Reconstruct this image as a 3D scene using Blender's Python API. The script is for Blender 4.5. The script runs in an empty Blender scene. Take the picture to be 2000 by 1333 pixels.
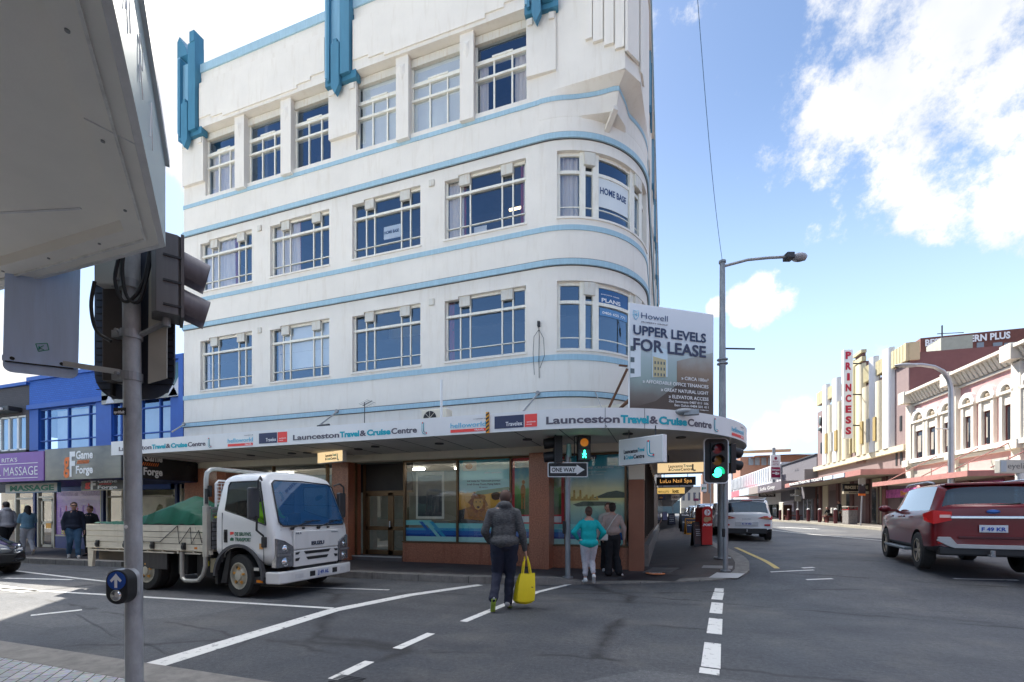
import bpy, bmesh, math, random
from math import sin, cos, pi, radians, sqrt, atan2, floor, exp
from mathutils import Vector, Matrix, noise
random.seed(7)
SC = bpy.context.scene
COL = SC.collection
H = 1.55                      # eye height above the road
TH = atan2(299, 889)          # the camera looks this far left of the side street
YH = 1002.0
# ---------------- camera
cam = bpy.data.cameras.new("camera"); cam.lens = 16.0; cam.sensor_width = 36
cam.shift_y = (YH-666.5)/2000; cam.clip_start = .05; cam.clip_end = 5000
co = bpy.data.objects.new("camera", cam); COL.objects.link(co)
co.location = (0, 0, H); co.rotation_euler = (pi/2, 0, TH); SC.camera = co
# ---------------- light
SUN_AZ = radians(-42); SUN_EL = radians(45)
W = bpy.data.worlds.new("World"); SC.world = W; W.use_nodes = True
def world():
 nt = W.node_tree; N = nt.nodes; L = nt.links; N.clear()
 out = N.new('ShaderNodeOutputWorld'); bg = N.new('ShaderNodeBackground')
 sky = N.new('ShaderNodeTexSky'); sky.sky_type = 'NISHITA'; sky.sun_disc = False
 sky.sun_elevation = SUN_EL; sky.sun_rotation = SUN_AZ
 sky.air_density = 1.0; sky.dust_density = .35; sky.ozone_density = 2.0
 tc = N.new('ShaderNodeTexCoord')
 nrm = N.new('ShaderNodeVectorMath'); nrm.operation = 'NORMALIZE'; L.new(tc.outputs['Generated'], nrm.inputs[0])
 n1 = N.new('ShaderNodeTexNoise'); n1.inputs['Scale'].default_value = 6.5; n1.inputs['Detail'].default_value = 12; n1.inputs['Roughness'].default_value = .68
 L.new(nrm.outputs[0], n1.inputs['Vector'])
 blobs = [(1730,10,.12),(1820,110,.18),(1690,180,.095),(1620,200,.045),(1960,40,.25),(1830,250,.12),(1860,330,.10),(1840,400,.07),(1950,300,.12),(1780,430,.03),
             (1450,585,.032),(1490,570,.04),(1540,585,.03),(1500,610,.035),(1455,612,.025),(1400,600,.02),(1500,850,.05),(1570,820,.05),(1430,860,.05),(1640,900,.02),
             (400,50,.10),(330,90,.11),(250,200,.13),(470,10,.05),(320,260,.06),(20,760,.10),(60,640,.05)]
 last = None
 for (x, y, r) in blobs:
  d = rayv(x, y)
  dp = N.new('ShaderNodeVectorMath'); dp.operation = 'DOT_PRODUCT'; dp.inputs[1].default_value = d
  L.new(nrm.outputs[0], dp.inputs[0])
  m = N.new('ShaderNodeMapRange'); m.inputs['From Min'].default_value = cos(r*1.15); m.inputs['From Max'].default_value = cos(r*.15)
  m.inputs['To Min'].default_value = 0; m.inputs['To Max'].default_value = 1
  L.new(dp.outputs['Value'], m.inputs['Value'])
  if last is None: last = m.outputs[0]
  else:
   a = N.new('ShaderNodeMath'); a.operation = 'MAXIMUM'
   L.new(last, a.inputs[0]); L.new(m.outputs[0], a.inputs[1]); last = a.outputs[0]
 n2 = N.new('ShaderNodeTexNoise'); n2.inputs['Scale'].default_value = 1.7; n2.inputs['Detail'].default_value = 3
 L.new(nrm.outputs[0], n2.inputs['Vector'])
 fw = N.new('ShaderNodeVectorMath'); fw.operation = 'DOT_PRODUCT'; fw.inputs[1].default_value = (-sin(TH), cos(TH), 0)
 L.new(nrm.outputs[0], fw.inputs[0])
 sz = N.new('ShaderNodeSeparateXYZ'); L.new(nrm.outputs[0], sz.inputs[0])
 back = N.new('ShaderNodeMapRange'); back.inputs['From Min'].default_value = .77; back.inputs['From Max'].default_value = .86
 L.new(sz.outputs[2], back.inputs['Value'])
 sc = N.new('ShaderNodeMapRange'); sc.inputs['From Min'].default_value = .38; sc.inputs['From Max'].default_value = .55
 L.new(n2.outputs['Fac'], sc.inputs['Value'])
 mu = N.new('ShaderNodeMath'); mu.operation = 'MULTIPLY'; L.new(back.outputs[0], mu.inputs[0]); L.new(sc.outputs[0], mu.inputs[1])  # extra clouds overhead, out of view, added to brighten the shaded facade
 mx = N.new('ShaderNodeMath'); mx.operation = 'MAXIMUM'; L.new(last, mx.inputs[0]); L.new(mu.outputs[0], mx.inputs[1])
 ns = N.new('ShaderNodeMath'); ns.operation = 'MULTIPLY_ADD'; ns.inputs[1].default_value = 3.4; ns.inputs[2].default_value = -1.74
 L.new(n1.outputs['Fac'], ns.inputs[0])
 ad = N.new('ShaderNodeMath'); ad.operation = 'ADD'; L.new(mx.outputs[0], ad.inputs[0]); L.new(ns.outputs[0], ad.inputs[1])
 cr = N.new('ShaderNodeMapRange'); cr.interpolation_type = 'SMOOTHSTEP'; cr.inputs['From Min'].default_value = .30; cr.inputs['From Max'].default_value = .85
 L.new(ad.outputs[0], cr.inputs['Value'])
 n3 = N.new('ShaderNodeTexNoise'); n3.inputs['Scale'].default_value = 5; n3.inputs['Detail'].default_value = 5
 L.new(nrm.outputs[0], n3.inputs['Vector'])
 cc = N.new('ShaderNodeValToRGB'); cc.color_ramp.elements[0].position = .3; cc.color_ramp.elements[0].color = (.68, .72, .80, 1)
 cc.color_ramp.elements[1].position = .6; cc.color_ramp.elements[1].color = (1, .975, .935, 1)
 L.new(n3.outputs['Fac'], cc.inputs['Fac'])
 cs = N.new('ShaderNodeMapRange'); cs.inputs['To Min'].default_value = 6.2; cs.inputs['To Max'].default_value = CLOUD_FILL; L.new(back.outputs[0], cs.inputs['Value'])
 cv = N.new('ShaderNodeVectorMath'); cv.operation = 'SCALE'; L.new(cc.outputs[0], cv.inputs[0]); L.new(cs.outputs[0], cv.inputs['Scale'])
 mix = N.new('ShaderNodeMix'); mix.data_type = 'RGBA'
 hz = N.new('ShaderNodeMapRange'); hz.inputs['From Min'].default_value = .68; hz.inputs['From Max'].default_value = 0; hz.inputs['To Max'].default_value = 1
 hz.interpolation_type = 'SMOOTHSTEP'; L.new(sz.outputs[2], hz.inputs['Value'])
 hm = N.new('ShaderNodeMix'); hm.data_type = 'RGBA'; L.new(hz.outputs[0], hm.inputs[0]); L.new(sky.outputs[0], hm.inputs[6]); hm.inputs[7].default_value = (4.7, 6.3, 8.5, 1)
 L.new(cr.outputs[0], mix.inputs[0]); L.new(hm.outputs[2], mix.inputs[6]); L.new(cv.outputs[0], mix.inputs[7])
 L.new(mix.outputs[2], bg.inputs['Color']); bg.inputs['Strength'].default_value = SKY
 L.new(bg.outputs[0], out.inputs[0])
SKY = .060; CLOUD_FILL = 56  # second value: strength of the added overhead clouds, far above the visible ones
def rayv(px, py):
 a = (px-1000)/889; w = (YH-py)/889
 v = Vector((a*cos(TH)-sin(TH), a*sin(TH)+cos(TH), w)); v.normalize(); return v
world()
sl = bpy.data.lights.new("sun", 'SUN'); sl.energy = 3.6; sl.angle = radians(.5); sl.color = (1, .94, .84)
so = bpy.data.objects.new("sun", sl); COL.objects.link(so)
sd = Vector((sin(SUN_AZ)*cos(SUN_EL), cos(SUN_AZ)*cos(SUN_EL), sin(SUN_EL)))
so.rotation_euler = sd.to_track_quat('Z', 'Y').to_euler()
SC.view_settings.view_transform = 'Standard'; SC.view_settings.look = 'None'
SC.view_settings.exposure = 1.78; SC.view_settings.gamma = 1
SC.cycles.max_bounces = 8; SC.cycles.transparent_max_bounces = 12
SC.cycles.caustics_reflective = False; SC.cycles.caustics_refractive = False
# ---------------- where things stand: photograph pixels measured onto real planes
def ray(px, py=YH):
 a = (px-1000)/889.; return (a*cos(TH)-sin(TH), a*sin(TH)+cos(TH), (YH-py)/889.)
def onv(px, py, v):
 r = ray(px, py); t = v/r[1]; return r[0]*t, H+r[2]*t
def onu(px, py, u):
 r = ray(px, py); t = u/r[0]; return r[1]*t, H+r[2]*t
def sst(x): x = max(0, min(1, x)); return x*x*(3-2*x)
def zg(u, v):
 return sst((u+2)/4.5)*(.33*sst((v-8)/5.5)+.011*max(0, min(v-13.5, 30)))
def kh(u, v):
 a, b_ = Vector((-1.0, 10.0)), Vector((1.45, 10.75)); p = Vector((u, v)); d = b_-a; k = max(0, min(1, (p-a).dot(d)/d.length_squared)); r = (p-a-d*k).length
 return .15-.125*sst((1.5-r)/1.1)
def G(px, py, dz=0.):
 r = ray(px, py); z = dz
 for _ in range(25):
  t = (z-H)/r[2]; z = .5*z+.5*(zg(r[0]*t, r[1]*t)+(kh(r[0]*t, r[1]*t) if dz == .15 else dz))
 return Vector((r[0]*t, r[1]*t, z))
def proj(u, v, z):
 d = -sin(TH)*u+cos(TH)*v; x = cos(TH)*u+sin(TH)*v
 return 1000+889*x/d, YH-889*(z-H)/d
def ztop(px, py, u, v):      # height of pixel row py above the spot (u, v)
 d = -sin(TH)*u+cos(TH)*v; return H+(YH-py)/889*d
# ---------------- materials
def C(h):
 h = h.lstrip('#'); o = []
 for i in (0, 2, 4):
  c = int(h[i:i+2], 16)/255; o.append(c/12.92 if c <= .04045 else ((c+.055)/1.055)**2.4)
 return tuple(o)
MATS = {}
def mat(name, col, rough=.6, metal=0, var=.12, scale=3., bump=0., bscale=60., spec=.5, coat=0, stretch=None, grime=None, gs=1.2, gamt=.5):
 if name in MATS: return MATS[name]
 m = bpy.data.materials.new(name); m.use_nodes = True; MATS[name] = m
 nt = m.node_tree; N = nt.nodes; L = nt.links; p = N['Principled BSDF']
 p.inputs['Roughness'].default_value = rough; p.inputs['Metallic'].default_value = metal
 p.inputs['Specular IOR Level'].default_value = spec; p.inputs['Coat Weight'].default_value = coat
 p.inputs['Coat Roughness'].default_value = .05
 g = N.new('ShaderNodeNewGeometry'); mp = N.new('ShaderNodeMapping'); L.new(g.outputs['Position'], mp.inputs['Vector'])
 if stretch: mp.inputs['Scale'].default_value = stretch
 n = N.new('ShaderNodeTexNoise'); n.inputs['Scale'].default_value = scale; n.inputs['Detail'].default_value = 6; n.inputs['Roughness'].default_value = .65
 L.new(mp.outputs[0], n.inputs['Vector'])
 r = N.new('ShaderNodeValToRGB'); r.color_ramp.elements[0].position = .3; r.color_ramp.elements[1].position = .7
 r.color_ramp.elements[0].color = tuple(c*(1-var) for c in col)+(1,); r.color_ramp.elements[1].color = tuple(min(1, c*(1+var*.6)) for c in col)+(1,)
 L.new(n.outputs['Fac'], r.inputs['Fac']); last = r.outputs[0]
 if grime:
  n2 = N.new('ShaderNodeTexNoise'); n2.inputs['Scale'].default_value = gs; n2.inputs['Detail'].default_value = 8; n2.inputs['Roughness'].default_value = .7
  mp2 = N.new('ShaderNodeMapping'); mp2.inputs['Scale'].default_value = (3, 3, .35); L.new(g.outputs['Position'], mp2.inputs['Vector']); L.new(mp2.outputs[0], n2.inputs['Vector'])
  rr = N.new('ShaderNodeMapRange'); rr.inputs['From Min'].default_value = .52; rr.inputs['From Max'].default_value = .78; rr.inputs['To Max'].default_value = gamt
  L.new(n2.outputs['Fac'], rr.inputs['Value'])
  mx = N.new('ShaderNodeMix'); mx.data_type = 'RGBA'; L.new(rr.outputs[0], mx.inputs[0]); L.new(last, mx.inputs[6]); mx.inputs[7].default_value = tuple(grime)+(1,)
  last = mx.outputs[2]
 L.new(last, p.inputs['Base Color'])
 if bump:
  b = N.new('ShaderNodeBump'); b.inputs['Strength'].default_value = bump; b.inputs['Distance'].default_value = .01
  n3 = N.new('ShaderNodeTexNoise'); n3.inputs['Scale'].default_value = bscale; n3.inputs['Detail'].default_value = 4
  L.new(mp.outputs[0], n3.inputs['Vector']); L.new(n3.outputs['Fac'], b.inputs['Height']); L.new(b.outputs[0], p.inputs['Normal'])
 return m
def flat(name, col, rough=.6):
 return mat(name, col, rough, var=.03)
def emis(name, col, strength, base=None):
 if name in MATS: return MATS[name]
 m = mat(name, base or col, .4, var=.05); p = m.node_tree.nodes['Principled BSDF']
 p.inputs['Emission Color'].default_value = tuple(col)+(1,); p.inputs['Emission Strength'].default_value = strength; return m
def glassm(name, tint=(1, 1, 1), refl=.06, bump=.0, rough=.0, k=1., gc=(1, 1, 1)):
 if name in MATS: return MATS[name]
 m = bpy.data.materials.new(name); m.use_nodes = True; MATS[name] = m
 nt = m.node_tree; N = nt.nodes; L = nt.links; N.clear()
 o = N.new('ShaderNodeOutputMaterial'); t = N.new('ShaderNodeBsdfTransparent'); g = N.new('ShaderNodeBsdfGlossy')
 t.inputs[0].default_value = tuple(tint)+(1,); g.inputs['Roughness'].default_value = rough
 g.inputs['Color'].default_value = tuple(gc)+(1,)
 f = N.new('ShaderNodeFresnel'); gb = N.new('ShaderNodeNewGeometry'); io = N.new('ShaderNodeMath'); io.operation = 'MULTIPLY_ADD'; io.inputs[1].default_value = 1/1.5-1.5; io.inputs[2].default_value = 1.5
 L.new(gb.outputs['Backfacing'], io.inputs[0]); L.new(io.outputs[0], f.inputs['IOR'])   # a pane reflects alike from both sides
 ma = N.new('ShaderNodeMath'); ma.operation = 'MULTIPLY_ADD'; ma.inputs[1].default_value = k; ma.inputs[2].default_value = refl; ma.use_clamp = True
 L.new(f.outputs[0], ma.inputs[0])
 mx = N.new('ShaderNodeMixShader'); L.new(ma.outputs[0], mx.inputs[0]); L.new(t.outputs[0], mx.inputs[1]); L.new(g.outputs[0], mx.inputs[2])
 if bump:
  b = N.new('ShaderNodeBump'); b.inputs['Strength'].default_value = bump; b.inputs['Distance'].default_value = .02
  ge = N.new('ShaderNodeNewGeometry'); n = N.new('ShaderNodeTexNoise'); n.inputs['Scale'].default_value = 1.3; n.inputs['Detail'].default_value = 1
  L.new(ge.outputs['Position'], n.inputs['Vector']); L.new(n.outputs['Fac'], b.inputs['Height']); L.new(b.outputs[0], g.inputs['Normal'])
 L.new(mx.outputs[0], o.inputs[0]); return m
def gradm(name, stops, axis='Z', rough=.4, mixn=.0):
 """a printed picture: colour bands along one generated axis"""
 if name in MATS: return MATS[name]
 m = bpy.data.materials.new(name); m.use_nodes = True; MATS[name] = m
 nt = m.node_tree; N = nt.nodes; L = nt.links; p = N['Principled BSDF']; p.inputs['Roughness'].default_value = rough
 tc = N.new('ShaderNodeTexCoord'); s = N.new('ShaderNodeSeparateXYZ'); L.new(tc.outputs['Generated'], s.inputs[0])
 r = N.new('ShaderNodeValToRGB'); el = r.color_ramp.elements
 n = N.new('ShaderNodeTexNoise'); n.inputs['Scale'].default_value = 5; n.inputs['Detail'].default_value = 5; L.new(tc.outputs['Generated'], n.inputs['Vector'])
 a = N.new('ShaderNodeMath'); a.operation = 'MULTIPLY_ADD'; a.inputs[1].default_value = mixn; L.new(n.outputs['Fac'], a.inputs[0])
 a2 = N.new('ShaderNodeMath'); a2.operation = 'SUBTRACT'; a2.inputs[1].default_value = mixn*.5
 L.new(s.outputs[axis], a2.inputs[0]); L.new(a2.outputs[0], a.inputs[2])
 while len(el) < len(stops): el.new(.5)
 for e, (q, c) in zip(el, stops): e.position = q; e.color = tuple(C(c))+(1,)
 L.new(a.outputs[0], r.inputs[0]); L.new(r.outputs[0], p.inputs['Base Color']); return m
# ---------------- mesh building
class MB:
 def __init__(s, fn=None): s.v = []; s.f = []; s.m = []; s.fn = fn; s.mi = 0
 def add(s, vs, fs):
  b = len(s.v); s.v += [tuple(v) for v in vs]
  for f in fs: s.f.append([b+i for i in f]); s.m.append(s.mi)
  return s
 def box(s, x0, x1, y0, y1, z0, z1, n=1):
  if x1 < x0: x0, x1 = x1, x0
  if y1 < y0: y0, y1 = y1, y0
  if z1 < z0: z0, z1 = z1, z0
  vs = []; fs = []
  for i in range(n+1):
   x = x0+(x1-x0)*i/n; vs += [(x, y0, z0), (x, y1, z0), (x, y1, z1), (x, y0, z1)]
  for i in range(n):
   a = 4*i
   for k in range(4): fs.append([a+k, a+4+k, a+4+(k+1) % 4, a+(k+1) % 4])
  fs.append([0, 1, 2, 3]); a = 4*n; fs.append([a+3, a+2, a+1, a]); return s.add(vs, fs)
 def quad(s, *p): return s.add(p, [list(range(len(p)))])
 def obox(s, c, ax, ay, az):   # oriented box: centre and half axes
  c = Vector(c); ax = Vector(ax); ay = Vector(ay); az = Vector(az); vs = []
  for i in (-1, 1):
   for j in (-1, 1):
    for k in (-1, 1): vs.append(c+ax*i+ay*j+az*k)
  return s.add(vs, [[0, 1, 3, 2], [4, 6, 7, 5], [0, 4, 5, 1], [2, 3, 7, 6], [0, 2, 6, 4], [1, 5, 7, 3]])
 def prism(s, pts, axis, a, b):
  n = len(pts); vs = []
  for c in (a, b):
   for (p, q) in pts:
    vs.append((c, p, q) if axis == 'x' else (p, c, q) if axis == 'y' else (p, q, c))
  fs = [[i, (i+1) % n, n+(i+1) % n, n+i] for i in range(n)]+[list(range(n))[::-1], list(range(n, 2*n))]
  return s.add(vs, fs)
 def cyl(s, p0, p1, r0, r1=None, n=16, caps=True):
  r1 = r0 if r1 is None else r1; p0 = Vector(p0); p1 = Vector(p1); d = (p1-p0).normalized()
  a = d.orthogonal().normalized(); b = d.cross(a); vs = []
  for (p, r) in ((p0, r0), (p1, r1)):
   for i in range(n): t = 2*pi*i/n; vs.append(p+a*(r*cos(t))+b*(r*sin(t)))
  fs = [[i, (i+1) % n, n+(i+1) % n, n+i] for i in range(n)]
  if caps: fs += [list(range(n))[::-1], list(range(n, 2*n))]
  return s.add(vs, fs)
 def tube(s, pts, r, n=8):
  pts = [Vector(p) for p in pts]; vs = []; a = None
  for i, p in enumerate(pts):
   d = (pts[min(i+1, len(pts)-1)]-pts[max(i-1, 0)]).normalized()
   if a is None: a = d.orthogonal().normalized()
   a = (a-d*a.dot(d)).normalized(); b = d.cross(a); rr = r[i] if isinstance(r, (list, tuple)) else r
   for k in range(n): t = 2*pi*k/n; vs.append(p+a*(rr*cos(t))+b*(rr*sin(t)))
  m = len(pts); fs = []
  for i in range(m-1):
   for k in range(n): fs.append([i*n+k, i*n+(k+1) % n, (i+1)*n+(k+1) % n, (i+1)*n+k])
  fs += [list(range(n))[::-1], list(range((m-1)*n, m*n))]; return s.add(vs, fs)
 def lathe(s, prof, c=(0, 0, 0), axis=(0, 0, 1), n=20, caps=True):
  ax = Vector(axis).normalized(); a = ax.orthogonal().normalized(); b = ax.cross(a); c = Vector(c); vs = []
  for (r, h) in prof:
   for k in range(n): t = 2*pi*k/n; vs.append(c+ax*h+a*(r*cos(t))+b*(r*sin(t)))
  m = len(prof); fs = [[i*n+k, i*n+(k+1) % n, (i+1)*n+(k+1) % n, (i+1)*n+k] for i in range(m-1) for k in range(n)]
  fs += [list(range(n))[::-1], list(range((m-1)*n, m*n))] if caps else []; return s.add(vs, fs)
 def ell(s, c, r, n=12, m=8, rot=None):
  vs = []; c = Vector(c); r = (r, r, r) if not isinstance(r, (tuple, list)) else r
  for j in range(m+1):
   ph = -pi/2+pi*j/m
   for k in range(n):
    t = 2*pi*k/n; p = Vector((r[0]*cos(ph)*cos(t), r[1]*cos(ph)*sin(t), r[2]*sin(ph)))
    if rot: p = rot @ p
    vs.append(c+p)
  fs = [[i*n+k, i*n+(k+1) % n, (i+1)*n+(k+1) % n, (i+1)*n+k] for i in range(m) for k in range(n)]
  return s.add(vs, fs)
 def mesh(s, name, mats):
  me = bpy.data.meshes.new(name); vs = [s.fn(*v) for v in s.v] if s.fn else s.v
  me.from_pydata([tuple(v) for v in vs], [], s.f)
  for m in (mats if isinstance(mats, (list, tuple)) else [mats]): me.materials.append(m)
  for p, i in zip(me.polygons, s.m): p.material_index = i
  bm = bmesh.new(); bm.from_mesh(me); bmesh.ops.remove_doubles(bm, verts=bm.verts, dist=1e-5)
  bmesh.ops.recalc_face_normals(bm, faces=bm.faces); bm.to_mesh(me); bm.free(); return me
 def build(s, name, mats, parent=None, world=True, smooth=False, bevel=0., seg=2, angle=.6):
  me = s.mesh(name, mats); o = bpy.data.objects.new(name, me); COL.objects.link(o)
  put(o, parent, world)
  if smooth:
   me.polygons.foreach_set('use_smooth', [True]*len(me.polygons))
   try: me.set_sharp_from_angle(angle=angle)
   except Exception: pass
  if bevel:
   b = o.modifiers.new('bevel', 'BEVEL'); b.width = bevel; b.segments = seg; b.limit_method = 'ANGLE'; b.angle_limit = .6
  return o
def put(o, parent, world=True):
 if parent is not None:
  o.parent = parent
  if world and parent.type == 'EMPTY': o.location = -parent.location
def thing(name, label, cat, loc=(0, 0, 0), rotz=0, group=None):
 o = bpy.data.objects.new(name, None); COL.objects.link(o); o.location = loc; o.rotation_euler = (0, 0, rotz); o.empty_display_size = .3
 o['label'] = label; o['category'] = cat
 if group: o['group'] = group
 return o
def tag(o, label, cat, group=None):
 o['label'] = label; o['category'] = cat
 if group: o['group'] = group
 return o
def struct(o, kind='structure'): o['kind'] = kind; return o
def dup(root, loc=None, rotz=None, label=None):
 r = root.copy(); COL.objects.link(r)
 if loc is not None: r.location = loc
 if rotz is not None: r.rotation_euler = (0, 0, rotz)
 if label: r['label'] = label
 for ch in list(root.children):
  c = ch.copy(); COL.objects.link(c); c.parent = r
  for g in list(ch.children):
   d = g.copy(); COL.objects.link(d); d.parent = c
 return r
def text(s, x0, x1, y0, h, m, fn, parent=None, name='lettering', bold=0., depth=.003, world=True, shear=0.):
 """s set between x0 and x1, capitals h high from base line y0, each point placed by fn(x, y, z)"""
 cu = bpy.data.curves.new('t', 'FONT'); cu.body = s; cu.size = 1; cu.offset = bold; cu.extrude = .5; cu.resolution_u = 3; cu.shear = shear
 ob = bpy.data.objects.new('t', cu); COL.objects.link(ob)
 dg = bpy.context.evaluated_depsgraph_get(); dg.update(); me = bpy.data.meshes.new_from_object(ob.evaluated_get(dg))
 bpy.data.objects.remove(ob); bpy.data.curves.remove(cu)
 xs = [v.co.x for v in me.vertices]
 if not xs: return None
 a, b = min(xs), max(xs)
 for v in me.vertices:
  x = x0+(v.co.x-a)/(b-a)*(x1-x0); y = y0+v.co.y/.729*h; z = (v.co.z+.5)*depth
  v.co = Vector(fn(x, y, z))
 me.materials.clear(); me.materials.append(m); me.name = name
 o = bpy.data.objects.new(name, me); COL.objects.link(o); put(o, parent, world); return o
def plane_fn(o, ax, n, up=(0, 0, 1)):
 o = Vector(o); ax = Vector(ax).normalized(); n = Vector(n).normalized(); up = Vector(up)
 return lambda x, y, z=0: o+ax*x+up*y+n*z
# ================= shared materials
WHITE_WALL = mat('white_render', (.76, .72, .655), .75, var=.06, scale=.8, bump=.3, bscale=35, grime=(.50, .42, .31), gs=1.9, gamt=.36)
BLUE_BAND = mat('pale_blue_paint', (.33, .50, .60), .7, var=.12, scale=5, stretch=(4, 4, .5))
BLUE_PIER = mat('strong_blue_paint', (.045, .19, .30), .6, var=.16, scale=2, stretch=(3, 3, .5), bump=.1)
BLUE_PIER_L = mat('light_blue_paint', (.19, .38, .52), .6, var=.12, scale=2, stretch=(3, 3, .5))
FRAME = mat('cream_window_paint', (.80, .78, .70), .6, var=.06, scale=6, grime=(.45, .30, .16), gs=6, gamt=.4)
PANE = glassm('window_glass', (.88, .91, .93), .12, .16, k=2.2, gc=(.50, .72, 1))
SHOPGLASS = glassm('shop_glass', (.98, 1, .99), .05, .1)
CURTAIN = mat('net_curtain', (.80, .70, .62), .9, var=.12, scale=3, stretch=(12, 12, .6))
BLIND = mat('roller_blind', (.88, .88, .84), .8, var=.04)
REDCUR = mat('red_curtain_edge', (.30, .03, .04), .9)
ROOM = mat('room_paint', (.10, .10, .105), .9)
GRANITE = mat('red_granite', (.44, .175, .10), .28, var=.5, scale=38, grime=(.20, .045, .02), gs=1.1, gamt=.85)
GRANITE_D = mat('dark_granite', (.13, .05, .035), .3, var=.3, scale=90)
CREAM = mat('cream_render', (.72, .67, .55), .7, var=.06, scale=1.4, grime=(.36, .32, .24), gs=2.0, gamt=.3)
BRONZE = mat('bronze_frame', (.16, .095, .045), .38, .5, var=.12)
BLACK = mat('black_plastic', (.012, .012, .014), .5, var=.2)
DKGREY = mat('dark_grey_metal', (.045, .048, .055), .55, .3)
GALV = mat('galvanised_steel', (.30, .31, .32), .5, .45, var=.28, scale=7, stretch=(1, 1, .35), bump=.15)
ALU = mat('aluminium', (.50, .51, .53), .4, .7, var=.1)
WHITE = mat('white_paint', (.78, .78, .77), .45, var=.04)
FASCIA = mat('fascia_white', (.76, .75, .74), .5, var=.05, scale=1.2, grime=(.55, .53, .50), gs=1, gamt=.3)
SOFFIT = mat('soffit_grey', (.66, .64, .60), .7, var=.07, scale=1.5)
TEAL = flat('logo_teal', C('#16a3b4')); TXT = flat('logo_grey', C('#5a5560')); REDL = flat('logo_red', C('#ee4a44')); NAVY = flat('logo_navy', C('#333a58'))
TXW = flat('letter_white', (.85, .85, .85)); TXB = flat('letter_black', (.015, .015, .02)); SKYL = flat('logo_sky', C('#5bb8d8'))
DBLUE = flat('letter_dark_blue', C('#1d3f6e')); ORANGE = flat('letter_orange', C('#e8762c'))
YEL = mat('hazard_yellow', C('#e8a020'), .5)
TYRE = mat('tyre_rubber', (.025, .024, .023), .85, var=.25, scale=20)
CLEAR = glassm('clear_lens', (.95, .95, .95), .1)
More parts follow.
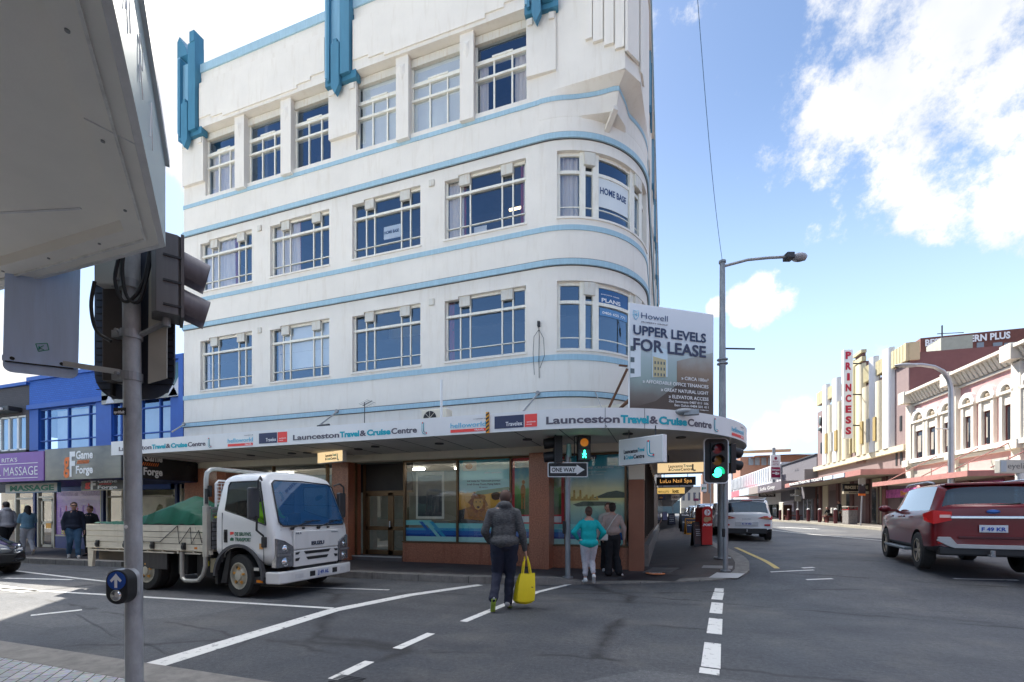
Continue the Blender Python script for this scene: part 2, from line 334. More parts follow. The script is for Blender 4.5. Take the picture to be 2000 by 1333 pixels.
# ================= ground
def asphalt():
 m = bpy.data.materials.new('asphalt'); m.use_nodes = True; nt = m.node_tree; N = nt.nodes; L = nt.links; p = N['Principled BSDF']
 g = N.new('ShaderNodeNewGeometry'); P = g.outputs['Position']
 def nz(sc, det, r=.6, src=P):
  n = N.new('ShaderNodeTexNoise'); n.inputs['Scale'].default_value = sc; n.inputs['Detail'].default_value = det; n.inputs['Roughness'].default_value = r; L.new(src, n.inputs['Vector']); return n.outputs['Fac']
 def ramp(src, a, b, ca, cb):
  r = N.new('ShaderNodeValToRGB'); e = r.color_ramp.elements; e[0].position = a; e[1].position = b; e[0].color = ca+(1,); e[1].color = cb+(1,); L.new(src, r.inputs[0]); return r.outputs[0]
 def mixc(f, a, b, mode='MIX'):
  x = N.new('ShaderNodeMix'); x.data_type = 'RGBA'; x.blend_type = mode
  if isinstance(f, float): x.inputs[0].default_value = f
  else: L.new(f, x.inputs[0])
  for s, i in ((a, 6), (b, 7)):
   if isinstance(s, tuple): x.inputs[i].default_value = s+(1,)
   else: L.new(s, x.inputs[i])
  return x.outputs[2]
 base = ramp(nz(.35, 4), .35, .65, (.045, .051, .062), (.082, .085, .090))
 fine = ramp(nz(160, 2, .8), .30, .72, (.5, .5, .5), (1.7, 1.65, 1.6))
 c = mixc(1.0, base, fine, 'MULTIPLY')
 sp = ramp(nz(55, 2, .5), .64, .74, (0, 0, 0), (1, 1, 1)); c = mixc(sp, c, (.18, .17, .16)); s2 = ramp(nz(20, 4, .7), .35, .65, (.72, .72, .72), (1.3, 1.3, 1.28)); c = mixc(1.0, c, s2, 'MULTIPLY')
 mp = N.new('ShaderNodeMapping'); mp.inputs['Scale'].default_value = (.25, 1.6, 1); L.new(P, mp.inputs['Vector'])
 st = ramp(nz(1.2, 5, .6, mp.outputs[0]), .5, .75, (0, 0, 0), (.45, .45, .45)); c = mixc(st, c, (.028, .029, .033))
 pv = N.new('ShaderNodeTexVoronoi'); pv.inputs['Scale'].default_value = .16; pv.distance = 'CHEBYCHEV'; L.new(P, pv.inputs['Vector'])
 sp_ = N.new('ShaderNodeSeparateColor'); L.new(pv.outputs['Color'], sp_.inputs[0]); pc_ = ramp(sp_.outputs[0], .3, .7, (.80, .80, .82), (1.18, 1.17, 1.15)); c = mixc(1.0, c, pc_, 'MULTIPLY')
 oil = ramp(nz(2.6, 3, .5), .68, .80, (0, 0, 0), (.7, .7, .7)); c = mixc(oil, c, (.024, .023, .024))
 dust = ramp(nz(.7, 6, .7), .52, .72, (0, 0, 0), (.35, .35, .35)); c = mixc(dust, c, (.15, .135, .115))
 w = N.new('ShaderNodeTexVoronoi'); w.feature = 'DISTANCE_TO_EDGE'; w.inputs['Scale'].default_value = .28
 mp2 = N.new('ShaderNodeMapping'); mp2.inputs['Scale'].default_value = (.45, 1.2, 1); dn = N.new('ShaderNodeTexNoise'); dn.inputs['Scale'].default_value = 2.2; dn.inputs['Detail'].default_value = 4; L.new(P, dn.inputs['Vector'])
 va = N.new('ShaderNodeVectorMath'); va.operation = 'MULTIPLY_ADD'; va.inputs[1].default_value = (.35, .35, 0); L.new(dn.outputs['Color'], va.inputs[0]); L.new(P, va.inputs[2]); L.new(va.outputs[0], mp2.inputs['Vector']); L.new(mp2.outputs[0], w.inputs['Vector'])
 ck = ramp(w.outputs['Distance'], .0, .016, (1, 1, 1), (0, 0, 0)); br = ramp(nz(1.1, 2), .42, .52, (0, 0, 0), (1, 1, 1))
 mm = N.new('ShaderNodeMath'); mm.operation = 'MULTIPLY'; L.new(ck, mm.inputs[0]); L.new(br, mm.inputs[1]); c = mixc(mm.outputs[0], c, (.018, .018, .02))
 L.new(c, p.inputs['Base Color'])
 rr = N.new('ShaderNodeMapRange'); rr.inputs['To Min'].default_value = .55; rr.inputs['To Max'].default_value = .85; L.new(nz(1.3, 3), rr.inputs['Value']); L.new(rr.outputs[0], p.inputs['Roughness'])
 b = N.new('ShaderNodeBump'); b.inputs['Strength'].default_value = .6; b.inputs['Distance'].default_value = .006; L.new(nz(140, 3, .7), b.inputs['Height']); L.new(b.outputs[0], p.inputs['Normal'])
 return m
ASPH = asphalt()
PAVE = mat('dark_pavement', (.085, .074, .070), .8, var=.28, scale=1.6, bump=.3, bscale=120, grime=(.12, .045, .035), gs=.8, gamt=.55)
KERB = mat('concrete_kerb', (.22, .205, .185), .8, var=.28, scale=6, bump=.3, bscale=90, grime=(.09, .085, .08), gs=3, gamt=.7)
def paint_mat(name, col):
 m = bpy.data.materials.new(name); m.use_nodes = True; nt = m.node_tree; N = nt.nodes; L = nt.links; p = N['Principled BSDF']; p.inputs['Roughness'].default_value = .7
 g = N.new('ShaderNodeNewGeometry'); n = N.new('ShaderNodeTexNoise'); n.inputs['Scale'].default_value = 9; n.inputs['Detail'].default_value = 9; n.inputs['Roughness'].default_value = .75; L.new(g.outputs['Position'], n.inputs['Vector'])
 r = N.new('ShaderNodeValToRGB'); e = r.color_ramp.elements; e[0].position = .56; e[1].position = .66; e[0].color = tuple(col)+(1,); e[1].color = (.11, .11, .115, 1); L.new(n.outputs['Fac'], r.inputs[0]); L.new(r.outputs[0], p.inputs['Base Color']); return m
RPAINT = paint_mat('worn_white_road_paint', (.62, .61, .58)); YPAINT = paint_mat('worn_yellow_road_paint', (.55, .42, .14))
g = MB(); g.quad((-2500, -2500, -.06), (2500, -2500, -.06), (2500, 2500, -.06), (-2500, 2500, -.06))
struct(g.build('ground', mat('far_ground', (.09, .09, .085), .9)))
def sheet(name, us, vs, dz, m, fn=None, skip=None):
 b = MB(); nu = len(us); vv = []
 for v in vs:
  for u in us: vv.append((u, v, zg(u, v)+dz))
 fs = []
 for j in range(len(vs)-1):
  for i in range(nu-1): fs.append([j*nu+i, j*nu+i+1, (j+1)*nu+i+1, (j+1)*nu+i])
 b.add(vv, fs); return struct(b.build(name, m, smooth=True, angle=2))
def fr(a, b, st):
 n = max(1, int(round((b-a)/st))); return [a+(b-a)*i/n for i in range(n+1)]
sheet('road', fr(-120, -4, 8)+fr(-3.5, 14, .5)+fr(16, 120, 8), fr(-60, 7, 6)+fr(7.3, 16, .3)+fr(17, 48, 1.5)+fr(52, 260, 13), 0, ASPH)
KV = 8.72          # kerb line of the main road, far side
KU = 2.15          # kerb line of the side street, near building
RC = 1.5
def pave(name, outline, top, m, label=None):
 pass
def drape(poly, dz0, dz1, step=.4):
 """closed raised slab: top polygon draped as a fan of strips, with sides"""
 bm = bmesh.new(); vs = [bm.verts.new((p[0], p[1], 0)) for p in poly]; bm.faces.new(vs)
 for ax in (0, 1):
  lo = min(p[ax] for p in poly); hi = max(p[ax] for p in poly); c = lo+step
  hi = min(hi, 50)
  while c < hi:
   if c > -6 or ax == 1:
    no = (1, 0, 0) if ax == 0 else (0, 1, 0)
    bmesh.ops.bisect_plane(bm, geom=bm.verts[:]+bm.edges[:]+bm.faces[:], plane_co=tuple(c*n for n in no), plane_no=no)
   c += step
 r = bmesh.ops.extrude_face_region(bm, geom=bm.faces[:])
 top = [e for e in r['geom'] if isinstance(e, bmesh.types.BMVert)]; ts = set(top)
 for v in bm.verts: v.co.z = zg(v.co.x, v.co.y)+(kh(v.co.x, v.co.y)+dz1-.15 if v in ts else dz0)
 bmesh.ops.recalc_face_normals(bm, faces=bm.faces)
 return bm
def bmobj(bm, name, m, parent=None, bevel=0):
 me = bpy.data.meshes.new(name); bm.to_mesh(me); bm.free(); me.materials.append(m)
 o = bpy.data.objects.new(name, me); COL.objects.link(o); put(o, parent)
 if bevel: b = o.modifiers.new('b', 'BEVEL'); b.width = bevel; b.segments = 2; b.limit_method = 'ANGLE'; b.angle_limit = .7
 return o
KP = [(-60, 8.4), (-18.4, 8.5), (-14.8, 8.72), (-7.2, 9.03), (-4.5, 9.12), (-2.8, 9.38), (-2.0, 9.68), (-1.2, 9.98), (-.4, 10.18), (.5, 10.38), (1.0, 10.53), (1.35, 10.74), (1.62, 11.02), (1.80, 11.42), (1.88, 11.95), (1.90, 12.7), (1.85, 14.7), (1.68, 17.6), (1.62, 22), (1.62, 120)]
KI = []
for i, p in enumerate(KP):
 a_, c_ = Vector(KP[max(i-1, 0)]), Vector(KP[min(i+1, len(KP)-1)]); d_ = (c_-a_).normalized(); KI.append((p[0]-d_.y*.30, p[1]+d_.x*.30))
struct(bmobj(drape(KI+[(-.5, 120), (-.5, 11.6), (-60, 11.6)], -.1, .148), 'pavement', PAVE))
struct(bmobj(drape(KP+KI[::-1], -.1, .15), 'kerb', KERB, bevel=.012))
NK = 2.95
def brickpave():
 m = bpy.data.materials.new('clay_pavers'); m.use_nodes = True; nt = m.node_tree; N = nt.nodes; L = nt.links; p = N['Principled BSDF']; p.inputs['Roughness'].default_value = .8
 g = N.new('ShaderNodeNewGeometry'); mp = N.new('ShaderNodeMapping'); mp.inputs['Rotation'].default_value = (0, 0, .78); L.new(g.outputs['Position'], mp.inputs['Vector'])
 b = N.new('ShaderNodeTexBrick'); b.inputs['Scale'].default_value = 2.4; b.inputs['Color1'].default_value = (.44, .44, .45, 1); b.inputs['Color2'].default_value = (.32, .32, .33, 1); b.inputs['Mortar'].default_value = (.05, .06, .035, 1)
 b.inputs['Mortar Size'].default_value = .012; L.new(mp.outputs[0], b.inputs['Vector'])
 n = N.new('ShaderNodeTexNoise'); n.inputs['Scale'].default_value = 30; n.inputs['Detail'].default_value = 5; L.new(g.outputs['Position'], n.inputs['Vector'])
 x = N.new('ShaderNodeMix'); x.data_type = 'RGBA'; x.blend_type = 'OVERLAY'; x.inputs[0].default_value = .6; L.new(b.outputs['Color'], x.inputs[6]); L.new(n.outputs['Color'], x.inputs[7]); L.new(x.outputs[2], p.inputs['Base Color'])
 bb = N.new('ShaderNodeBump'); bb.inputs['Strength'].default_value = .5; bb.inputs['Distance'].default_value = .01; L.new(b.outputs['Fac'], bb.inputs['Height']); bb.invert = True; L.new(bb.outputs[0], p.inputs['Normal']); return m
na = [(-2.6+1.6*sin(t), NK-1.6+1.6*cos(t)) for t in [i*pi/2/6 for i in range(7)]]
nai = [(-2.6+1.25*sin(t), NK-1.6+1.25*cos(t)) for t in [i*pi/2/6 for i in range(7)]]
b = MB(); b.prism([(-60, NK-.35)]+nai+[(-1.35, .2), (.6, .2), (.6, -30), (-60, -30)], 'z', -.1, .148); struct(b.build('near_pavement', brickpave()))
b = MB(); b.prism([(-60, NK)]+na+[(-1.0, .2), (-1.35, .2)]+nai[::-1]+[(-60, NK-.35)], 'z', -.1, .15); struct(b.build('near_kerb', KERB, bevel=.012))
FK0 = (12.6, 16.); fdir = Vector((-.0516, 1.)).normalized()
def FL(k, off=0.): return (FK0[0]+fdir.x*k+off*fdir.y, FK0[1]+fdir.y*k-off*fdir.x)
struct(bmobj(drape([FL(-3, .3), FL(120, .3), FL(120, 40), FL(-3, 40)], -.1, .148, 1.5), 'far_pavement', mat('far_paving', (.15, .135, .12), .85, var=.2)))
struct(bmobj(drape([FL(-3), FL(120), FL(120, .3), FL(-3, .3)], -.1, .15, 1.5), 'far_kerb', mat('pale_kerb', (.30, .28, .23), .8, var=.2)))
def mark(pts, w, m=RPAINT, name='road_marking', w2=None, dz=.005):
 """polyline of pixels or points, w metres wide, draped on the road"""
 P = [G(*p) if len(p) == 2 else Vector(p) for p in pts]; Q = [P[0]]
 for a, c in zip(P, P[1:]):
  n = max(1, int((c-a).length/.4))
  for i in range(1, n+1): Q.append(a.lerp(c, i/n))
 vs = []; fs = []
 for i, q in enumerate(Q):
  d = (Q[min(i+1, len(Q)-1)]-Q[max(i-1, 0)]); d.z = 0; d.normalize(); s = Vector((-d.y, d.x, 0))
  ww = w if w2 is None else w+(w2-w)*i/(len(Q)-1)
  for k in (-.5, .5):
   r = q+s*ww*k; vs.append((r.x, r.y, zg(r.x, r.y)+dz))
 for i in range(len(Q)-1): fs.append([2*i, 2*i+1, 2*i+3, 2*i+2])
 b = MB(); b.add(vs, fs); return struct(b.build(name, m))
mark([(300, 1300), (650, 1193), (800, 1163), (938, 1143)], .28, w2=.2)          # stop line
mark([(0, 1150), (250, 1165), (650, 1189)], .10)
mark([(0, 1112), (150, 1130), (230, 1139)], .09)
mark([(440, 1143), (760, 1153)], .08)
mark([(10, 1130), (140, 1133)], .12)
mark([(60, 1156), (-60, 1140)], .3)
mark([(905, 1215), (985, 1182), (1050, 1157), (1112, 1142)], .12)
mark([(775, 1268), (842, 1238)], .12); mark([(650, 1328), (722, 1293)], .12); mark([(560, 1372), (620, 1345)], .12)
mark([(1405, 1150), (1404, 1157)], .16); mark([(1404, 1158), (1400, 1172)], .18); mark([(1401, 1178), (1398, 1199)], .18)
mark([(1398, 1209), (1395, 1239)], .18); mark([(1392, 1257), (1388, 1305)], .18); mark([(1386, 1307), (1385, 1318)], .18); mark([(1380, 1350), (1374, 1400)], .18)
mark([(1437, 1070), (1518, 1111)], .12, YPAINT)
mark([(1505, 1118), (1590, 1114)], .07); mark([(1575, 1133), (1626, 1131)], .07); mark([(1862, 1131), (1989, 1134)], .07); mark([(1567, 1110), (1590, 1109)], .1)
mark([(1500, 1035), (1560, 1042), (1640, 1049), (1728, 1057), (1900, 1075)], .14)
mark([(1520, 1030), (1600, 1034)], .35); mark([(1440, 1018), (1480, 1024)], .12)
mark([(160, 1192), (60, 1203)], .12)
def patch(name, pix, m, lab, cat, dz=.156):
 P = [G(x, y, .15) for x, y in pix]; b = MB(); b.add([(p.x, p.y, p.z+dz-.15) for p in P], [list(range(len(P)))]); return tag(b.build(name, m), lab, cat)
patch('access_cover', [(1205, 1133), (1318, 1136), (1342, 1124), (1238, 1121)], mat('cover_dark', (.022, .02, .024), .6), 'wide black service cover in the corner pavement beside the orange sticker', 'service cover')
patch('access_cover', [(1254, 1119), (1310, 1119), (1328, 1110), (1275, 1109)], mat('cover_steel', (.20, .20, .20), .4, .5), 'grey steel service cover behind the round orange pavement sticker', 'service cover')
patch('tactile_paving', [(1384, 1129), (1441, 1130), (1455, 1121), (1400, 1119)], mat('tactile_grey', (.50, .49, .48), .7, bump=1, bscale=25), 'pale dimpled tactile pad at the kerb in front of the green signal', 'tactile pad')
patch('tactile_paving', [(1370, 1110), (1430, 1112), (1432, 1106), (1374, 1105)], mat('tactile_grey2', (.26, .25, .24), .7), 'darker paving patch just behind the green signal pole', 'paving patch')
d = G(1280, 1121, .15); b = MB(); b.cyl((d.x, d.y, d.z+.008), (d.x, d.y, d.z+.014), .22, n=28); stk = tag(b.build('pavement_sticker', mat('orange_sticker', (.75, .22, .06), .6)), 'round orange sticker stuck on the corner pavement', 'sticker')
fnp = plane_fn((d.x, d.y, d.z+.018), (cos(TH), sin(TH), 0), (0, 0, 1), (-sin(TH), cos(TH), 0)); text('AGAIN', -.15, .15, -.05, .10, TXW, fnp, parent=stk, name='sticker_lettering')
dd = G(673, 1328); b = MB();
for i in range(6): b.obox((dd.x+.03, dd.y-.08+i*.032, .004), (.14, 0, 0), (0, .010, 0), (0, 0, .004))
tag(b.build('drain_grate', DKGREY), 'small dark slotted drain grate in the road at the bottom centre', 'drain grate')
TAR = mat('tar_seam', (.016, .016, .018), .5, var=.2)
def seam(pts, w=.025):
 P = [G(*p) for p in pts]; Q = []
 for a, c in zip(P, P[1:]):
  n = max(2, int((c-a).length/.25))
  for i in range(n): q = a.lerp(c, i/n); Q.append((q.x+random.uniform(-.03, .03), q.y+random.uniform(-.03, .03), 0))
 Q.append(tuple(P[-1])); mark(Q, w, TAR, 'road_crack', dz=.003)
seam([(1090, 1173), (1250, 1176), (1400, 1184), (1600, 1192), (1760, 1200), (1992, 1224)], .018); seam([(1270, 1222), (1420, 1232)], .02); seam([(450, 1272), (500, 1245), (545, 1222)], .012); seam([(1230, 1172), (1205, 1160)], .015); seam([(1500, 1090), (1640, 1082), (1720, 1085)], .04); seam([(130, 1185), (215, 1240), (300, 1262), (360, 1290)], .012)
JT = mat('kerb_joint_dirt', (.05, .048, .045), .9)
for i in range(22):
 u = -18.5+i*1.2;
 for (p, q) in zip(KP, KP[1:]):
  if p[0] <= u < q[0]: v = p[1]+(q[1]-p[1])*(u-p[0])/(q[0]-p[0]); b = MB(); h = kh(u, v)+zg(u, v); b.box(u-.006, u+.006, v-.003, v+.30, -.05, h+.002); struct(b.build('kerb_joint', JT))
# ================= the white corner building
D1 = 11.3; U0 = -3.06; RR = 2.56; UR = U0+RR          # facade line, start of the curve, radius, side-street face
ARC = RR*pi/2; SEND = U0+ARC+20.2
def path(D, U, R):
 A = R*pi/2
 def f(s, d, z):
  if s <= U: return Vector((s, D-d, z))
  if s <= U+A:
   t = (s-U)/R; return Vector((U+(R+d)*sin(t), D+R-(R+d)*cos(t), z))
  return Vector((U+R+d, D+R+(s-U-A), z))
 return f
FP = path(D1, U0, RR)
fw = lambda x, y, z: FP(x, y, z)       # x along, y outward, z up
def sof(px, d=0., f=FP, hi=U0+ARC*.93):
 lo = -22.
 for _ in range(40):
  m = (lo+hi)/2; q = f(m, d, 2.)
  if proj(q.x, q.y, 2.)[0] < px: lo = m
  else: hi = m
 return (lo+hi)/2
def zof(px, py, s, d=0., f=FP): q = f(s, d, 0); return ztop(px, py, q.x, q.y)
ZB, ZT = 3.35, 16.35
SL = sof(359)
BLD = thing('corner_office_building', 'white four-storey art deco building with rounded corner, blue bands and blue piers', 'building', (-8, 14, 0))
rows = {2: (9.07, 10.76), 1: (5.71, 7.45)}
W12 = [(391.3, 491.8), (527.6, 643), (688, 821), (868.5, 1027)]
W3 = [(403, 463), (485, 553), (575, 646), (697, 778), (803, 902), (928, 1030)]
holes = []; spec = []
for r, (z0, z1) in rows.items():
 for i, (a, b) in enumerate(W12):
  s0, s1 = sof(a), sof(b); holes.append((s0, s1, z0, z1)); spec.append((r, i, s0, s1, z0, z1))
 s0, s1 = sof(1088), U0+ARC-.18; holes.append((s0, s1, z0, z1)); spec.append((r, 4, s0, s1, z0, z1))
for i, (a, b) in enumerate(W3):
 s0, s1 = sof(a-2), sof(b); holes.append((s0, s1, 12.28, 14.42)); spec.append((3, i, s0, s1, 12.28, 14.42))
S2 = U0+ARC
for k in range(6):                       # windows on the side-street face
 a = S2+1.6+k*2.9
 for (z0, z1) in list(rows.values())+[(12.28, 14.42)]: holes.append((a, a+1.7, z0, z1)); spec.append((9, k, a, a+1.7, z0, z1))
DEP = .17
def wallmesh():
 sb = {SL, SEND}; zb = {ZB, ZT}
 for h in holes: sb |= {h[0], h[1]}; zb |= {h[2], h[3]}
 n = 26
 for i in range(n+1): sb.add(U0+ARC*i/n)
 sb = sorted(sb); sb = [a for i, a in enumerate(sb) if i == 0 or a-sb[i-1] > 1e-3]; zb = sorted(zb)
 b = MB(fw)
 for i in range(len(sb)-1):
  for j in range(len(zb)-1):
   sm = (sb[i]+sb[i+1])/2; zm = (zb[j]+zb[j+1])/2
   if any(h[0] < sm < h[1] and h[2] < zm < h[3] for h in holes): continue
   b.quad((sb[i], 0, zb[j]), (sb[i+1], 0, zb[j]), (sb[i+1], 0, zb[j+1]), (sb[i], 0, zb[j+1]))
 for (a, c, z0, z1) in holes:
  ss = [a]+[s for s in sb if a < s < c]+[c]
  for p, q in zip(ss, ss[1:]):
   b.quad((p, 0, z0), (q, 0, z0), (q, -DEP, z0), (p, -DEP, z0)); b.quad((p, 0, z1), (q, 0, z1), (q, -DEP, z1), (p, -DEP, z1))
  for s in (a, c): b.quad((s, 0, z0), (s, -DEP, z0), (s, -DEP, z1), (s, 0, z1))
 return b
wm = wallmesh()
wall = wm.build('wall', WHITE_WALL, BLD)
b = MB(); b.quad((SL, D1, 0), (SL, 34, 0), (SL, 34, ZT), (SL, D1, ZT)); b.quad((SL, 34, 0), (UR, 34, 0), (UR, 34, ZT), (SL, 34, ZT))
b.build('rear_wall', WHITE_WALL, BLD)
b = MB(); b.quad((SL, D1+.3, ZT-.3), (U0, D1+.3, ZT-.3), (UR-.3, D1+RR, ZT-.3), (UR-.3, 34, ZT-.3), (SL, 34, ZT-.3)); b.build('roof', mat('roof_felt', (.2, .2, .2), .9), BLD)
b = MB(fw)
for z in (ZB, 7.95, 11.5):
 n = 30
 for i in range(n):
  s0 = SL+.05+(S2-SL)*i/n; s1 = SL+.05+(S2-SL)*(i+1)/n; b.quad((s0, -DEP-.05, z), (s1, -DEP-.05, z), (s1, -2.4, z), (s0, -2.4, z))
  b.quad((s0, -2.4, z), (s1, -2.4, z), (s1, -2.4, z+3.3), (s0, -2.4, z+3.3))
  b.quad((s0, -DEP-.05, z+3.3), (s1, -DEP-.05, z+3.3), (s1, -2.4, z+3.3), (s0, -2.4, z+3.3))
for s in (sof(510), sof(666), sof(846), sof(1056)): b.box(s-.06, s+.06, -2.4, -DEP-.02, ZB, 14.8)
b.box(S2-.1, S2+.0, -2.4, -DEP-.4, ZB, 14.8)
b.build('interior', ROOM, BLD)
b = MB(fw); b.box(S2+.5, SEND-.5, -.8, -.75, ZB, 14.8, 4); b.build('interior_screen', ROOM, BLD)
def band(name, z0, z1, d, m, s0=SL-.02, s1=SEND, lip=0):
 b = MB(fw); n = 30
 b.box(s0, U0, 0, d, z0, z1);
 b.box(U0, S2, 0, d, z0, z1, n); b.box(S2, s1, 0, d, z0, z1)
 return b.build(name, m, BLD)
DARKL = mat('band_joint_dark', (.10, .10, .10), .9)  # dark lines drawn above and below the raised bands
for (z0, z1, d) in ((12.02, 12.14, .02), (11.05, 11.19, .06), (8.73, 8.86, .02), (7.84, 7.98, .06), (5.43, 5.575, .02), (4.50, 4.62, .06)):
 band('blue_band', z0, z1, d, BLUE_BAND)
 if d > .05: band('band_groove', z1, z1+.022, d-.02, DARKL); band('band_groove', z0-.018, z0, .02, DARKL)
band('ledge', 16.20, 16.35, .10, WHITE_WALL); band('blue_coping', 16.35, 16.62, .14, BLUE_BAND)
b = MB(); b.box(SL+1, -5, D1+1.6, D1+1.7, 15.9, 17.35); b.build('roof_screen', mat('pale_roof_sheet', (.7, .7, .7), .6), BLD)
def bar(b, s0, s1, z0, z1, d0=-.155, d1=-.10, n=1): b.box(s0, s1, d0, d1, z0, z1, n)
def curtain(parent, s0, s1, z0, z1, d=-.23, m=CURTAIN, amp=.03, wl=.13):
 b = MB(fw); n = max(6, int((s1-s0)/.03)); pts = []
 for i in range(n+1):
  s = s0+(s1-s0)*i/n; y = d+amp*sin(s/wl*2*pi)+amp*.5*sin(s/wl*3.3+1.7)
  pts += [(s, y, z0), (s+amp*.3*sin(i), y+.01, z1)]
 b.add(pts, [[2*i, 2*i+2, 2*i+3, 2*i+1] for i in range(n)])
 o = b.build('curtain' if m in (CURTAIN, REDCUR) else 'blind', m, parent, smooth=True, angle=2); return o
VENT = mat('vent_box_cream', (.62, .60, .54), .6, var=.06, grime=(.42, .24, .08), gs=5, gamt=.7)
def window12(r, i, s0, s1, z0, z1):
 w = s1-s0; h = z1-z0; b = MB(fw); F = [.0, .185, .31, .705, .835, 1.]
 t = .026; S = [s0+w*f for f in F]; zt = z0+h*.715; zl = z0+h*.19
 bar(b, s0, s0+.055, z0, z1); bar(b, s1-.055, s1, z0, z1); bar(b, s0, s1, z0, z0+.06); bar(b, s0, s1, z1-.06, z1)
 for s in S[1:-1]: bar(b, s-t*.7, s+t*.7, z0, z1)
 bar(b, s0-.02, s1+.02, zt-.032, zt+.032, -.155, -.07); bar(b, s0, s1, zl-.011, zl+.011)
 o = b.build('window', FRAME, BLD)
 g = MB(fw); g.quad((s0, -.13, z0), (s1, -.13, z0), (s1, -.13, z1), (s0, -.13, z1)); g.build('pane', PANE, o)
 for a in (1, 3): v = MB(fw); v.box(S[a]-.01, S[a+1]+.01, -.12, -.035, z1-.27, z1+.0); v.build('vent_box', VENT, o)
 l = MB(fw); l.box(S[0], S[1]-.02, -.1, -.0, z1-.07, z1+.001); l.build('head_step', WHITE_WALL, o)
 k = MB(fw); k.box(s0-.03, s1+.03, -.2, .03, z0-.05, z0); k.build('sill', WHITE_WALL, o)
 return o, S, zt
def window3(i, s0, s1, z0, z1):
 w = s1-s0; b = MB(fw)
 bar(b, s0, s0+.06, z0, z1-.22); bar(b, s1-.05, s1, z0, z1-.22); bar(b, s0, s1, z0, z0+.05)
 zt = z0+(z1-z0)*.66; zm = z0+(z1-z0)*.45
 bar(b, s0, s1, zt-.05, zt+.05, -.2, -.08); bar(b, s0-.03, s1, zm-.03, zm+.03, -.2, -.07)
 for f in (.36, .70): bar(b, s0+w*f-.022, s0+w*f+.022, z0, zt)
 bar(b, s0+w*.33, s0+w*.72, zt+.03, zt+.08, -.2, -.06)
 o = b.build('window', FRAME, BLD)
 h = MB(fw); h.box(s0, s1, -.2, -.04, z1-.24, z1-.02); h.build('window_head', VENT, o)
 g = MB(fw); g.quad((s0, -.13, z0), (s1, -.13, z0), (s1, -.13, z1), (s0, -.13, z1)); g.build('pane', PANE, o)
 return o
def cornerwin(r, s0, s1, z0, z1):
 b = MB(fw); f = lambda px: sof(px, -.17)
 cuts = [(s0, f(1092)), (f(1130), f(1139)), (f(1154), f(1165)), (f(1225), f(1231)), (f(1240), f(1244.5))]
 sm = (s0+s1)/2
 S = [s0, f(1130.5), f(1141), f(1154.5), f(1165.5), f(1224), f(1232), f(1241), f(1246), s1]
 bar(b, s0, s0+.08, z0, z1, n=1); bar(b, s1-.08, s1, z0, z1)
 for a, c in ((1, 2), (3, 4), (5, 6), (7, 8)): bar(b, S[a], S[c], z0, z1, -.16, -.06)
 for a, c in ((0, 1), (2, 3), (4, 5), (6, 7), (8, 9)):
  zt = z0+(z1-z0)*.71; bar(b, S[a], S[c], zt-.04, zt+.04, -.16, -.09, 6)
  bar(b, S[a], S[c], z0, z0+.06, n=6); bar(b, S[a], S[c], z1-.08, z1, n=6)
  zl = z0+(z1-z0)*.19; bar(b, S[a], S[c], zl-.013, zl+.013, -.155, -.12, 6)
 o = b.build('window', FRAME, BLD)
 g = MB(fw); n = 24
 for i in range(n): a = s0+(s1-s0)*i/n; c = s0+(s1-s0)*(i+1)/n; g.quad((a, -.13, z0), (c, -.13, z0), (c, -.13, z1), (a, -.13, z1))
 g.build('pane', PANE, o, smooth=True, angle=2)
 for a in (2, 6): v = MB(fw); v.box(S[a]-.05, S[a+1]+.05, -.12, .0, z1-.34, z1-.02, 2); v.build('vent_box', VENT, o)
 k = MB(fw); k.box(s0-.02, s1+.02, -.2, .03, z0-.05, z0, 20); k.build('sill', WHITE_WALL, o)
 return o, S
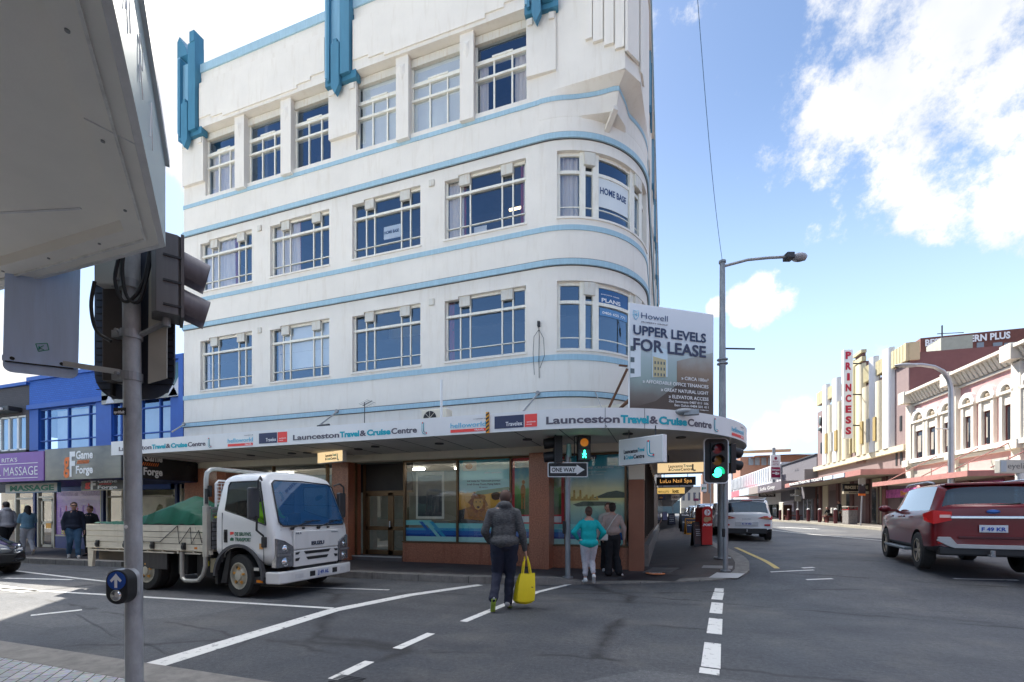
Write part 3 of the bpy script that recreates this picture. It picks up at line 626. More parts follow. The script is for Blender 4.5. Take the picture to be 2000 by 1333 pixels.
for (r, i, s0, s1, z0, z1) in spec:
 w = s1-s0
 if r in (1, 2) and i < 4:
  o, S, zt = window12(r, i, s0, s1, z0, z1)
  if r == 2 and i == 0: curtain(o, s0+.05, S[3]-.25, z0+.05, z1); curtain(o, S[3]-.24, S[3]-.18, z0+.05, z1, m=REDCUR)
  if r == 2 and i == 1: curtain(o, s0+.05, S[2]+.28, z0, z1); curtain(o, S[2]+.28, S[2]+.34, z0, z1, m=REDCUR); curtain(o, S[4]+.2, s1, z0, z1)
  if r == 2 and i == 3: curtain(o, s0+.06, S[1]+.05, z0, z1); curtain(o, S[1]+.06, S[1]+.12, z0, z1, m=REDCUR); curtain(o, S[4]+.25, s1, z0, z1); curtain(o, S[4]+.18, S[4]+.25, z0, z1, m=REDCUR)
  if r == 1 and i == 0: curtain(o, s0+.04, s0+.16, z0, z1)
  if r == 1 and i == 1: curtain(o, S[1]-.12, s1, z0+.42, z1, m=BLIND, amp=.0); curtain(o, s0+.1, s0+.22, z0, z1)
  if r == 1 and i == 3: curtain(o, s0+.05, s0+.2, z0, z1, m=REDCUR)
  if r == 2 and i == 2:
   m = MB(fw); m.box(sof(741), sof(774), -.24, -.22, zof(757, 457, sof(757)), zof(757, 432, sof(757))); c = m.build('window_card', WHITE, o)
   text('HOME BASE', sof(742.5), sof(771), zof(757, 447, sof(757)), .09, TXB, lambda x, y, z: FP(x, -.21+z, y), o, 'card_lettering', .02)
  if r == 2 and i == 3:
   m = MB(fw); m.box(S[2]+.05, S[2]+.42, -.26, -.24, z0+.06, z0+.33); m.build('window_card', WHITE, o)
   m = MB(fw); m.cyl((S[2]+.75, -1.2, z1-.42), (s1+.1, -1.2, z1-.42), .035); m.build('tube_lamp', emis('lit_tube', (1, .72, .35), 2.2), o)
  if r == 1 and i == 2:
   m = MB(fw); m.box(s1-.16, s1-.03, -.4, -.25, z0+.02, z0+.32); m.build('cardboard_box', mat('cardboard', (.35, .17, .09), .8), o)
 elif r in (1, 2):
  o, S = cornerwin(r, s0, s1, z0, z1)
  if r == 2:
   curtain(o, s0+.08, S[1], z0, z1, d=-.24)
   m = MB(fw); za, zb_ = z0+(z1-z0)*.24, z0+(z1-z0)*.69; m.box(S[4]+.02, S[5]-.02, -.125, -.115, za, zb_, 10); m.build('window_sign', mat('sign_white', (.66, .70, .72), .5, var=.02), o)
   text('HOME BASE', S[4]+.07, S[5]-.12, (za+zb_)/2-.03, .17, DBLUE, lambda x, y, z: FP(x, -.113+z, y), o, 'sign_lettering', .025)
   curtain(o, S[6], S[8]-.02, z0, z0+.5, d=-.24)
  else:
   m = MB(fw); m.box(S[4]+.01, S[5]-.02, -.125, -.118, z0+(z1-z0)*.74, z1-.09, 10); m.build('window_sign', mat('sign_blue', (.02, .11, .30), .4), o)
   text('PLANS', S[4]+.12, S[5]-.35, z1-.42, .10, TXW, lambda x, y, z: FP(x, -.116+z, y), o, 'sign_lettering', .02)
   text('everyone needs', S[4]+.10, S[5]-.4, z1-.24, .04, TXW, lambda x, y, z: FP(x, -.116+z, y), o, 'sign_lettering', .0)
   m = MB(fw); m.box(S[4]+.06, S[5]-.05, -.125, -.118, z0+(z1-z0)*.55, z0+(z1-z0)*.66, 8); m.build('window_strip', mat('sign_blue2', (.10, .26, .5), .4), o)
   text('0406 655 771', S[4]+.14, S[5]-.16, z0+(z1-z0)*.58, .07, TXW, lambda x, y, z: FP(x, -.116+z, y), o, 'sign_lettering', .01)
 elif r == 3:
  o = window3(i, s0, s1, z0, z1)
  if i == 0: curtain(o, s0+.12, s1, z0, z0+1.45)
  if i == 5: curtain(o, s0+.05, s0+.32, z0, z0+1.5); curtain(o, s1-.42, s1, z0, z0+1.5)
  if i in (3, 4): curtain(o, s0+(.12 if i == 3 else .03), s1, z0, z1-.05, m=BLIND, amp=.0, d=-.165)
  if i == 1:
   m = MB(fw); m.box(s0+w*.42, s0+w*.72, -.3, -.28, z0+.05, z0+.3); m.build('window_card', mat('card_navy', (.02, .03, .09), .6), o)
 else:
  b = MB(fw); bar(b, s0, s0+.06, z0, z1); bar(b, s1-.06, s1, z0, z1); bar(b, s0, s1, z0, z0+.06); bar(b, s0, s1, z1-.1, z1); bar(b, (s0+s1)/2-.03, (s0+s1)/2+.03, z0, z1)
  o = b.build('window', FRAME, BLD); g = MB(fw); g.quad((s0, -.13, z0), (s1, -.13, z0), (s1, -.13, z1), (s0, -.13, z1)); g.build('pane', PANE, o)
def topbay(sa, sb, pil):
 b = MB(fw); b.box(sa, sb, 0, .20, 14.42, 15.92); b.box(sa, sb, 0, .12, 15.92, 16.2); b.build('lintel_panel', WHITE_WALL, BLD)
 t = MB(fw); st = [(0, .0), (.06, .08), (.16, .18), (1, .18)]   # stepped raised panel
 w = sb-sa
 for k in range(3): t.box(sa+.04+w*(.0+.10*k), sb-.04-w*(.0+.10*k), .20, .235-.0*k, 14.62+(0, -.10, -.2)[k]+.10, 14.72+(0, -.10, -.2)[k]+.10+(.9 if k == 0 else .0))
 t.build('stepped_relief', WHITE_WALL, BLD)
 for s in pil:
  p = MB(fw); p.box(s-.20, s+.20, 0, .13, 12.1, 14.42); p.build('pilaster', WHITE_WALL, BLD)
  q = MB(fw); q.add([(s-.09, .13, 14.2), (s+.09, .13, 14.2), (s+.09, .13, 13.9), (s, .13, 13.7), (s-.09, .13, 13.9), (s, .18, 14.05)], [[0, 1, 5], [1, 2, 5], [2, 3, 5], [3, 4, 5], [4, 0, 5]]); q.build('ornament', WHITE_WALL, BLD)
pier = [(sof(361), sof(400)), (sof(646), sof(697)), (sof(1030), sof(1083))]
topbay(pier[0][1], pier[1][0], [sof(474), sof(564)]); topbay(pier[1][1], pier[2][0], [sof(790), sof(915)])
def bluepier(sa, sb, k_=1.):
 w = sb-sa; s = lambda f: sa+w*f; fw = lambda x, y, z: FP(x, y*k_, z); MB_ = MB
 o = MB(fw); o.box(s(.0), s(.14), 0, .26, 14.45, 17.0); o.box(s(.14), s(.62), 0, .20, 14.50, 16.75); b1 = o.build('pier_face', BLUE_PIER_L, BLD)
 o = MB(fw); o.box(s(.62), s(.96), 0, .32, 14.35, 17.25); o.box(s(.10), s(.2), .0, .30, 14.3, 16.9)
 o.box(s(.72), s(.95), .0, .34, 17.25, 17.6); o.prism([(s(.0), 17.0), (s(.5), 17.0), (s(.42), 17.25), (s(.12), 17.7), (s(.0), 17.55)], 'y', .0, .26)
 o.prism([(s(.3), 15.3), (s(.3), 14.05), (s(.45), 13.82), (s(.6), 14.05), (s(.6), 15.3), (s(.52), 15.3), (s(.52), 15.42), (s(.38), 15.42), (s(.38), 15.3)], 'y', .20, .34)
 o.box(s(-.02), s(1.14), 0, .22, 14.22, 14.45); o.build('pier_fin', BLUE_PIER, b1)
 o = MB(fw); o.box(s(.0), s(1.05), 0, .10, 12.75, 14.22); o.box(s(.05), s(.24), .10, .14, 14.02, 14.18); o.box(s(.82), s(1.0), .10, .14, 14.02, 14.18); o.build('pier_base', WHITE_WALL, BLD)
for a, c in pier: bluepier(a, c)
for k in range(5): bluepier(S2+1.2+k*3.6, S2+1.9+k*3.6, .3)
CX, CY = U0, D1+RR
AP_ = [(U0, D1), (-.92, D1), (-.58, D1+.5), (UR+.06, D1+RR)]
def sqpt(t):
 d = Vector((sin(t), -cos(t))); best = RR
 for p, q in zip(AP_, AP_[1:]):
  p, q = Vector(p)-Vector((CX, CY)), Vector(q)-Vector((CX, CY)); e = q-p; den = d.x*e.y-d.y*e.x
  if abs(den) < 1e-9: continue
  k = (p.x*e.y-p.y*e.x)/den; m = (p.x*d.y-p.y*d.x)/den
  if -1e-3 <= m <= 1.001 and k > 0: best = max(best, k)
 return best
tA = atan2(-.92-CX, CY-D1)
NT = 40; T_ = [pi/2*i/NT for i in range(NT+1)]
def wq(t):
 a = (t-(tA-.40))/.40 if t < tA else ((tA+.30)-t)/.30 if t < tA+.30 else 0
 return max(0, min(1, a))*.62
def pol(t, r, z): return (CX+r*sin(t), CY-r*cos(t), z)
def strip_(name, m, f0, f1):
 b = MB(); vs = []
 for t in T_: vs += [f0(t), f1(t)]
 b.add(vs, [[2*i, 2*i+2, 2*i+3, 2*i+1] for i in range(NT)]); return b.build(name, m, BLD, smooth=True, angle=.35)
rq = lambda t: RR+.03+(sqpt(t)-RR)*wq(t)
b = MB(); b.add([(x, y, z) for z in (12.3, 16.4) for x, y in AP_], [[0, 1, 5, 4], [1, 2, 6, 5], [2, 3, 7, 6]]); b.build('square_corner', WHITE_WALL, BLD)
strip_('corner_cove', WHITE_WALL, lambda t: pol(t, sqpt(t), 12.3), lambda t: pol(t, rq(t)-.02, 12.14))
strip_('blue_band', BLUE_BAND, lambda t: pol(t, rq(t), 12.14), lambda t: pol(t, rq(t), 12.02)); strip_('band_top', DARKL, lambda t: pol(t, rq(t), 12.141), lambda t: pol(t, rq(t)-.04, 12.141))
wb = lambda t: .75*wq(t)
strip_('corner_bracket', WHITE_WALL, lambda t: pol(t, rq(t)-.012, 12.02), lambda t: pol(t, RR+.004+(sqpt(t)-RR)*wb(t)*(1 if wq(t) > .15 else 0), 11.62))
strip_('bracket_soffit', WHITE_WALL, lambda t: pol(t, RR+.004+(sqpt(t)-RR)*wb(t)*(1 if wq(t) > .15 else 0), 11.62), lambda t: pol(t, RR-.02, 11.56))
k_ = pol(tA, RR+.0, 11.40); k1 = pol(tA, RR+.40, 11.66); b = MB(); b.obox(((k_[0]+k1[0])/2, (k_[1]+k1[1])/2, (k_[2]+k1[2])/2), Vector((k1[0]-k_[0], k1[1]-k_[1], k1[2]-k_[2]))/2, (.05, .05, 0), (0, 0, .05)); b.build('bracket_keystone', WHITE_WALL, BLD)
def uD(px): return onv(px, YH, D1)[0]
for a_, c_, zb_ in ((uD(1143), uD(1157), 13.25), (uD(1158), uD(1178), 13.12), (uD(1180), uD(1199), 12.95), (uD(1201), -.93, 12.78)): b = MB(); b.box(a_+.01, c_, D1-.07, D1+.02, zb_, 16.4); b.build('corner_fluting', WHITE_WALL, BLD)
b = MB(); b.prism([(-.91, D1-.06), (-.85, D1-.05), (-.60, D1+.34), (-.62, D1+.45)], 'z', 12.66, 16.4); b.build('corner_fluting', WHITE_WALL, BLD); b = MB(); b.prism([(-.58, D1+.42), (-.53, D1+.5), (-.50, D1+.9), (-.58, D1+.8)], 'z', 12.5, 16.4); b.build('corner_fluting', WHITE_WALL, BLD)
for px, py in ((507, 447), (507, 646), (843, 359), (843, 591)):
 s = sof(px); z = zof(px, py, s); o = MB(fw); o.box(s-.07, s+.09, 0, .04, z-.09, z+.09); o.build('wall_vent', VENT, BLD, bevel=.01)
s = sof(1053); z = zof(1053, 637, s); o = MB(fw)
o.tube([(s, .05, z), (s+.02, .06, z-.3), (s, .03, z-.9), (s+.01, .03, z-1.35)], .008, 6); o.tube([(s, .05, z-.1), (s+.13, .06, z-.35), (s+.15, .05, z-.8), (s+.03, .04, z-1.1)], .006, 6)
o.tube([(s, .05, z-.12), (s-.12, .06, z-.28), (s-.15, .04, z-.7), (s-.12, .03, z-1.25)], .006, 6); o.box(s-.03, s+.03, 0, .08, z-.03, z+.1); o.build('loose_cable', BLACK, BLD)
# ---------------- ground floor
GF = D1+.2
SPLIT = {'shop_window_frame', 'shop_post', 'foyer_panel', 'foyer_glass', 'pier', 'foyer_door', 'shop_pier', 'mullion', 'tower_flute', 'awning_sign', 'wall', 'fanlight', 'beam', 'granite_dado', 'shop_ceiling_lamp', 'shop_counter', 'door_lobby', 'door_frame', 'shop_poster', 'print_detail', 'shop_inside', 'door_glass', 'tower_cap', 'window_surround', 'niche', 'coping', 'awning_top', 'awning_line'}
def B(name, m, *bx, parent=BLD, **k):
 if name in SPLIT and len(bx) > 1:
  for q in bx: o = B(name, m, q, parent=parent, **k)
  return o
 b = MB()
 for q in bx: b.box(*q)
 return b.build(name, m, parent, **k)
def uu(px, v): return onv(px, YH, v)[0]
B('beam', CREAM, (SL, UR+.05, D1-.05, D1+.35, 3.05, 3.36)); B('beam', CREAM, (UR-.35, UR+.05, D1+.35, 33.8, 3.05, 3.36))
o = MB(); o.add([(U0, D1, 3.36), (UR, D1, 3.36), (UR, D1+RR, 3.36)], [[0, 1, 2]]); o.build('beam_top', CREAM, BLD)
cv = D1-.35
for (a, c) in ((360, 397), (423, 440), (648, 680)): B('granite_column', GRANITE, (uu(a, D1-.1), uu(c, D1-.1), D1-.1, D1+.5, .14, 3.05), bevel=.01)
B('granite_column', GRANITE, (uu(1033, cv), uu(1072, cv), cv, D1+.4, .14, 3.05), bevel=.012)
B('corner_column', mat('painted_column', (.30, .115, .06), .6, var=.1), (uu(1228, D1), UR+.02, D1-.02, D1+.36, .14, 2.35)); B('column_head', CREAM, (uu(1228, D1), UR+.03, D1-.03, D1+.37, 2.35, 3.05))
ua, ub, uc, ud, ue, uf = [uu(p, GF) for p in (791, 892, 896, 998, 1105, 1222)]
B('granite_dado', GRANITE, (uu(790, GF), UR, GF-.10, GF+.1, .14, .70)); B('granite_dado', GRANITE, (uu(440, GF), uu(648, GF), GF-.1, GF+.1, .14, .7))
B('window_sill', BRONZE, (uu(789, GF), UR-.3, GF-.12, GF+.1, .70, .74))
fb = [(u-.025, u+.025, GF-.06, GF+.04, .74, 3.05) for u in (ua, uc-.03, ud, ue, uf, uu(440, GF), uu(535, GF), uu(640, GF))]
B('shop_window_frame', BRONZE, *fb, (ua, uf, GF-.06, GF+.04, 3.0, 3.06))
g = MB(); g.quad((ua, GF, .74), (UR-.3, GF, .74), (UR-.3, GF, 3.05), (ua, GF, 3.05)); sw = g.build('shop_window', SHOPGLASS, BLD)
g = MB(); g.quad((uu(440, GF), GF, .7), (uu(648, GF), GF, .7), (uu(648, GF), GF, 3.05), (uu(440, GF), GF, 3.05)); g.build('shop_window', SHOPGLASS, BLD)
B('shop_interior', mat('shop_wall', (.24, .25, .23), .9), (SL+.1, UR-.2, GF+3.4, GF+3.5, 0, 3.05), (SL+.1, UR-.2, GF+.1, GF+3.4, .1, .16), (SL+.1, UR-.2, GF+.1, GF+3.4, 3.04, 3.08), (-2, -1.95, GF+.3, GF+3.4, 0, 3))
B('shop_ceiling_lamp', emis('shop_tube', (1, .95, .85), 7), (ua-1.1, ua-.3, GF+1.6, GF+1.68, 2.95, 3.0), (uc-1, uc-.4, GF+1.8, GF+1.88, 2.95, 3.0), (uu(470, GF), uu(500, GF), GF+1.5, GF+1.6, 2.95, 3.0))
B('shop_counter', mat('counter_grey', (.35, .36, .35), .6), (ua+.9, ub-.05, GF+1.0, GF+1.5, .14, 1.2), (ua+.15, ua+.6, GF+1.6, GF+2.2, .14, 1.3))
B('door_lobby', mat('dark_brown_panel', (.035, .028, .024), .6), (uu(697, GF), uu(712, GF+.5), GF+.45, GF+.5, 0, 3.05), (uu(699, GF+.5), ua, GF+.4, GF+.44, 2.18, 3.05))
B('step', mat('step_tile', (.12, .10, .09), .7, var=.2), (uu(680, GF), ua-.03, GF-.12, GF+.9, .1, .27)); B('step_nosing', mat('nosing', (.5, .47, .42), .5), (uu(682, GF), ua-.03, GF-.14, GF-.1, .25, .285))
d0, d1, dm = uu(716, GF+.42), uu(797, GF+.42), uu(764, GF+.42); dv = GF+.42
for a, c in ((d0, dm), (dm, d1)):
 B('door', BRONZE, (a, a+.09, dv-.04, dv+.04, .28, 2.16), (c-.09, c, dv-.04, dv+.04, .28, 2.16), (a, c, dv-.04, dv+.04, 2.06, 2.16), (a, c, dv-.04, dv+.04, 1.02, 1.14), (a, c, dv-.04, dv+.04, .28, .42), bevel=.006)
 g = MB(); g.quad((a, dv, .4), (c, dv, .4), (c, dv, 2.1), (a, dv, 2.1)); g.build('door_glass', SHOPGLASS, BLD)
B('door_frame', BRONZE, (d0-.09, d0, dv-.06, dv+.06, .27, 3.05), (d0, ua, dv-.06, dv+.06, 2.16, 2.22), (uu(697, GF+.1), uu(697, GF+.1)+.05, GF, GF+.06, .27, 3.05))
B('door_handle', ALU, (dm-.02, dm+.02, dv-.09, dv-.05, 1.12, 1.3))
def pr(name, m, u0, u1, z0, z1, d=.03, parent=BLD): return B(name, m, (u0, u1, GF+d, GF+d+.004, z0, z1), parent=parent)
stripes = [('#8fd3cf', .95, 1.12), ('#35a4c4', .91, .99), ('#1668b4', .83, .93), ('#0d3f8f', .79, .85), ('#a9ddd3', .745, .79)]
for i, (h, a, c) in enumerate(((('#7fd0cc'), 1.12, 1.26), ('#2f9fc4', 1.05, 1.12), ('#1464b4', .93, 1.05), ('#0c3c8c', .88, .93), ('#b4e2d8', .745, .88))):
 pr('window_stripe', flat('stripe'+h, C(h)), ua+.85, uf, a, c, .012)
 pr('window_stripe', flat('stripe'+h, C(h)), ua, ua+.85, a if i else 1.2, c if i else 1.34, .012)
zz = MB()
for k, h in enumerate((('#1464b4'), ('#8fd3cf'), ('#2f9fc4'))):
 zz = MB(); x = ua+.45+k*.17; zz.add([(x, GF+.008, 1.30), (x+.12, GF+.008, 1.30), (x+.52, GF+.008, .88), (x+.40, GF+.008, .88)], [[0, 1, 2, 3]]); zz.build('window_stripe', flat('stripe'+h, C(h)), BLD)
pr('ad_screen_frame', CREAM, uu(809, GF), uu(864, GF), 1.38, 2.72, .10); pr('ad_screen', mat('dim_screen', (.06, .065, .07), .2), uu(813, GF), uu(860, GF), 1.45, 2.62, .09)
lion = pr('safari_poster', gradm('safari_print', [(0, '#3a3020'), (.12, '#8a5a20'), (.30, '#e8a434'), (.48, '#f4b848'), (.52, '#bfe8ea'), (.75, '#b4f0ea'), (1, '#2ab4c4')], 'Z', .35, .10), uc+.0, ud-.03, 1.26, 3.0, .02)
TAN = mat('print_tan', C('#b87426'), .5, var=.35, scale=14); TAND = mat('print_brown', C('#5a3416'), .5, var=.4, scale=14); ROCKP = mat('print_rock', C('#3c3a36'), .5, var=.3, scale=9)
def blobp(name, m, pts, u0, z0, su, sz, d, parent): b = MB(); b.add([(u0+x*su, GF+d, z0+z*sz) for x, z in pts], [list(range(len(pts)))]); return b.build(name, m, parent)
wl = ud-uc
def circ(cx, cz, r, rz, n=14, jag=.12): return [(cx+r*cos(2*pi*i/n)*(1+jag*random.uniform(-1, 1)), cz+rz*sin(2*pi*i/n)*(1+jag*random.uniform(-1, 1))) for i in range(n)]
blobp('poster_figure', ROCKP, [(0, 0), (.5, 0), (.45, .12), (.3, .2), (.12, .34), (0, .30)], uc, 1.26, wl, 1.2, .016, lion)
blobp('poster_figure', TAN, [(.10, .1), (.62, .05), (.62, .3), (.5, .42), (.34, .44), (.12, .34)], uc, 1.26, wl, 1.2, .014, lion)
MANE = mat('print_mane', C('#a8641e'), .5, var=.4, scale=14); FACEP = mat('print_lionface', C('#e0a850'), .5, var=.15, scale=14)
blobp('poster_figure', MANE, circ(.38, .48, .18, .22, 22, .2), uc, 1.26, wl, 1.2, .012, lion); blobp('poster_figure', FACEP, [(.30, .56), (.46, .56), (.48, .44), (.44, .34), (.38, .30), (.32, .34), (.28, .44)], uc, 1.26, wl, 1.2, .010, lion)
for cx_, cz_, r_ in ((.34, .49, .014), (.42, .49, .014), (.38, .37, .03)): blobp('poster_figure', TAND, circ(cx_, cz_, r_, r_, 8, .0), uc, 1.26, wl, 1.2, .008, lion)
for cx_ in (.27, .49): blobp('poster_figure', TAN, circ(cx_, .60, .035, .04, 8, .0), uc, 1.26, wl, 1.2, .011, lion)
blobp('poster_figure', TAND, circ(.72, .62, .10, .09), uc, 1.26, wl, 1.2, .012, lion)
blobp('poster_figure', flat('print_green', C('#9fb89a')), [(.3, .66), (.36, .74), (.95, .82), (.98, .76), (.5, .66)], uc, 1.26, wl, 1.2, .012, lion)
blobp('poster_figure', flat('print_badge', C('#d8e4da')), [(.08, 1.2), (.34, 1.2), (.34, 1.42), (.08, 1.42)], uc, 1.26, wl, 1.2, .014, lion)
ft = lambda x, y, z: (x, GF+.012-z, y)
blobp('poster_figure', TAN, circ(.2, 1.31, .07, .07, 18, .0), uc, 1.26, wl, 1.2, .012, lion)
text('Ask inside for: Tailormade Journeys', uc+wl*.16, uc+wl*.80, 2.40, .045, NAVY, ft, lion, 'poster_lettering', .01)
text('Small Group Tours, Flying Safaris', uc+wl*.16, uc+wl*.80, 2.31, .045, NAVY, ft, lion, 'poster_lettering', .01); text('& more', uc+wl*.4, uc+wl*.56, 2.23, .04, NAVY, ft, lion, 'poster_lettering')
text('safari specialist', uc+wl*.5, uc+wl*.82, 2.62, .05, TXW, ft, lion, 'poster_lettering')
red = pr('red_bordered_poster', flat('poster_red', C('#d8303a')), ud+.03, ue-.04, 1.26, 3.0, .02)
pr('poster_picture', gradm('jungle_print', [(0, '#5c5a30'), (.12, '#3b5a28'), (.5, '#6aaa4c'), (.6, '#a8c8b0'), (.85, '#3f94a8'), (1, '#1c7488')], 'Z', .35, .5), ud+.10, ue-.12, 1.50, 2.92, .014, red)
pr('poster_caption', WHITE, ud+.10, ue-.12, 1.30, 1.46, .014, red)
kx = uu(1022, GF);
fig = MB(); fig.ell((kx, GF+.01, 2.36), (.045, .002, .055)); fig.ell((kx-.01, GF+.01, 2.12), (.07, .002, .19)); fig.box(kx-.06, kx-.02, GF+.009, GF+.011, 1.65, 1.98); fig.box(kx+.01, kx+.05, GF+.009, GF+.011, 1.65, 1.98); fig.build('poster_figure', TAN, red)
riv = pr('river_poster', gradm('river_print', [(0, '#4a8088'), (.2, '#7ab0b0'), (.40, '#bcd4b4'), (.47, '#ecdf90'), (.6, '#eee8b8'), (.72, '#a4ccd0'), (.88, '#48b0c4'), (1, '#2090a8')], 'Z', .35, .06), ue+.04, uf-.02, .90, 3.02, .02)
wr = uf-ue
blobp('poster_figure', mat('print_hill', C('#2f4a3c'), .5), [(.45, .0), (.55, .06), (.7, .16), (.85, .20), (1, .14), (1, .0)], ue, 1.92, wr, .9, .014, riv)
pts = [(.05, 0)]
for i in range(14): x = .06+i*.035; h = .05+.05*(i % 3)+(.12 if i in (2, 5) else 0)*(1); pts += [(x, h), (x+.03, h)]
pts += [(.56, 0)]
blobp('poster_figure', mat('print_town', C('#c8a44a'), .5, var=.3, scale=20), pts, ue, 1.86, wr, 1., .012, riv)
blobp('poster_figure', flat('print_boat', C('#4a5a48')), [(.12, .0), (.2, -.05), (.75, -.02), (.86, .03), (.7, .07), (.3, .08)], ue, 1.76, wr, 1., .010, riv)
text('RIVER CRUISING', ue+wr*.30, ue+wr*.80, 2.66, .055, TXW, ft, riv, 'poster_lettering'); text('THE NEW GENERATION', ue+wr*.32, ue+wr*.68, 2.57, .03, TXW, ft, riv, 'poster_lettering'); text('LUXURY CRUISING', ue+wr*.36, ue+wr*.64, 2.50, .03, TXW, ft, riv, 'poster_lettering')
pr('poster_tab', NAVY, ue+wr*.40, ue+wr*.52, 2.90, 3.02, .012, riv); text('APT', ue+wr*.42, ue+wr*.50, 2.92, .045, TXW, ft, riv, 'poster_lettering')
B('side_wall', mat('brown_panel', (.10, .065, .045), .6, var=.2), (UR-.12, UR, D1+.36, 33.9, .1, 3.05));
for k in range(9): B('side_mullion', mat('brown_panel_dark', (.05, .032, .022), .6), (UR, UR+.04, D1+1+k*1.1, D1+1.08+k*1.1, .9, 3.05))
B('side_plinth', KERB, (UR, UR+.12, D1+.5, 33.9, .1, .75))
# ---------------- awning round the corner
AP = path(8.9, -2.5, 4.5); AE = -2.5+4.5*pi/2+8
aw = lambda x, y, z: AP(x, y, z)
SA0 = uu(217, 8.9); ZA0, ZA1 = 3.23, 3.63
o = MB(aw); n = 36; A0 = -2.5; A1 = -2.5+4.5*pi/2
o.box(SA0, A0, -.05, 0, ZA0, ZA1); o.box(A0, A1, -.05, 0, ZA0, ZA1, n); o.box(A1, AE, -.05, 0, ZA0, ZA1)
awn = o.build('awning_fascia', FASCIA, BLD)
def ring(z):
 pts = [(SA0+.03, 8.93)]; pts += [tuple(AP(A0+(A1-A0)*i/24, -.04, 0)[:2]) for i in range(25)]; pts += [tuple(AP(AE, -.04, 0)[:2]), (UR, AP(AE, 0, 0).y), (UR, D1-.01), (SA0+.03, D1-.01)]
 return pts
o = MB(); P = ring(0); o.add([(x, y, ZA0+.02) for x, y in P], [list(range(len(P)))]); o.build('awning_soffit', SOFFIT, BLD)
o = MB(); o.add([(x, y, ZA1-.06) for x, y in P], [list(range(len(P)))]); o.build('awning_top', mat('awning_roof', (.35, .35, .36), .7), BLD)
o = MB()
for k in range(18):
 u = SA0+1+k*.95
 if u < UR: o.box(u-.006, u+.006, 8.95, D1, ZA0+.014, ZA0+.02)
o.build('soffit_joint', DKGREY, BLD)
for px, py in ((490, 889), (570, 885), (600, 884), (700, 877), (733, 872), (858, 866), (1030, 858), (1226, 847), (1330, 854), (1350, 877), (1345, 889)):
 r = ray(px, py); t = (ZA0+.02-H)/r[2]; x, y = r[0]*t, r[1]*t
 if y > D1: continue
 o = MB(); o.cyl((x, y, ZA0+.02), (x, y, ZA0-.005), .11, n=20); o.build('downlight', DKGREY, BLD)
fa = lambda x, y, z: AP(x, .004+z, y)
def sa(px): return sof(px, 0., AP, hi=A1*.995+A0*.005)
def fz(px, py): s = sa(px); q = AP(s, 0, 0); return ztop(px, py, q.x, q.y)
def lct(x0, x1, zb, h):
 s0, s1 = sa(x0), sa(x1); w = s1-s0; F = (0, .400, .562, .618, .806, 1); k = .008
 for t, i, m, bo in (('Launceston', 0, TXT, .028), ('Travel', 1, TEAL, .05), ('&', 2, TXT, .03), ('Cruise', 3, TEAL, .05), ('Centre', 4, TXT, .028)):
  text(t, s0+w*F[i]+k, s0+w*F[i+1]-k, zb, h, m, fa, BLD, 'fascia_lettering', bo)
def logoL(s, z, h, fn, parent, wd=1.):
 for r, m in ((.030, TEAL), (.012, WHITE)):
  b = MB(fn); k = h/.34; w = wd*k
  p = [(s, 0, z+.30*k), (s, 0, z+.12*k), (s+.012*w, 0, z+.07*k), (s+.05*w, 0, z+.05*k), (s+.10*w, 0, z+.05*k)]
  b2 = MB();
  for q0, q1 in zip(p, p[1:]):
   dx, dz = q1[0]-q0[0], q1[2]-q0[2]; L = sqrt(dx*dx+dz*dz); nx, nz = -dz/L*r*k, dx/L*r*k; e = .3*r*k; dx, dz = dx/L*e, dz/L*e; y = .004 if m is TEAL else .007
   b.quad((q0[0]-dx+nx, q0[2]-dz+nz, y), (q1[0]+dx+nx, q1[2]+dz+nz, y), (q1[0]+dx-nx, q1[2]+dz-nz, y), (q0[0]-dx-nx, q0[2]-dz-nz, y))
  b.build('logo', m, parent)
 for x, zz in ((s, z+.30*k), (s+.10*w, z+.05*k)):
  b = MB(fn); b.add([(x+.018*k*cos(t), zz+.018*k*sin(t), .010) for t in [i*pi/5 for i in range(10)]], [list(range(10))]); b.build('logo', REDL, parent)
lz = 3.335; hh = .13
lct(232, 402, lz+.01, .12); lct(572, 815, lz, .13); lct(1066, 1390, lz+.0, .15)
for px, h in ((408, .3), (826, .31), (1396, .33)): logoL(sa(px), 3.26, h, fa, BLD)
def hello(x0, x1):
 s0, s1 = sa(x0), sa(x1); w = s1-s0
 text('helloworld', s0, s1, 3.375, .11, SKYL, fa, BLD, 'fascia_lettering', .005)
 b = MB(fa);
 for i in range(6): b.quad((s0+w*i/6, 3.275, .002), (s0+w*(i+1)/6, 3.275, .002), (s0+w*(i+1)/6, 3.34, .002), (s0+w*i/6, 3.34, .002))
 b.build('fascia_strip', REDL, BLD); text('TRAVEL', s0+w*.68, s1-w*.04, 3.29, .035, TXW, fa, BLD, 'fascia_lettering', .02)
 text('a member of', s0+w*.66, s1, 3.53, .022, TXT, fa, BLD, 'fascia_lettering')
hello(445, 494); hello(880, 949); hello(1429, 1452)
def travelex(x0, x1, x2):
 s0, s1, s2 = sa(x0), sa(x1), sa(x2)
 for a, c, m in ((s0, s1-.01, NAVY), (s1+.01, s2, REDL)):
  b = MB(fa)
  for i in range(4): b.quad((a+(c-a)*i/4, 3.30, .002), (a+(c-a)*(i+1)/4, 3.30, .002), (a+(c-a)*(i+1)/4, 3.56, .002), (a+(c-a)*i/4, 3.56, .002))
  b.build('fascia_panel', m, BLD)
 text('Travelex', s0+(s1-s0)*.38, s1-.04, 3.345, .09, TXW, fa, BLD, 'fascia_lettering', .01)
 text('worldwide', s1+.05, s2-.03, 3.39, .03, TXW, fa, BLD, 'fascia_lettering', .01); text('money', s1+.05, s1+(s2-s1)*.6, 3.345, .025, TXW, fa, BLD, 'fascia_lettering', .01)
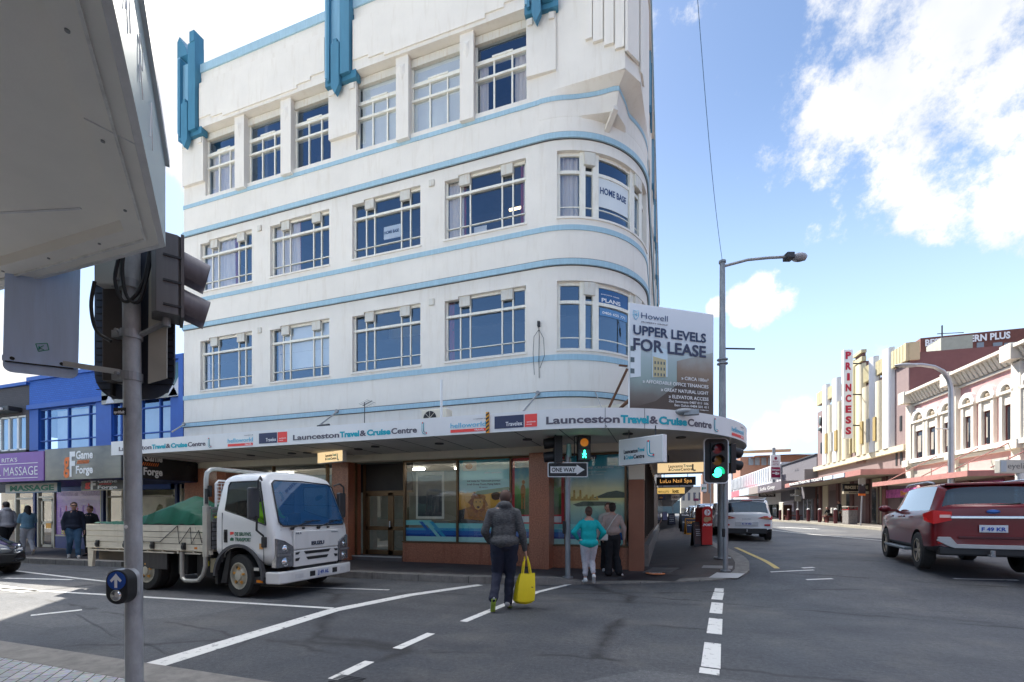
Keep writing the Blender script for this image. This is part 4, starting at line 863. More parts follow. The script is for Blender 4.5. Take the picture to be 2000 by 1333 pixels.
travelex(506, 542, 561); travelex(966, 1024, 1049)
def hazard(s):
 b = MB(aw); b.box(s-.035, s+.035, 0, .03, 3.22, 3.66); o = b.build('hazard_strip', YEL, BLD)
 b = MB(aw)
 for k in range(5): z = 3.23+k*.085; b.quad((s-.036, .033, z), (s+.036, .033, z+.05), (s+.036, .033, z+.09), (s-.036, .033, z+.04))
 b.build('hazard_stripe', BLACK, o)
hazard(sa(953)); hazard(A1+.5)
for px in (1182, 1259): b = MB(aw); s = sa(px); b.box(s-.004, s+.004, 0, .003, ZA0, ZA1); b.build('fascia_joint', DKGREY, BLD)
def pw(px, py, s=None, d=0.): s = sof(px) if s is None else s; q = FP(s, d, 0); return Vector((q.x, q.y, ztop(px, py, q.x, q.y)))
for (a, c, v) in (((363, 829), (336, 844), 9.4), ((661, 804), (615, 838), 9.4), ((1052, 769), (1020, 806), 9.3)):
 p = pw(*a, d=.05); q = onv(c[0], c[1], v); b = MB(); b.tube([p, (q[0], v, q[1])], .022, 8); b.cyl(p-Vector((0, .05, 0)), p, .06); b.build('awning_stay', GALV, BLD)
p = pw(1161, 766, d=.05); q = onv(1176, 800, 9.6); b = MB(); b.tube([p, (q[0], 9.6, q[1])], .012, 6); b.build('awning_stay', GALV, BLD)
b = MB(); q0 = onv(862, 820, 9.1); z1 = onv(862, 742, 9.1)[1]; b.cyl((q0[0], 9.1, q0[1]), (q0[0], 9.1, z1), .028); tag(b.build('roof_pipe', WHITE), 'thin white upright pipe standing on the awning beside the air conditioner', 'pipe')
q = onv(712, 822, 9.6); z1 = onv(712, 786, 9.6)[1]; b = MB(); b.cyl((q[0], 9.6, q[1]-.1), (q[0], 9.6, z1), .01, n=6); b.cyl((q[0]-.05, 9.6, z1-.08), (q[0]+.22, 9.6, z1+.02), .008, n=6)
for k in range(5): b.cyl((q[0]-.03+k*.055, 9.42, z1-.075+k*.02), (q[0]-.03+k*.055, 9.78, z1-.075+k*.02), .004, n=5)
tag(b.build('tv_antenna', DKGREY), 'small grey rooftop television antenna on the awning, left of the air conditioner', 'antenna')
ac = thing('air_conditioner', 'cream air conditioner box with round fan grille on top of the awning', 'air conditioner', (onv(853, 812, 9.7)[0], 9.7, 3.57))
b = MB(); b.box(-.33, .33, -.15, .17, 0, .42); b.build('casing', CREAM, ac, False, bevel=.015)
b = MB(); b.cyl((-.1, -.155, .21), (-.1, -.16, .21), .17, n=24); fg = b.build('fan_grille', BLACK, ac, False)
b = MB()
for k in range(4): a = k*pi/4; b.obox((-.1, -.165, .21), (.17*cos(a), 0, .17*sin(a)), (0, .002, 0), (-.004*sin(a), 0, .004*cos(a)))
b.build('fan_guard', CREAM, fg, False)
fl = onv(632, 832, 9.15); b = MB(); b.obox((fl[0], 9.15, fl[1]), (.13, 0, .0), (0, .08, .03), (0, -.015, .03)); tag(b.build('floodlight', DKGREY, bevel=.01), 'grey floodlight lying on the awning above the small red panel', 'floodlight')
p1 = onv(860, 812, 9.3);
fl = ray(1340, 805); t = 9.9/fl[1]; b = MB(); b.ell((fl[0]*t-.05, 9.85, H+fl[2]*t), (.20, .09, .07)); b.obox((fl[0]*t+.1, 9.85, H+fl[2]*t-.03), (.14, 0, 0), (0, .07, 0), (0, 0, .05)); tag(b.build('floodlight', GALV, smooth=True), 'weathered floodlight fixed at the foot of the big lease billboard', 'floodlight')
b = MB(); q = onv(1165, 795, 10.4); b.box(q[0]-.35, q[0]+.6, 10.4, 10.9, 3.6, 3.98); b.build('awning_vent', CREAM, BLD)
# ---------------- the lease billboard
bl = Vector((-.70, 9.58, 0)); bd = Vector((.824, .567, 0)); bn = Vector((.567, -.824, 0)); BZ0 = ztop(1229.5, 801, bl.x, bl.y); BZ1 = ztop(1229, 591, bl.x, bl.y); BWD = 2.06
bb = thing('lease_billboard', 'large upright billboard reading UPPER LEVELS FOR LEASE on top of the awning', 'billboard', (bl.x, bl.y, BZ0), atan2(bd.y, bd.x))
BH = BZ1-BZ0
def bbox_(name, m, x0, x1, z0, z1, y=-.002, t=.003, parent=bb, **k): b = MB(); b.box(x0, x1, y-t, y, z0, z1); return b.build(name, m, parent, False, **k)
bbox_('panel', WHITE, 0, BWD, 0, BH, .03, .03, bevel=.004)
m = gradm('room_print', [(0, '#4a4038'), (.14, '#6e6a64'), (.30, '#93a8a4'), (.52, '#a9bcbc'), (.66, '#d0d8de'), (1, '#e0e4ea')], 'Z', .35, .12)
art = bbox_('printed_face', m, .02, BWD-.01, .01, BH-.01, 0, .002)
def poly(name, m, pts, y=-.006, parent=art): b = MB(); b.add([(x*BWD, y, z*BH) for x, z in pts], [list(range(len(pts)))]); return b.build(name, m, parent, False)
poly('picture_floor', mat('print_floor', C('#4d443c'), .4, var=.1), [(.012, .01), (.99, .01), (.99, .2), (.62, .30), (.55, .27), (.3, .1), (.02, .02)])
poly('picture_wall', gradm('print_warm', [(0, '#57483c'), (.5, '#8c7a68'), (1, '#a9b0ae')], 'Z', .4, .3), [(.55, .27), (.62, .30), (.99, .2), (.99, .62), (.62, .52), (.55, .5)])
poly('picture_window', flat('print_sky', C('#c9dde6')), [(.26, .32), (.44, .34), (.44, .60), (.26, .63)], -.009)
for i in range(4):
 for j in range(3): b = MB(); x = (.285+i*.035)*BWD; z = (.34+j*.055)*BH; b.quad((x, -.013, z), (x+.035, -.013, z), (x+.035, -.013, z+.06), (x, -.013, z+.06)); b.build('picture_detail', flat('print_pane', C('#5a6a70')), art, False)
poly('picture_building', flat('print_stone', C('#c2b890')), [(.27, .325), (.42, .335), (.42, .50), (.27, .52)], -.011)
poly('picture_window', flat('print_frame', C('#dfe8ec')), [(.012, .30), (.13, .32), (.13, .62), (.012, .66)], -.009);
for k in range(3): b = MB(); b.box(.03, .12, -.013, -.012, .75+k*.23, .85+k*.23); b.build('picture_detail', flat('print_pane', C('#5a6a70')), art, False)
ftb = lambda x, y, z: (x, -.014-z, y)
TB = lambda s, x0, x1, zb, h, m, bo=0.: text(s, x0*BWD, x1*BWD, zb*BH, h*BH, m, ftb, art, 'billboard_lettering', bo, world=False)
TB('Howell', .135, .44, .865, .058, DBLUE, -.01); TB('PROPERTY GROUP', .135, .44, .825, .013, TXT)
TB('UPPER LEVELS', .045, .90, .710, .088, flat('print_navy', C('#2c3c5c')), .025); TB('FOR LEASE', .045, .90, .565, .112, flat('print_navy2', C('#38405a')), .025)
for s, x0, z in (('» CIRCA 100m²', .60, .325), ('» AFFORDABLE OFFICE TENANCIES', .15, .262), ('» GREAT NATURAL LIGHT', .36, .199), ('» ELEVATOR ACCESS', .45, .140)): TB(s, x0, .93, z, .033, TXW, .012)
TB('Zac Semmens 0487 011 106', .45, .93, .100, .024, TXW, .004); TB('Ben Galvin 0484 501 411', .52, .93, .065, .024, TXW, .004); TB('21 BRISBANE ST LAUNCESTON   howellpg.com.au', .60, .93, .043, .010, TXW)
b = MB(); s = .045*BWD; z = .845*BH
for q0, q1 in (((0, .17), (0, .07)), ((0, .07), (.06, .0)), ((.06, 0), (.12, .07)), ((.12, .07), (.12, .17)), ((0, .19), (.06, .175)), ((.06, .175), (.12, .19)), ((.04, .07), (.04, .14)), ((.08, .07), (.08, .14)), ((.04, .105), (.08, .105))):
 b.cyl((s+q0[0], -.012, z+q0[1]), (s+q1[0], -.012, z+q1[1]), .005, n=6)
b.build('emblem', SKYL, art, False)
RUST = mat('rusty_steel', (.13, .06, .03), .8, var=.4)
b = MB(); b.cyl((.1, .04, .25), (-.20, .75, -.12), .03, n=8); b.cyl((.75, .04, .9), (-.15, .9, -.15), .02, n=6); b.obox((-.12, .02, .9), (.09, 0, 0), (0, .02, 0), (0, 0, .015))
b.cyl((-.02, .03, .85), (-.33, .45, -.1), .028, n=8); b.build('prop', RUST, bb, False)
# ---------------- hanging signs under the awning
def hsign(name, label, o, ax, w, z0, z1, t, face, lines, lit=None, logo=True, hang=True, edge=None):
 ax = Vector(ax).normalized(); th = thing(name, label, 'sign', (o[0], o[1], z0), atan2(ax.y, ax.x), None)
 h = z1-z0; b = MB(); b.box(0, w, -t/2, t/2, 0, h); b.build('sign_box', edge or WHITE, th, False, bevel=.008)
 b = MB(); b.box(.02, w-.02, -t/2-.004, -t/2, .02, h-.02); fc = b.build('face', face, th, False)
 f = lambda x, y, z: (x, -t/2-.006-z, y)
 for (s, x0, x1, y, hh_, m, bo) in lines: text(s, x0*w, x1*w, y*h, hh_*h, m, f, fc, 'sign_lettering', bo, world=False)
 for q_ in ((.2, .8) if hang else ()): b = MB(); b.cyl((w*q_, 0, h), (w*q_, 0, h+.2), .012, n=6); b.build('hanger', DKGREY, th, False)
 return th, fc, f
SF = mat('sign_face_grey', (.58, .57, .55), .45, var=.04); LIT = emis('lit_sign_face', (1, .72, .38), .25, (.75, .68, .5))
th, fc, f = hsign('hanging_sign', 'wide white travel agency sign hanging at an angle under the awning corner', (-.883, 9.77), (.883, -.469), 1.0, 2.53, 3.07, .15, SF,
      [('Launceston', .13, .45, .44, .15, TXB, .03), ('Travel', .455, .60, .46, .15, TEAL, .03), ('&', .13, .165, .22, .15, TXB, .03), ('Cruise', .17, .35, .22, .15, TEAL, .03), ('Centre', .355, .60, .22, .15, TXB, .03)])
logoL(.69, .10, .38, lambda x, y, z: (x, -.081-z, y), fc)
q0, q1 = uu(611, 10.2), uu(703, 10.2)
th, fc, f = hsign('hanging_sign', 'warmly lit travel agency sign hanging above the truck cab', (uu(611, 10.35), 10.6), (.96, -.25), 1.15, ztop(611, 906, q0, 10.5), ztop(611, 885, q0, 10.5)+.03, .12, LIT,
      [('Launceston', .33, .60, .52, .22, TXB, .02), ('Travel', .61, .75, .52, .22, TEAL, .02), ('&', .33, .37, .24, .22, TXB, .02), ('Cruise', .375, .54, .24, .22, TEAL, .02), ('Centre', .545, .75, .24, .22, TXB, .02)])
logoL(.92, .03, .22, lambda x, y, z: (x, -.067-z, y), fc)
def vsign(name, label, x0, x1, y0, y1, v, face, lines, edge=WHITE):
 u0, z0 = onv(x0, y1, v); u1 = uu(x1, v); z1 = onv(x0, y0, v)[1]
 return hsign(name, label, (u0, v), (1, 0), u1-u0, z0, z1, .14, face, lines, edge=edge)
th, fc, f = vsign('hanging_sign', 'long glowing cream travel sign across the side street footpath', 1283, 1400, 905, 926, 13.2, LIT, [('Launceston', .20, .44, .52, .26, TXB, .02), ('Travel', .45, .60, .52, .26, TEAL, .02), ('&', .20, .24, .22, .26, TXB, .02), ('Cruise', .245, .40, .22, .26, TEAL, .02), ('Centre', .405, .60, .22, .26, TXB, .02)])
logoL(.92, .03, .22, lambda x, y, z: (x, -.077-z, y), fc)
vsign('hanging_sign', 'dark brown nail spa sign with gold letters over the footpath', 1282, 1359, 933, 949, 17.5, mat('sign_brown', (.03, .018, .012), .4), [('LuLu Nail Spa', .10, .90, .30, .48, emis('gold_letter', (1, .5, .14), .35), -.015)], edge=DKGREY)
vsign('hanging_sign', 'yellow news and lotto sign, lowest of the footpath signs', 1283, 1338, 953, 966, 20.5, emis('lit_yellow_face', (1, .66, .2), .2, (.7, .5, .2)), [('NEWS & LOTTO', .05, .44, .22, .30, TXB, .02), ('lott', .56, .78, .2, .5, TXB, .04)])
vsign('hanging_sign', 'small dark sign with a yellow end far down the footpath', 1286, 1300, 967, 977, 26., mat('sign_navy2', (.02, .02, .05), .5), [('OPEN', .1, .6, .3, .3, YEL, .02)], edge=DKGREY)
# ================= low buildings on the left
BRB = None
def brick(name, c1, c2, mo, sc=3.2, rough=.7):
 m = bpy.data.materials.new(name); m.use_nodes = True; nt = m.node_tree; N = nt.nodes; L = nt.links; p = N['Principled BSDF']; p.inputs['Roughness'].default_value = rough
 g = N.new('ShaderNodeNewGeometry'); s = N.new('ShaderNodeSeparateXYZ'); L.new(g.outputs['Position'], s.inputs[0])
 a = N.new('ShaderNodeMath'); a.operation = 'ADD'; L.new(s.outputs[0], a.inputs[0]); L.new(s.outputs[1], a.inputs[1]); c = N.new('ShaderNodeCombineXYZ'); L.new(a.outputs[0], c.inputs[0]); L.new(s.outputs[2], c.inputs[1])
 b = N.new('ShaderNodeTexBrick'); b.inputs['Scale'].default_value = sc; b.inputs['Color1'].default_value = c1+(1,); b.inputs['Color2'].default_value = c2+(1,); b.inputs['Mortar'].default_value = mo+(1,); b.inputs['Mortar Size'].default_value = .018
 L.new(c.outputs[0], b.inputs['Vector']); L.new(b.outputs['Color'], p.inputs['Base Color'])
 bb = N.new('ShaderNodeBump'); bb.invert = True; bb.inputs['Strength'].default_value = .6; bb.inputs['Distance'].default_value = .012; L.new(b.outputs['Fac'], bb.inputs['Height']); L.new(bb.outputs[0], p.inputs['Normal']); return m
BLUEBR = brick('blue_painted_brick', (.018, .10, .42), (.022, .12, .48), (.008, .05, .27)); BLUEP = mat('blue_paint', (.016, .09, .38), .55, var=.08); NAVYP = mat('navy_paint', (.015, .035, .15), .5, var=.1)
GREYBR = brick('dark_painted_brick', (.045, .042, .05), (.055, .05, .06), (.028, .027, .032))
FV = 11.3
ul = lambda px: uu(px, FV)
def zf(px, py, v=FV): return onv(px, py, v)[1]
def BB(name, m, *bx, parent=None, **k): return B(name, m, *bx, parent=parent, **k)
xb0, xb1 = ul(51), SL-.02
ztb = zf(355, 692)
blue = thing('blue_shop_building', 'bright blue painted brick shop building with tall grid windows beside the white building', 'building', ((xb0+xb1)/2, 12, 0))
za, zb_ = zf(150, 873), zf(150, 806);
w1 = (ul(68), ul(181)); w2 = (ul(211), ul(327)); zs = zf(150, 873)
BB('wall', BLUEBR, (xb0, xb1, FV+.1, FV+14, zf(200, 783)+.0, ztb-.12), parent=blue)
BB('wall', BLUEP, (xb0, w1[0], FV+.1, FV+.5, 2.4, zf(200, 783)), (w1[1], w2[0], FV+.1, FV+.5, 2.4, zf(200, 783)), (w2[1], xb1, FV+.1, FV+.5, 2.4, zf(200, 783)), (xb0, xb1, FV+.1, FV+.5, 2.4, zs-.0), parent=blue)
BB('coping', BLUEP, (xb0, xb1, FV, FV+.5, ztb-.12, ztb+.03), (xb0, xb1, FV+.0, FV+.1, zf(200, 783), zf(200, 783)+.18), (xb1-.22, xb1, FV-.02, FV+.1, 3, ztb), parent=blue)
BB('body', BLUEP, (xb0, xb1, FV+2.5, FV+14, 0, ztb-.3), parent=blue)
for i, (a, c) in enumerate((w1, w2)):
 zt = zf(200, 785); n = [0, .14, .5, .86, 1] if i == 0 else [0, .14, .24, .5, .8, 1]
 bx = [(a+(c-a)*f-.03, a+(c-a)*f+.03, FV+.16, FV+.26, zs, zt) for f in n]+[(a, c, FV+.16, FV+.26, zs+(zt-zs)*f-.02, zs+(zt-zs)*f+.02) for f in (0, .22, .78, 1)]
 o = BB('window', BLUEP, *bx, parent=blue)
 g = MB(); g.quad((a, FV+.21, zs), (c, FV+.21, zs), (c, FV+.21, zt), (a, FV+.21, zt)); g.build('pane', PANE, o)
 BB('blind', mat('office_blind', (.62, .60, .53), .8, var=.12, scale=2), (a+(c-a)*(.13 if i == 0 else 0), c, FV+.5, FV+.52, zs, zt-(.0 if i == 0 else .25)), parent=o)
ban = BB('banner', gradm('camo_print', [(0, '#8f8d84'), (.35, '#6f7a78'), (.6, '#33606a'), (1, '#1f4650')], 'Z', .5, .7), (ul(198), ul(352), FV+.0, FV+.06, zf(352, 773), zf(352, 707)), parent=blue)
fb_ = lambda x, y, z: (x, FV-.006-z, y)
z0, z1 = zf(352, 773), zf(352, 707); hb = z1-z0
for s, y in (('Game', .62), ('Forge', .12)): text(s, ul(232), ul(309), z0+hb*y, hb*.26, TXW, fb_, ban, 'banner_lettering', .03)
for k in range(4): x = ul(206)+k*1.1; b = MB(); b.add([(x, FV-.004, z0+.02), (x+.5, FV-.004, z0+.02), (x+.2, FV-.004, z0+hb*(.3+.12*(k % 2)))], [[0, 1, 2]]); b.build('banner_shape', flat('print_pale', C('#b9bcc4')), ban)
b = MB(); x = ul(338); b.add([(x-.25, FV-.004, z0+.03), (x+.4, FV-.004, z0+.03), (x+.4, FV-.004, z0+hb*.75), (x+.1, FV-.004, z0+hb*.35)], [[0, 1, 2, 3]]); b.build('banner_shape', flat('print_pale', C('#b9bcc4')), ban)
AV = 8.95; ua_ = lambda px: uu(px, AV)
a0, a1, a2 = ua_(-60), ua_(89), ua_(238)
zl, zh = onv(89, 939, AV)[1], onv(89, 879, AV)[1]
BB('awning_top', NAVYP, (a0, a2, AV+.05, FV+.1, zh-.1, zh-.05), (a0, a2, AV+.05, FV+.1, zl+.0, zl+.05), parent=blue)
PURP = mat('purple_print', (.20, .065, .36), .45, var=.1);
pf = BB('awning_sign', PURP, (a0, a1, AV-.05, AV, zl, zh-.04), parent=blue); gf = BB('awning_sign', gradm('grey_print', [(0, '#6a675c'), (.25, '#4c4d4b'), (.5, '#77756a'), (.75, '#43443f'), (1, '#6b6a60')], 'X', .25, .5), (a1+.02, a2, AV-.03, AV, zl, zh), parent=blue)
fg_ = lambda x, y, z: (x, AV-.055-z, y); hA = zh-zl
text("RITA'S", ua_(8), ua_(38), zl+hA*.66, hA*.14, TXW, fg_, pf, 'awning_lettering'); text('ORIENTAL MASSAGE', ua_(-62), ua_(78), zl+hA*.20, hA*.30, TXW, fg_, pf, 'awning_lettering', -.005)
BB('awning_line', TXW, (a0, ua_(78), AV-.056, AV-.051, zl+hA*.58, zl+hA*.60), (a0, ua_(78), AV-.056, AV-.051, zl+hA*.10, zl+hA*.12), parent=pf)
def gamelogo(x0, x1, z0, h, f, parent, o=ORANGE):
 w = x1-x0; text('g', x0, x0+w*.20, z0+h*.22, h*.80, o, f, parent, 'sign_lettering', .025); text('F', x0+w*.21, x0+w*.40, z0+h*.02, h*.95, TXW, f, parent, 'sign_lettering', .03)
 text('Game', x0+w*.43, x0+w, z0+h*.66, h*.30, TXW, f, parent, 'sign_lettering', .03); text('Forge', x0+w*.43, x0+w, z0+h*.10, h*.30, TXW, f, parent, 'sign_lettering', .03)
 text('/////////', x0+w*.46, x0+w*.88, z0+h*.47, h*.13, o, f, parent, 'sign_lettering', .03)
gamelogo(ua_(127), ua_(184), zl+hA*.10, hA*.82, lambda x, y, z: (x, AV-.035-z, y), gf)
b = MB(); b.prism([(AV-.02, zl+.02), (FV-.1, zl+.02), (FV-.1, zh-.35), (FV-.5, zh+.02), (AV-.02, zh+.02)], 'x', a2, a2+.04); rf = b.build('awning_end', mat('gloss_black_panel', (.015, .015, .02), .25), blue)
fr_ = lambda x, y, z: (a2+.045+z, x, y)
text('Game', AV+.55, AV+1.10, zl+hA*.58, hA*.24, TXW, fr_, rf, 'awning_lettering', .03); text('Forge', AV+.55, AV+1.10, zl+hA*.14, hA*.24, TXW, fr_, rf, 'awning_lettering', .03); text('////////', AV+.5, AV+1.0, zl+hA*.43, hA*.1, ORANGE, fr_, rf, 'awning_lettering', .03)
gv = FV+.15; ug = lambda px: uu(px, gv)
STALL = mat('stallriser_blue', (.02, .045, .2), .5, var=.1); TRIM = mat('cream_trim', (.50, .46, .36), .5, var=.06)
BB('shop_base', STALL, (ug(110), ug(236), gv-.04, gv+.1, .14, .62), parent=blue)
zt2 = zl-.02
BB('shop_post', NAVYP, *[(ug(p)-.06, ug(p)+.06, gv-.08, gv+.08, .14, zt2) for p in (71, 204, 348)], parent=blue); BB('shop_post', TRIM, *[(ug(p)-.04, ug(p)+.04, gv-.06, gv+.06, .14, zt2) for p in (34, 77, 108, 200, 212, 242, 356)], (ug(77), ug(108), gv-.05, gv+.05, 2.15, 2.22), (ug(34), ug(66), gv-.05, gv+.05, 2.1, 2.17), (ug(212), ug(340), gv-.05, gv+.05, 2.12, 2.18), (ug(110), ug(202), gv-.05, gv+.05, .62, .68), parent=blue)
g = MB(); g.quad((ug(-60), gv, .14), (ug(356), gv, .14), (ug(356), gv, zt2), (ug(-60), gv, zt2)); g.build('shop_window', SHOPGLASS, blue)
BB('shop_inside', mat('brown_inside', (.10, .06, .045), .9, var=.3), (ug(-60), ug(110), gv+1.8, gv+1.9, .14, zt2), (ug(110), ug(112), gv, gv+1.8, .14, zt2), (ug(-60), ug(356), gv+.1, gv+2.4, .1, .15), parent=blue)
BB('shop_inside', mat('yellow_inside', (.55, .50, .30), .9, var=.15), (ug(210), ug(356), gv+.8, gv+.9, .14, zt2), parent=blue)
dr = BB('door', TRIM, (ug(82), ug(82)+.09, gv-.03, gv+.03, .17, 2.12), (ug(105)-.09, ug(105), gv-.03, gv+.03, .17, 2.12), (ug(82), ug(105), gv-.03, gv+.03, 1.08, 1.2), (ug(82), ug(105), gv-.03, gv+.03, .17, .27), (ug(82), ug(105), gv-.03, gv+.03, 2.02, 2.12), parent=blue)
BB('door_notice', YEL, (ug(92), ug(102), gv-.04, gv-.03, .93, 1.13), parent=dr)
pw_ = BB('window_print', gradm('purple_window_print', [(0, '#6a1a9c'), (.2, '#5c0aa0'), (.55, '#6d12a6'), (.72, '#5808a0'), (.86, '#b48cc8'), (1, '#6d2f9c')], 'Z', .3, .12), (ug(111), ug(199), gv-.012, gv-.004, .68, zt2), parent=blue)
fp_ = lambda x, y, z: (x, gv-.016-z, y)
text('ORIENTAL MASSAGE', ug(114), ug(197), zt2-.34, .17, flat('print_lilac', C('#c9b4dc')), fp_, pw_, 'window_lettering')
for k in range(7): BB('print_detail', flat('print_pink' if k % 2 else 'print_lilac2', C('#d0607a' if k % 2 else '#9a6cc0')), (ug(118+11*k), ug(118+11*k)+.06, gv-.018, gv-.013, 1.35+.1*(k % 3), 1.75+.08*(k % 3)), parent=pw_)
for k in range(6):
 z = 2.0-k*.2; BB('print_detail', flat('print_lilac2', C('#9a6cc0')), (ug(113), ug(122+4*(k % 3)), gv-.018, gv-.013, z, z+.02), (ug(150), ug(170+4*(k % 3)), gv-.018, gv-.013, z, z+.02), parent=pw_)
text('WE', ug(120), ug(128), .95, .14, TXW, fp_, pw_, 'window_lettering', .03); text('5a', ug(121), ug(131), .72, .17, flat('print_lime', C('#d8e040')), fp_, pw_, 'window_lettering', .04)
for px in (12, 25): BB('shop_poster', mat('poster_mixed%d' % px, (.4, .3, .15) if px == 12 else (.12, .3, .25), .6, var=.5, scale=12), (ug(px), ug(px+9), gv+.05, gv+.06, 1.4, 2.1), parent=blue)
for px, h in ((40, '#c9a030'), (48, '#4a8a5a'), (56, '#8a3a2a')): BB('shop_poster', mat('p'+h, C(h), .6, var=.3, scale=8), (ug(px), ug(px+6), gv+.02, gv+.03, 1.2, 1.9), parent=blue)
xg0 = ul(-120); grey = thing('dark_brick_building', 'dark grey painted brick building at the left edge of the row', 'building', (ul(0), 12, 0))
BB('wall', GREYBR, (xg0, xb0-.01, FV+.1, FV+12, zf(20, 812), ztb-.25), (ul(44), xb0-.01, FV+.1, FV+.5, 2.4, zf(20, 812)), (xg0, xb0-.01, FV+.1, FV+.5, 2.4, zf(20, 880)), parent=grey)
BB('coping', BLUEP, (xg0, xb0-.01, FV, FV+.5, ztb-.25, ztb-.12), parent=grey)
for k in range(4):
 a = ul(44)-.02-(k+1)*.62; o = BB('window', WHITE, (a, a+.06, FV+.14, FV+.24, zf(20, 880), zf(20, 812)), (a+.56, a+.62, FV+.14, FV+.24, zf(20, 880), zf(20, 812)), (a, a+.6, FV+.14, FV+.24, zf(20, 880), zf(20, 880)+.07), (a, a+.6, FV+.14, FV+.24, zf(20, 812)-.07, zf(20, 812)), parent=grey)
 g = MB(); g.quad((a, FV+.19, zf(20, 880)), (a+.6, FV+.19, zf(20, 880)), (a+.6, FV+.19, zf(20, 812)), (a, FV+.19, zf(20, 812))); g.build('pane', PANE, o)
BB('inside', mat('greenish_blind', (.40, .42, .34), .9), (xg0, xb0, FV+.5, FV+.55, 2.5, zf(20, 812)), parent=grey)
aw2 = onv(22, 803, 10.6); BB('rolled_awning', BLACK, (ul(-90), ul(38), FV-.35, FV+.08, zf(20, 812)+.1, zf(20, 812)+.30), parent=grey, bevel=.03); BB('rolled_canvas', WHITE, (ul(-90), ul(28), FV-.42, FV-.35, zf(20, 812)+.14, zf(20, 812)+.22), parent=grey)
BB('ground_floor_wall', mat('brown_inside', (.10, .06, .045), .9, var=.3), (xg0, xb0, gv+1.9, gv+2.0, 0, zf(20, 880)), (xg0, xb0, gv, gv+2, zl, zl+.05), parent=grey)
BB('chimney', GREYBR, (ul(75), ul(88), FV+2, FV+2.6, ztb-.2, ztb+.35), parent=blue)
vs = uu(12, 9.6);
hsign('hanging_sign', 'pale sign reading MASSAGE in green letters under the purple awning', (uu(14, 9.6), 9.6), (1, 0), uu(116, 9.6)-uu(14, 9.6), onv(60, 963, 9.6)[1], onv(60, 944, 9.6)[1]-.0, .1, mat('sign_cream', (.5, .52, .48), .5), [('MASSAGE', .10, .94, .22, .55, flat('letter_green', C('#17806a')), .04)], edge=mat('sign_blue_edge', (.12, .3, .5), .5), hang=False)
th, fc, f = hsign('hanging_sign', 'black game shop sign hanging under the grey awning', (uu(162, 9.6), 9.6), (1, 0), uu(262, 9.6)-uu(162, 9.6), onv(200, 958, 9.6)[1], onv(200, 934, 9.6)[1], .1, BLACK, [('g', .08, .19, .3, .5, REDL, .05), ('F', .2, .3, .1, .8, TXW, .05), ('Game', .34, .72, .60, .26, TXW, .03), ('Forge', .34, .72, .12, .26, TXW, .03), ('//////', .36, .62, .44, .12, REDL, .03)], edge=CREAM, hang=False)
# ================= near corner building with the big canopy overhead
near = thing('near_corner_building', 'shop building behind the photographer whose big pale canopy juts in at top left', 'building', (-8, -6, 0))
CC = Vector((-2.93*H/1.55, 1.98, 0)); ed = Vector((.78, -.63, 0)).normalized(); cz0, cz1 = 3.20, 3.72
r = ray(323, 482); t = (cz0-H)/r[2]; CC = Vector((r[0]*t, r[1]*t, 0)); E1 = CC+Vector((-40, 0, 0)); E2 = CC+ed*6.5
CAN = mat('canopy_grey', (.86, .83, .76), .7, var=.06, scale=1.5, bump=.08, bscale=140); CANE = mat('canopy_edge', (.74, .74, .73), .6, var=.06, grime=(.22, .21, .2), gs=1.5, gamt=.3)
inn = Vector((ed.y, -ed.x, 0)); inn = inn if inn.dot(Vector((-1, -1, 0))) > 0 else -inn
def off(d):  # inner parallel corner at distance d from both edges
 y = CC.y-d; x = CC.x+(d-(y-CC.y)*inn.y)/inn.x; c = Vector((x, y, 0)); return c
def strip(mb, d0, d1, z0, z1):
 c0, c1 = off(d0), off(d1); a0_, a1_ = Vector((-40, c0.y, 0)), Vector((-40, c1.y, 0)); b0_, b1_ = c0+ed*7, c1+ed*7
 for p in ((a0_, c0, c1, a1_), (c0, b0_, b1_, c1)): mb.quad((p[0].x, p[0].y, z0), (p[1].x, p[1].y, z0), (p[2].x, p[2].y, z1), (p[3].x, p[3].y, z1))
b = MB(); strip(b, .032, .19, cz0, cz0+.002); strip(b, .19, .2, cz0+.002, cz0+.06); b.build('canopy_rim', CAN, near)
b = MB(); strip(b, 0, .03, cz0+.0, cz0-.006); strip(b, .03, .033, cz0-.006, cz0); b.build('canopy_edge_trim', CANE, near)
b = MB(); c = off(.095);
b.obox(((c.x-20), c.y, cz0-.004), (20+.0, 0, 0), (0, .006, 0), (0, 0, .006)); m_ = c+ed*3.5; b.obox((m_.x, m_.y, cz0-.004), ed*3.5, inn*.006, (0, 0, .006)); b.build('canopy_bead', mat('bead_white', (.8, .79, .75), .6, var=.3, scale=8), near)
b = MB(); c = off(.2); b.quad((-40, c.y, cz0+.06), (c.x, c.y, cz0+.06), tuple((c+ed*7)[:2])+(cz0+.06,), (c.x+2, -8, cz0+.06), (-40, -8, cz0+.06)); b.build('canopy_soffit', CAN, near)
b = MB(); b.obox((c.x-1.2, c.y-.42, cz0+.058), (1.1, .28, 0), (-.0015, .006, 0), (0, 0, .004)); b.build('soffit_joint', CANE, near)
b = MB(); b.quad((-40, CC.y, cz0), (CC.x, CC.y, cz0), (CC.x, CC.y, cz1), (-40, CC.y, cz1)); q = CC+ed*6.5; b.quad((CC.x, CC.y, cz0), (q.x, q.y, cz0), (q.x, q.y, cz1), (CC.x, CC.y, cz1)); b.build('canopy_fascia', mat('canopy_fascia', (.36, .46, .48), .35, var=.08), near)
b = MB(); b.quad((-40, CC.y, cz1), (CC.x, CC.y, cz1), (q.x, q.y, cz1), (q.x-2, -8, cz1), (-40, -8, cz1));
b.obox(CC+ed*3.25+Vector((0, 0, cz1+.01)), ed*3.27, inn*.02, (0, 0, .02)); b.build('canopy_top', CANE, near)
nf = Vector((-inn.x, -inn.y, 0))
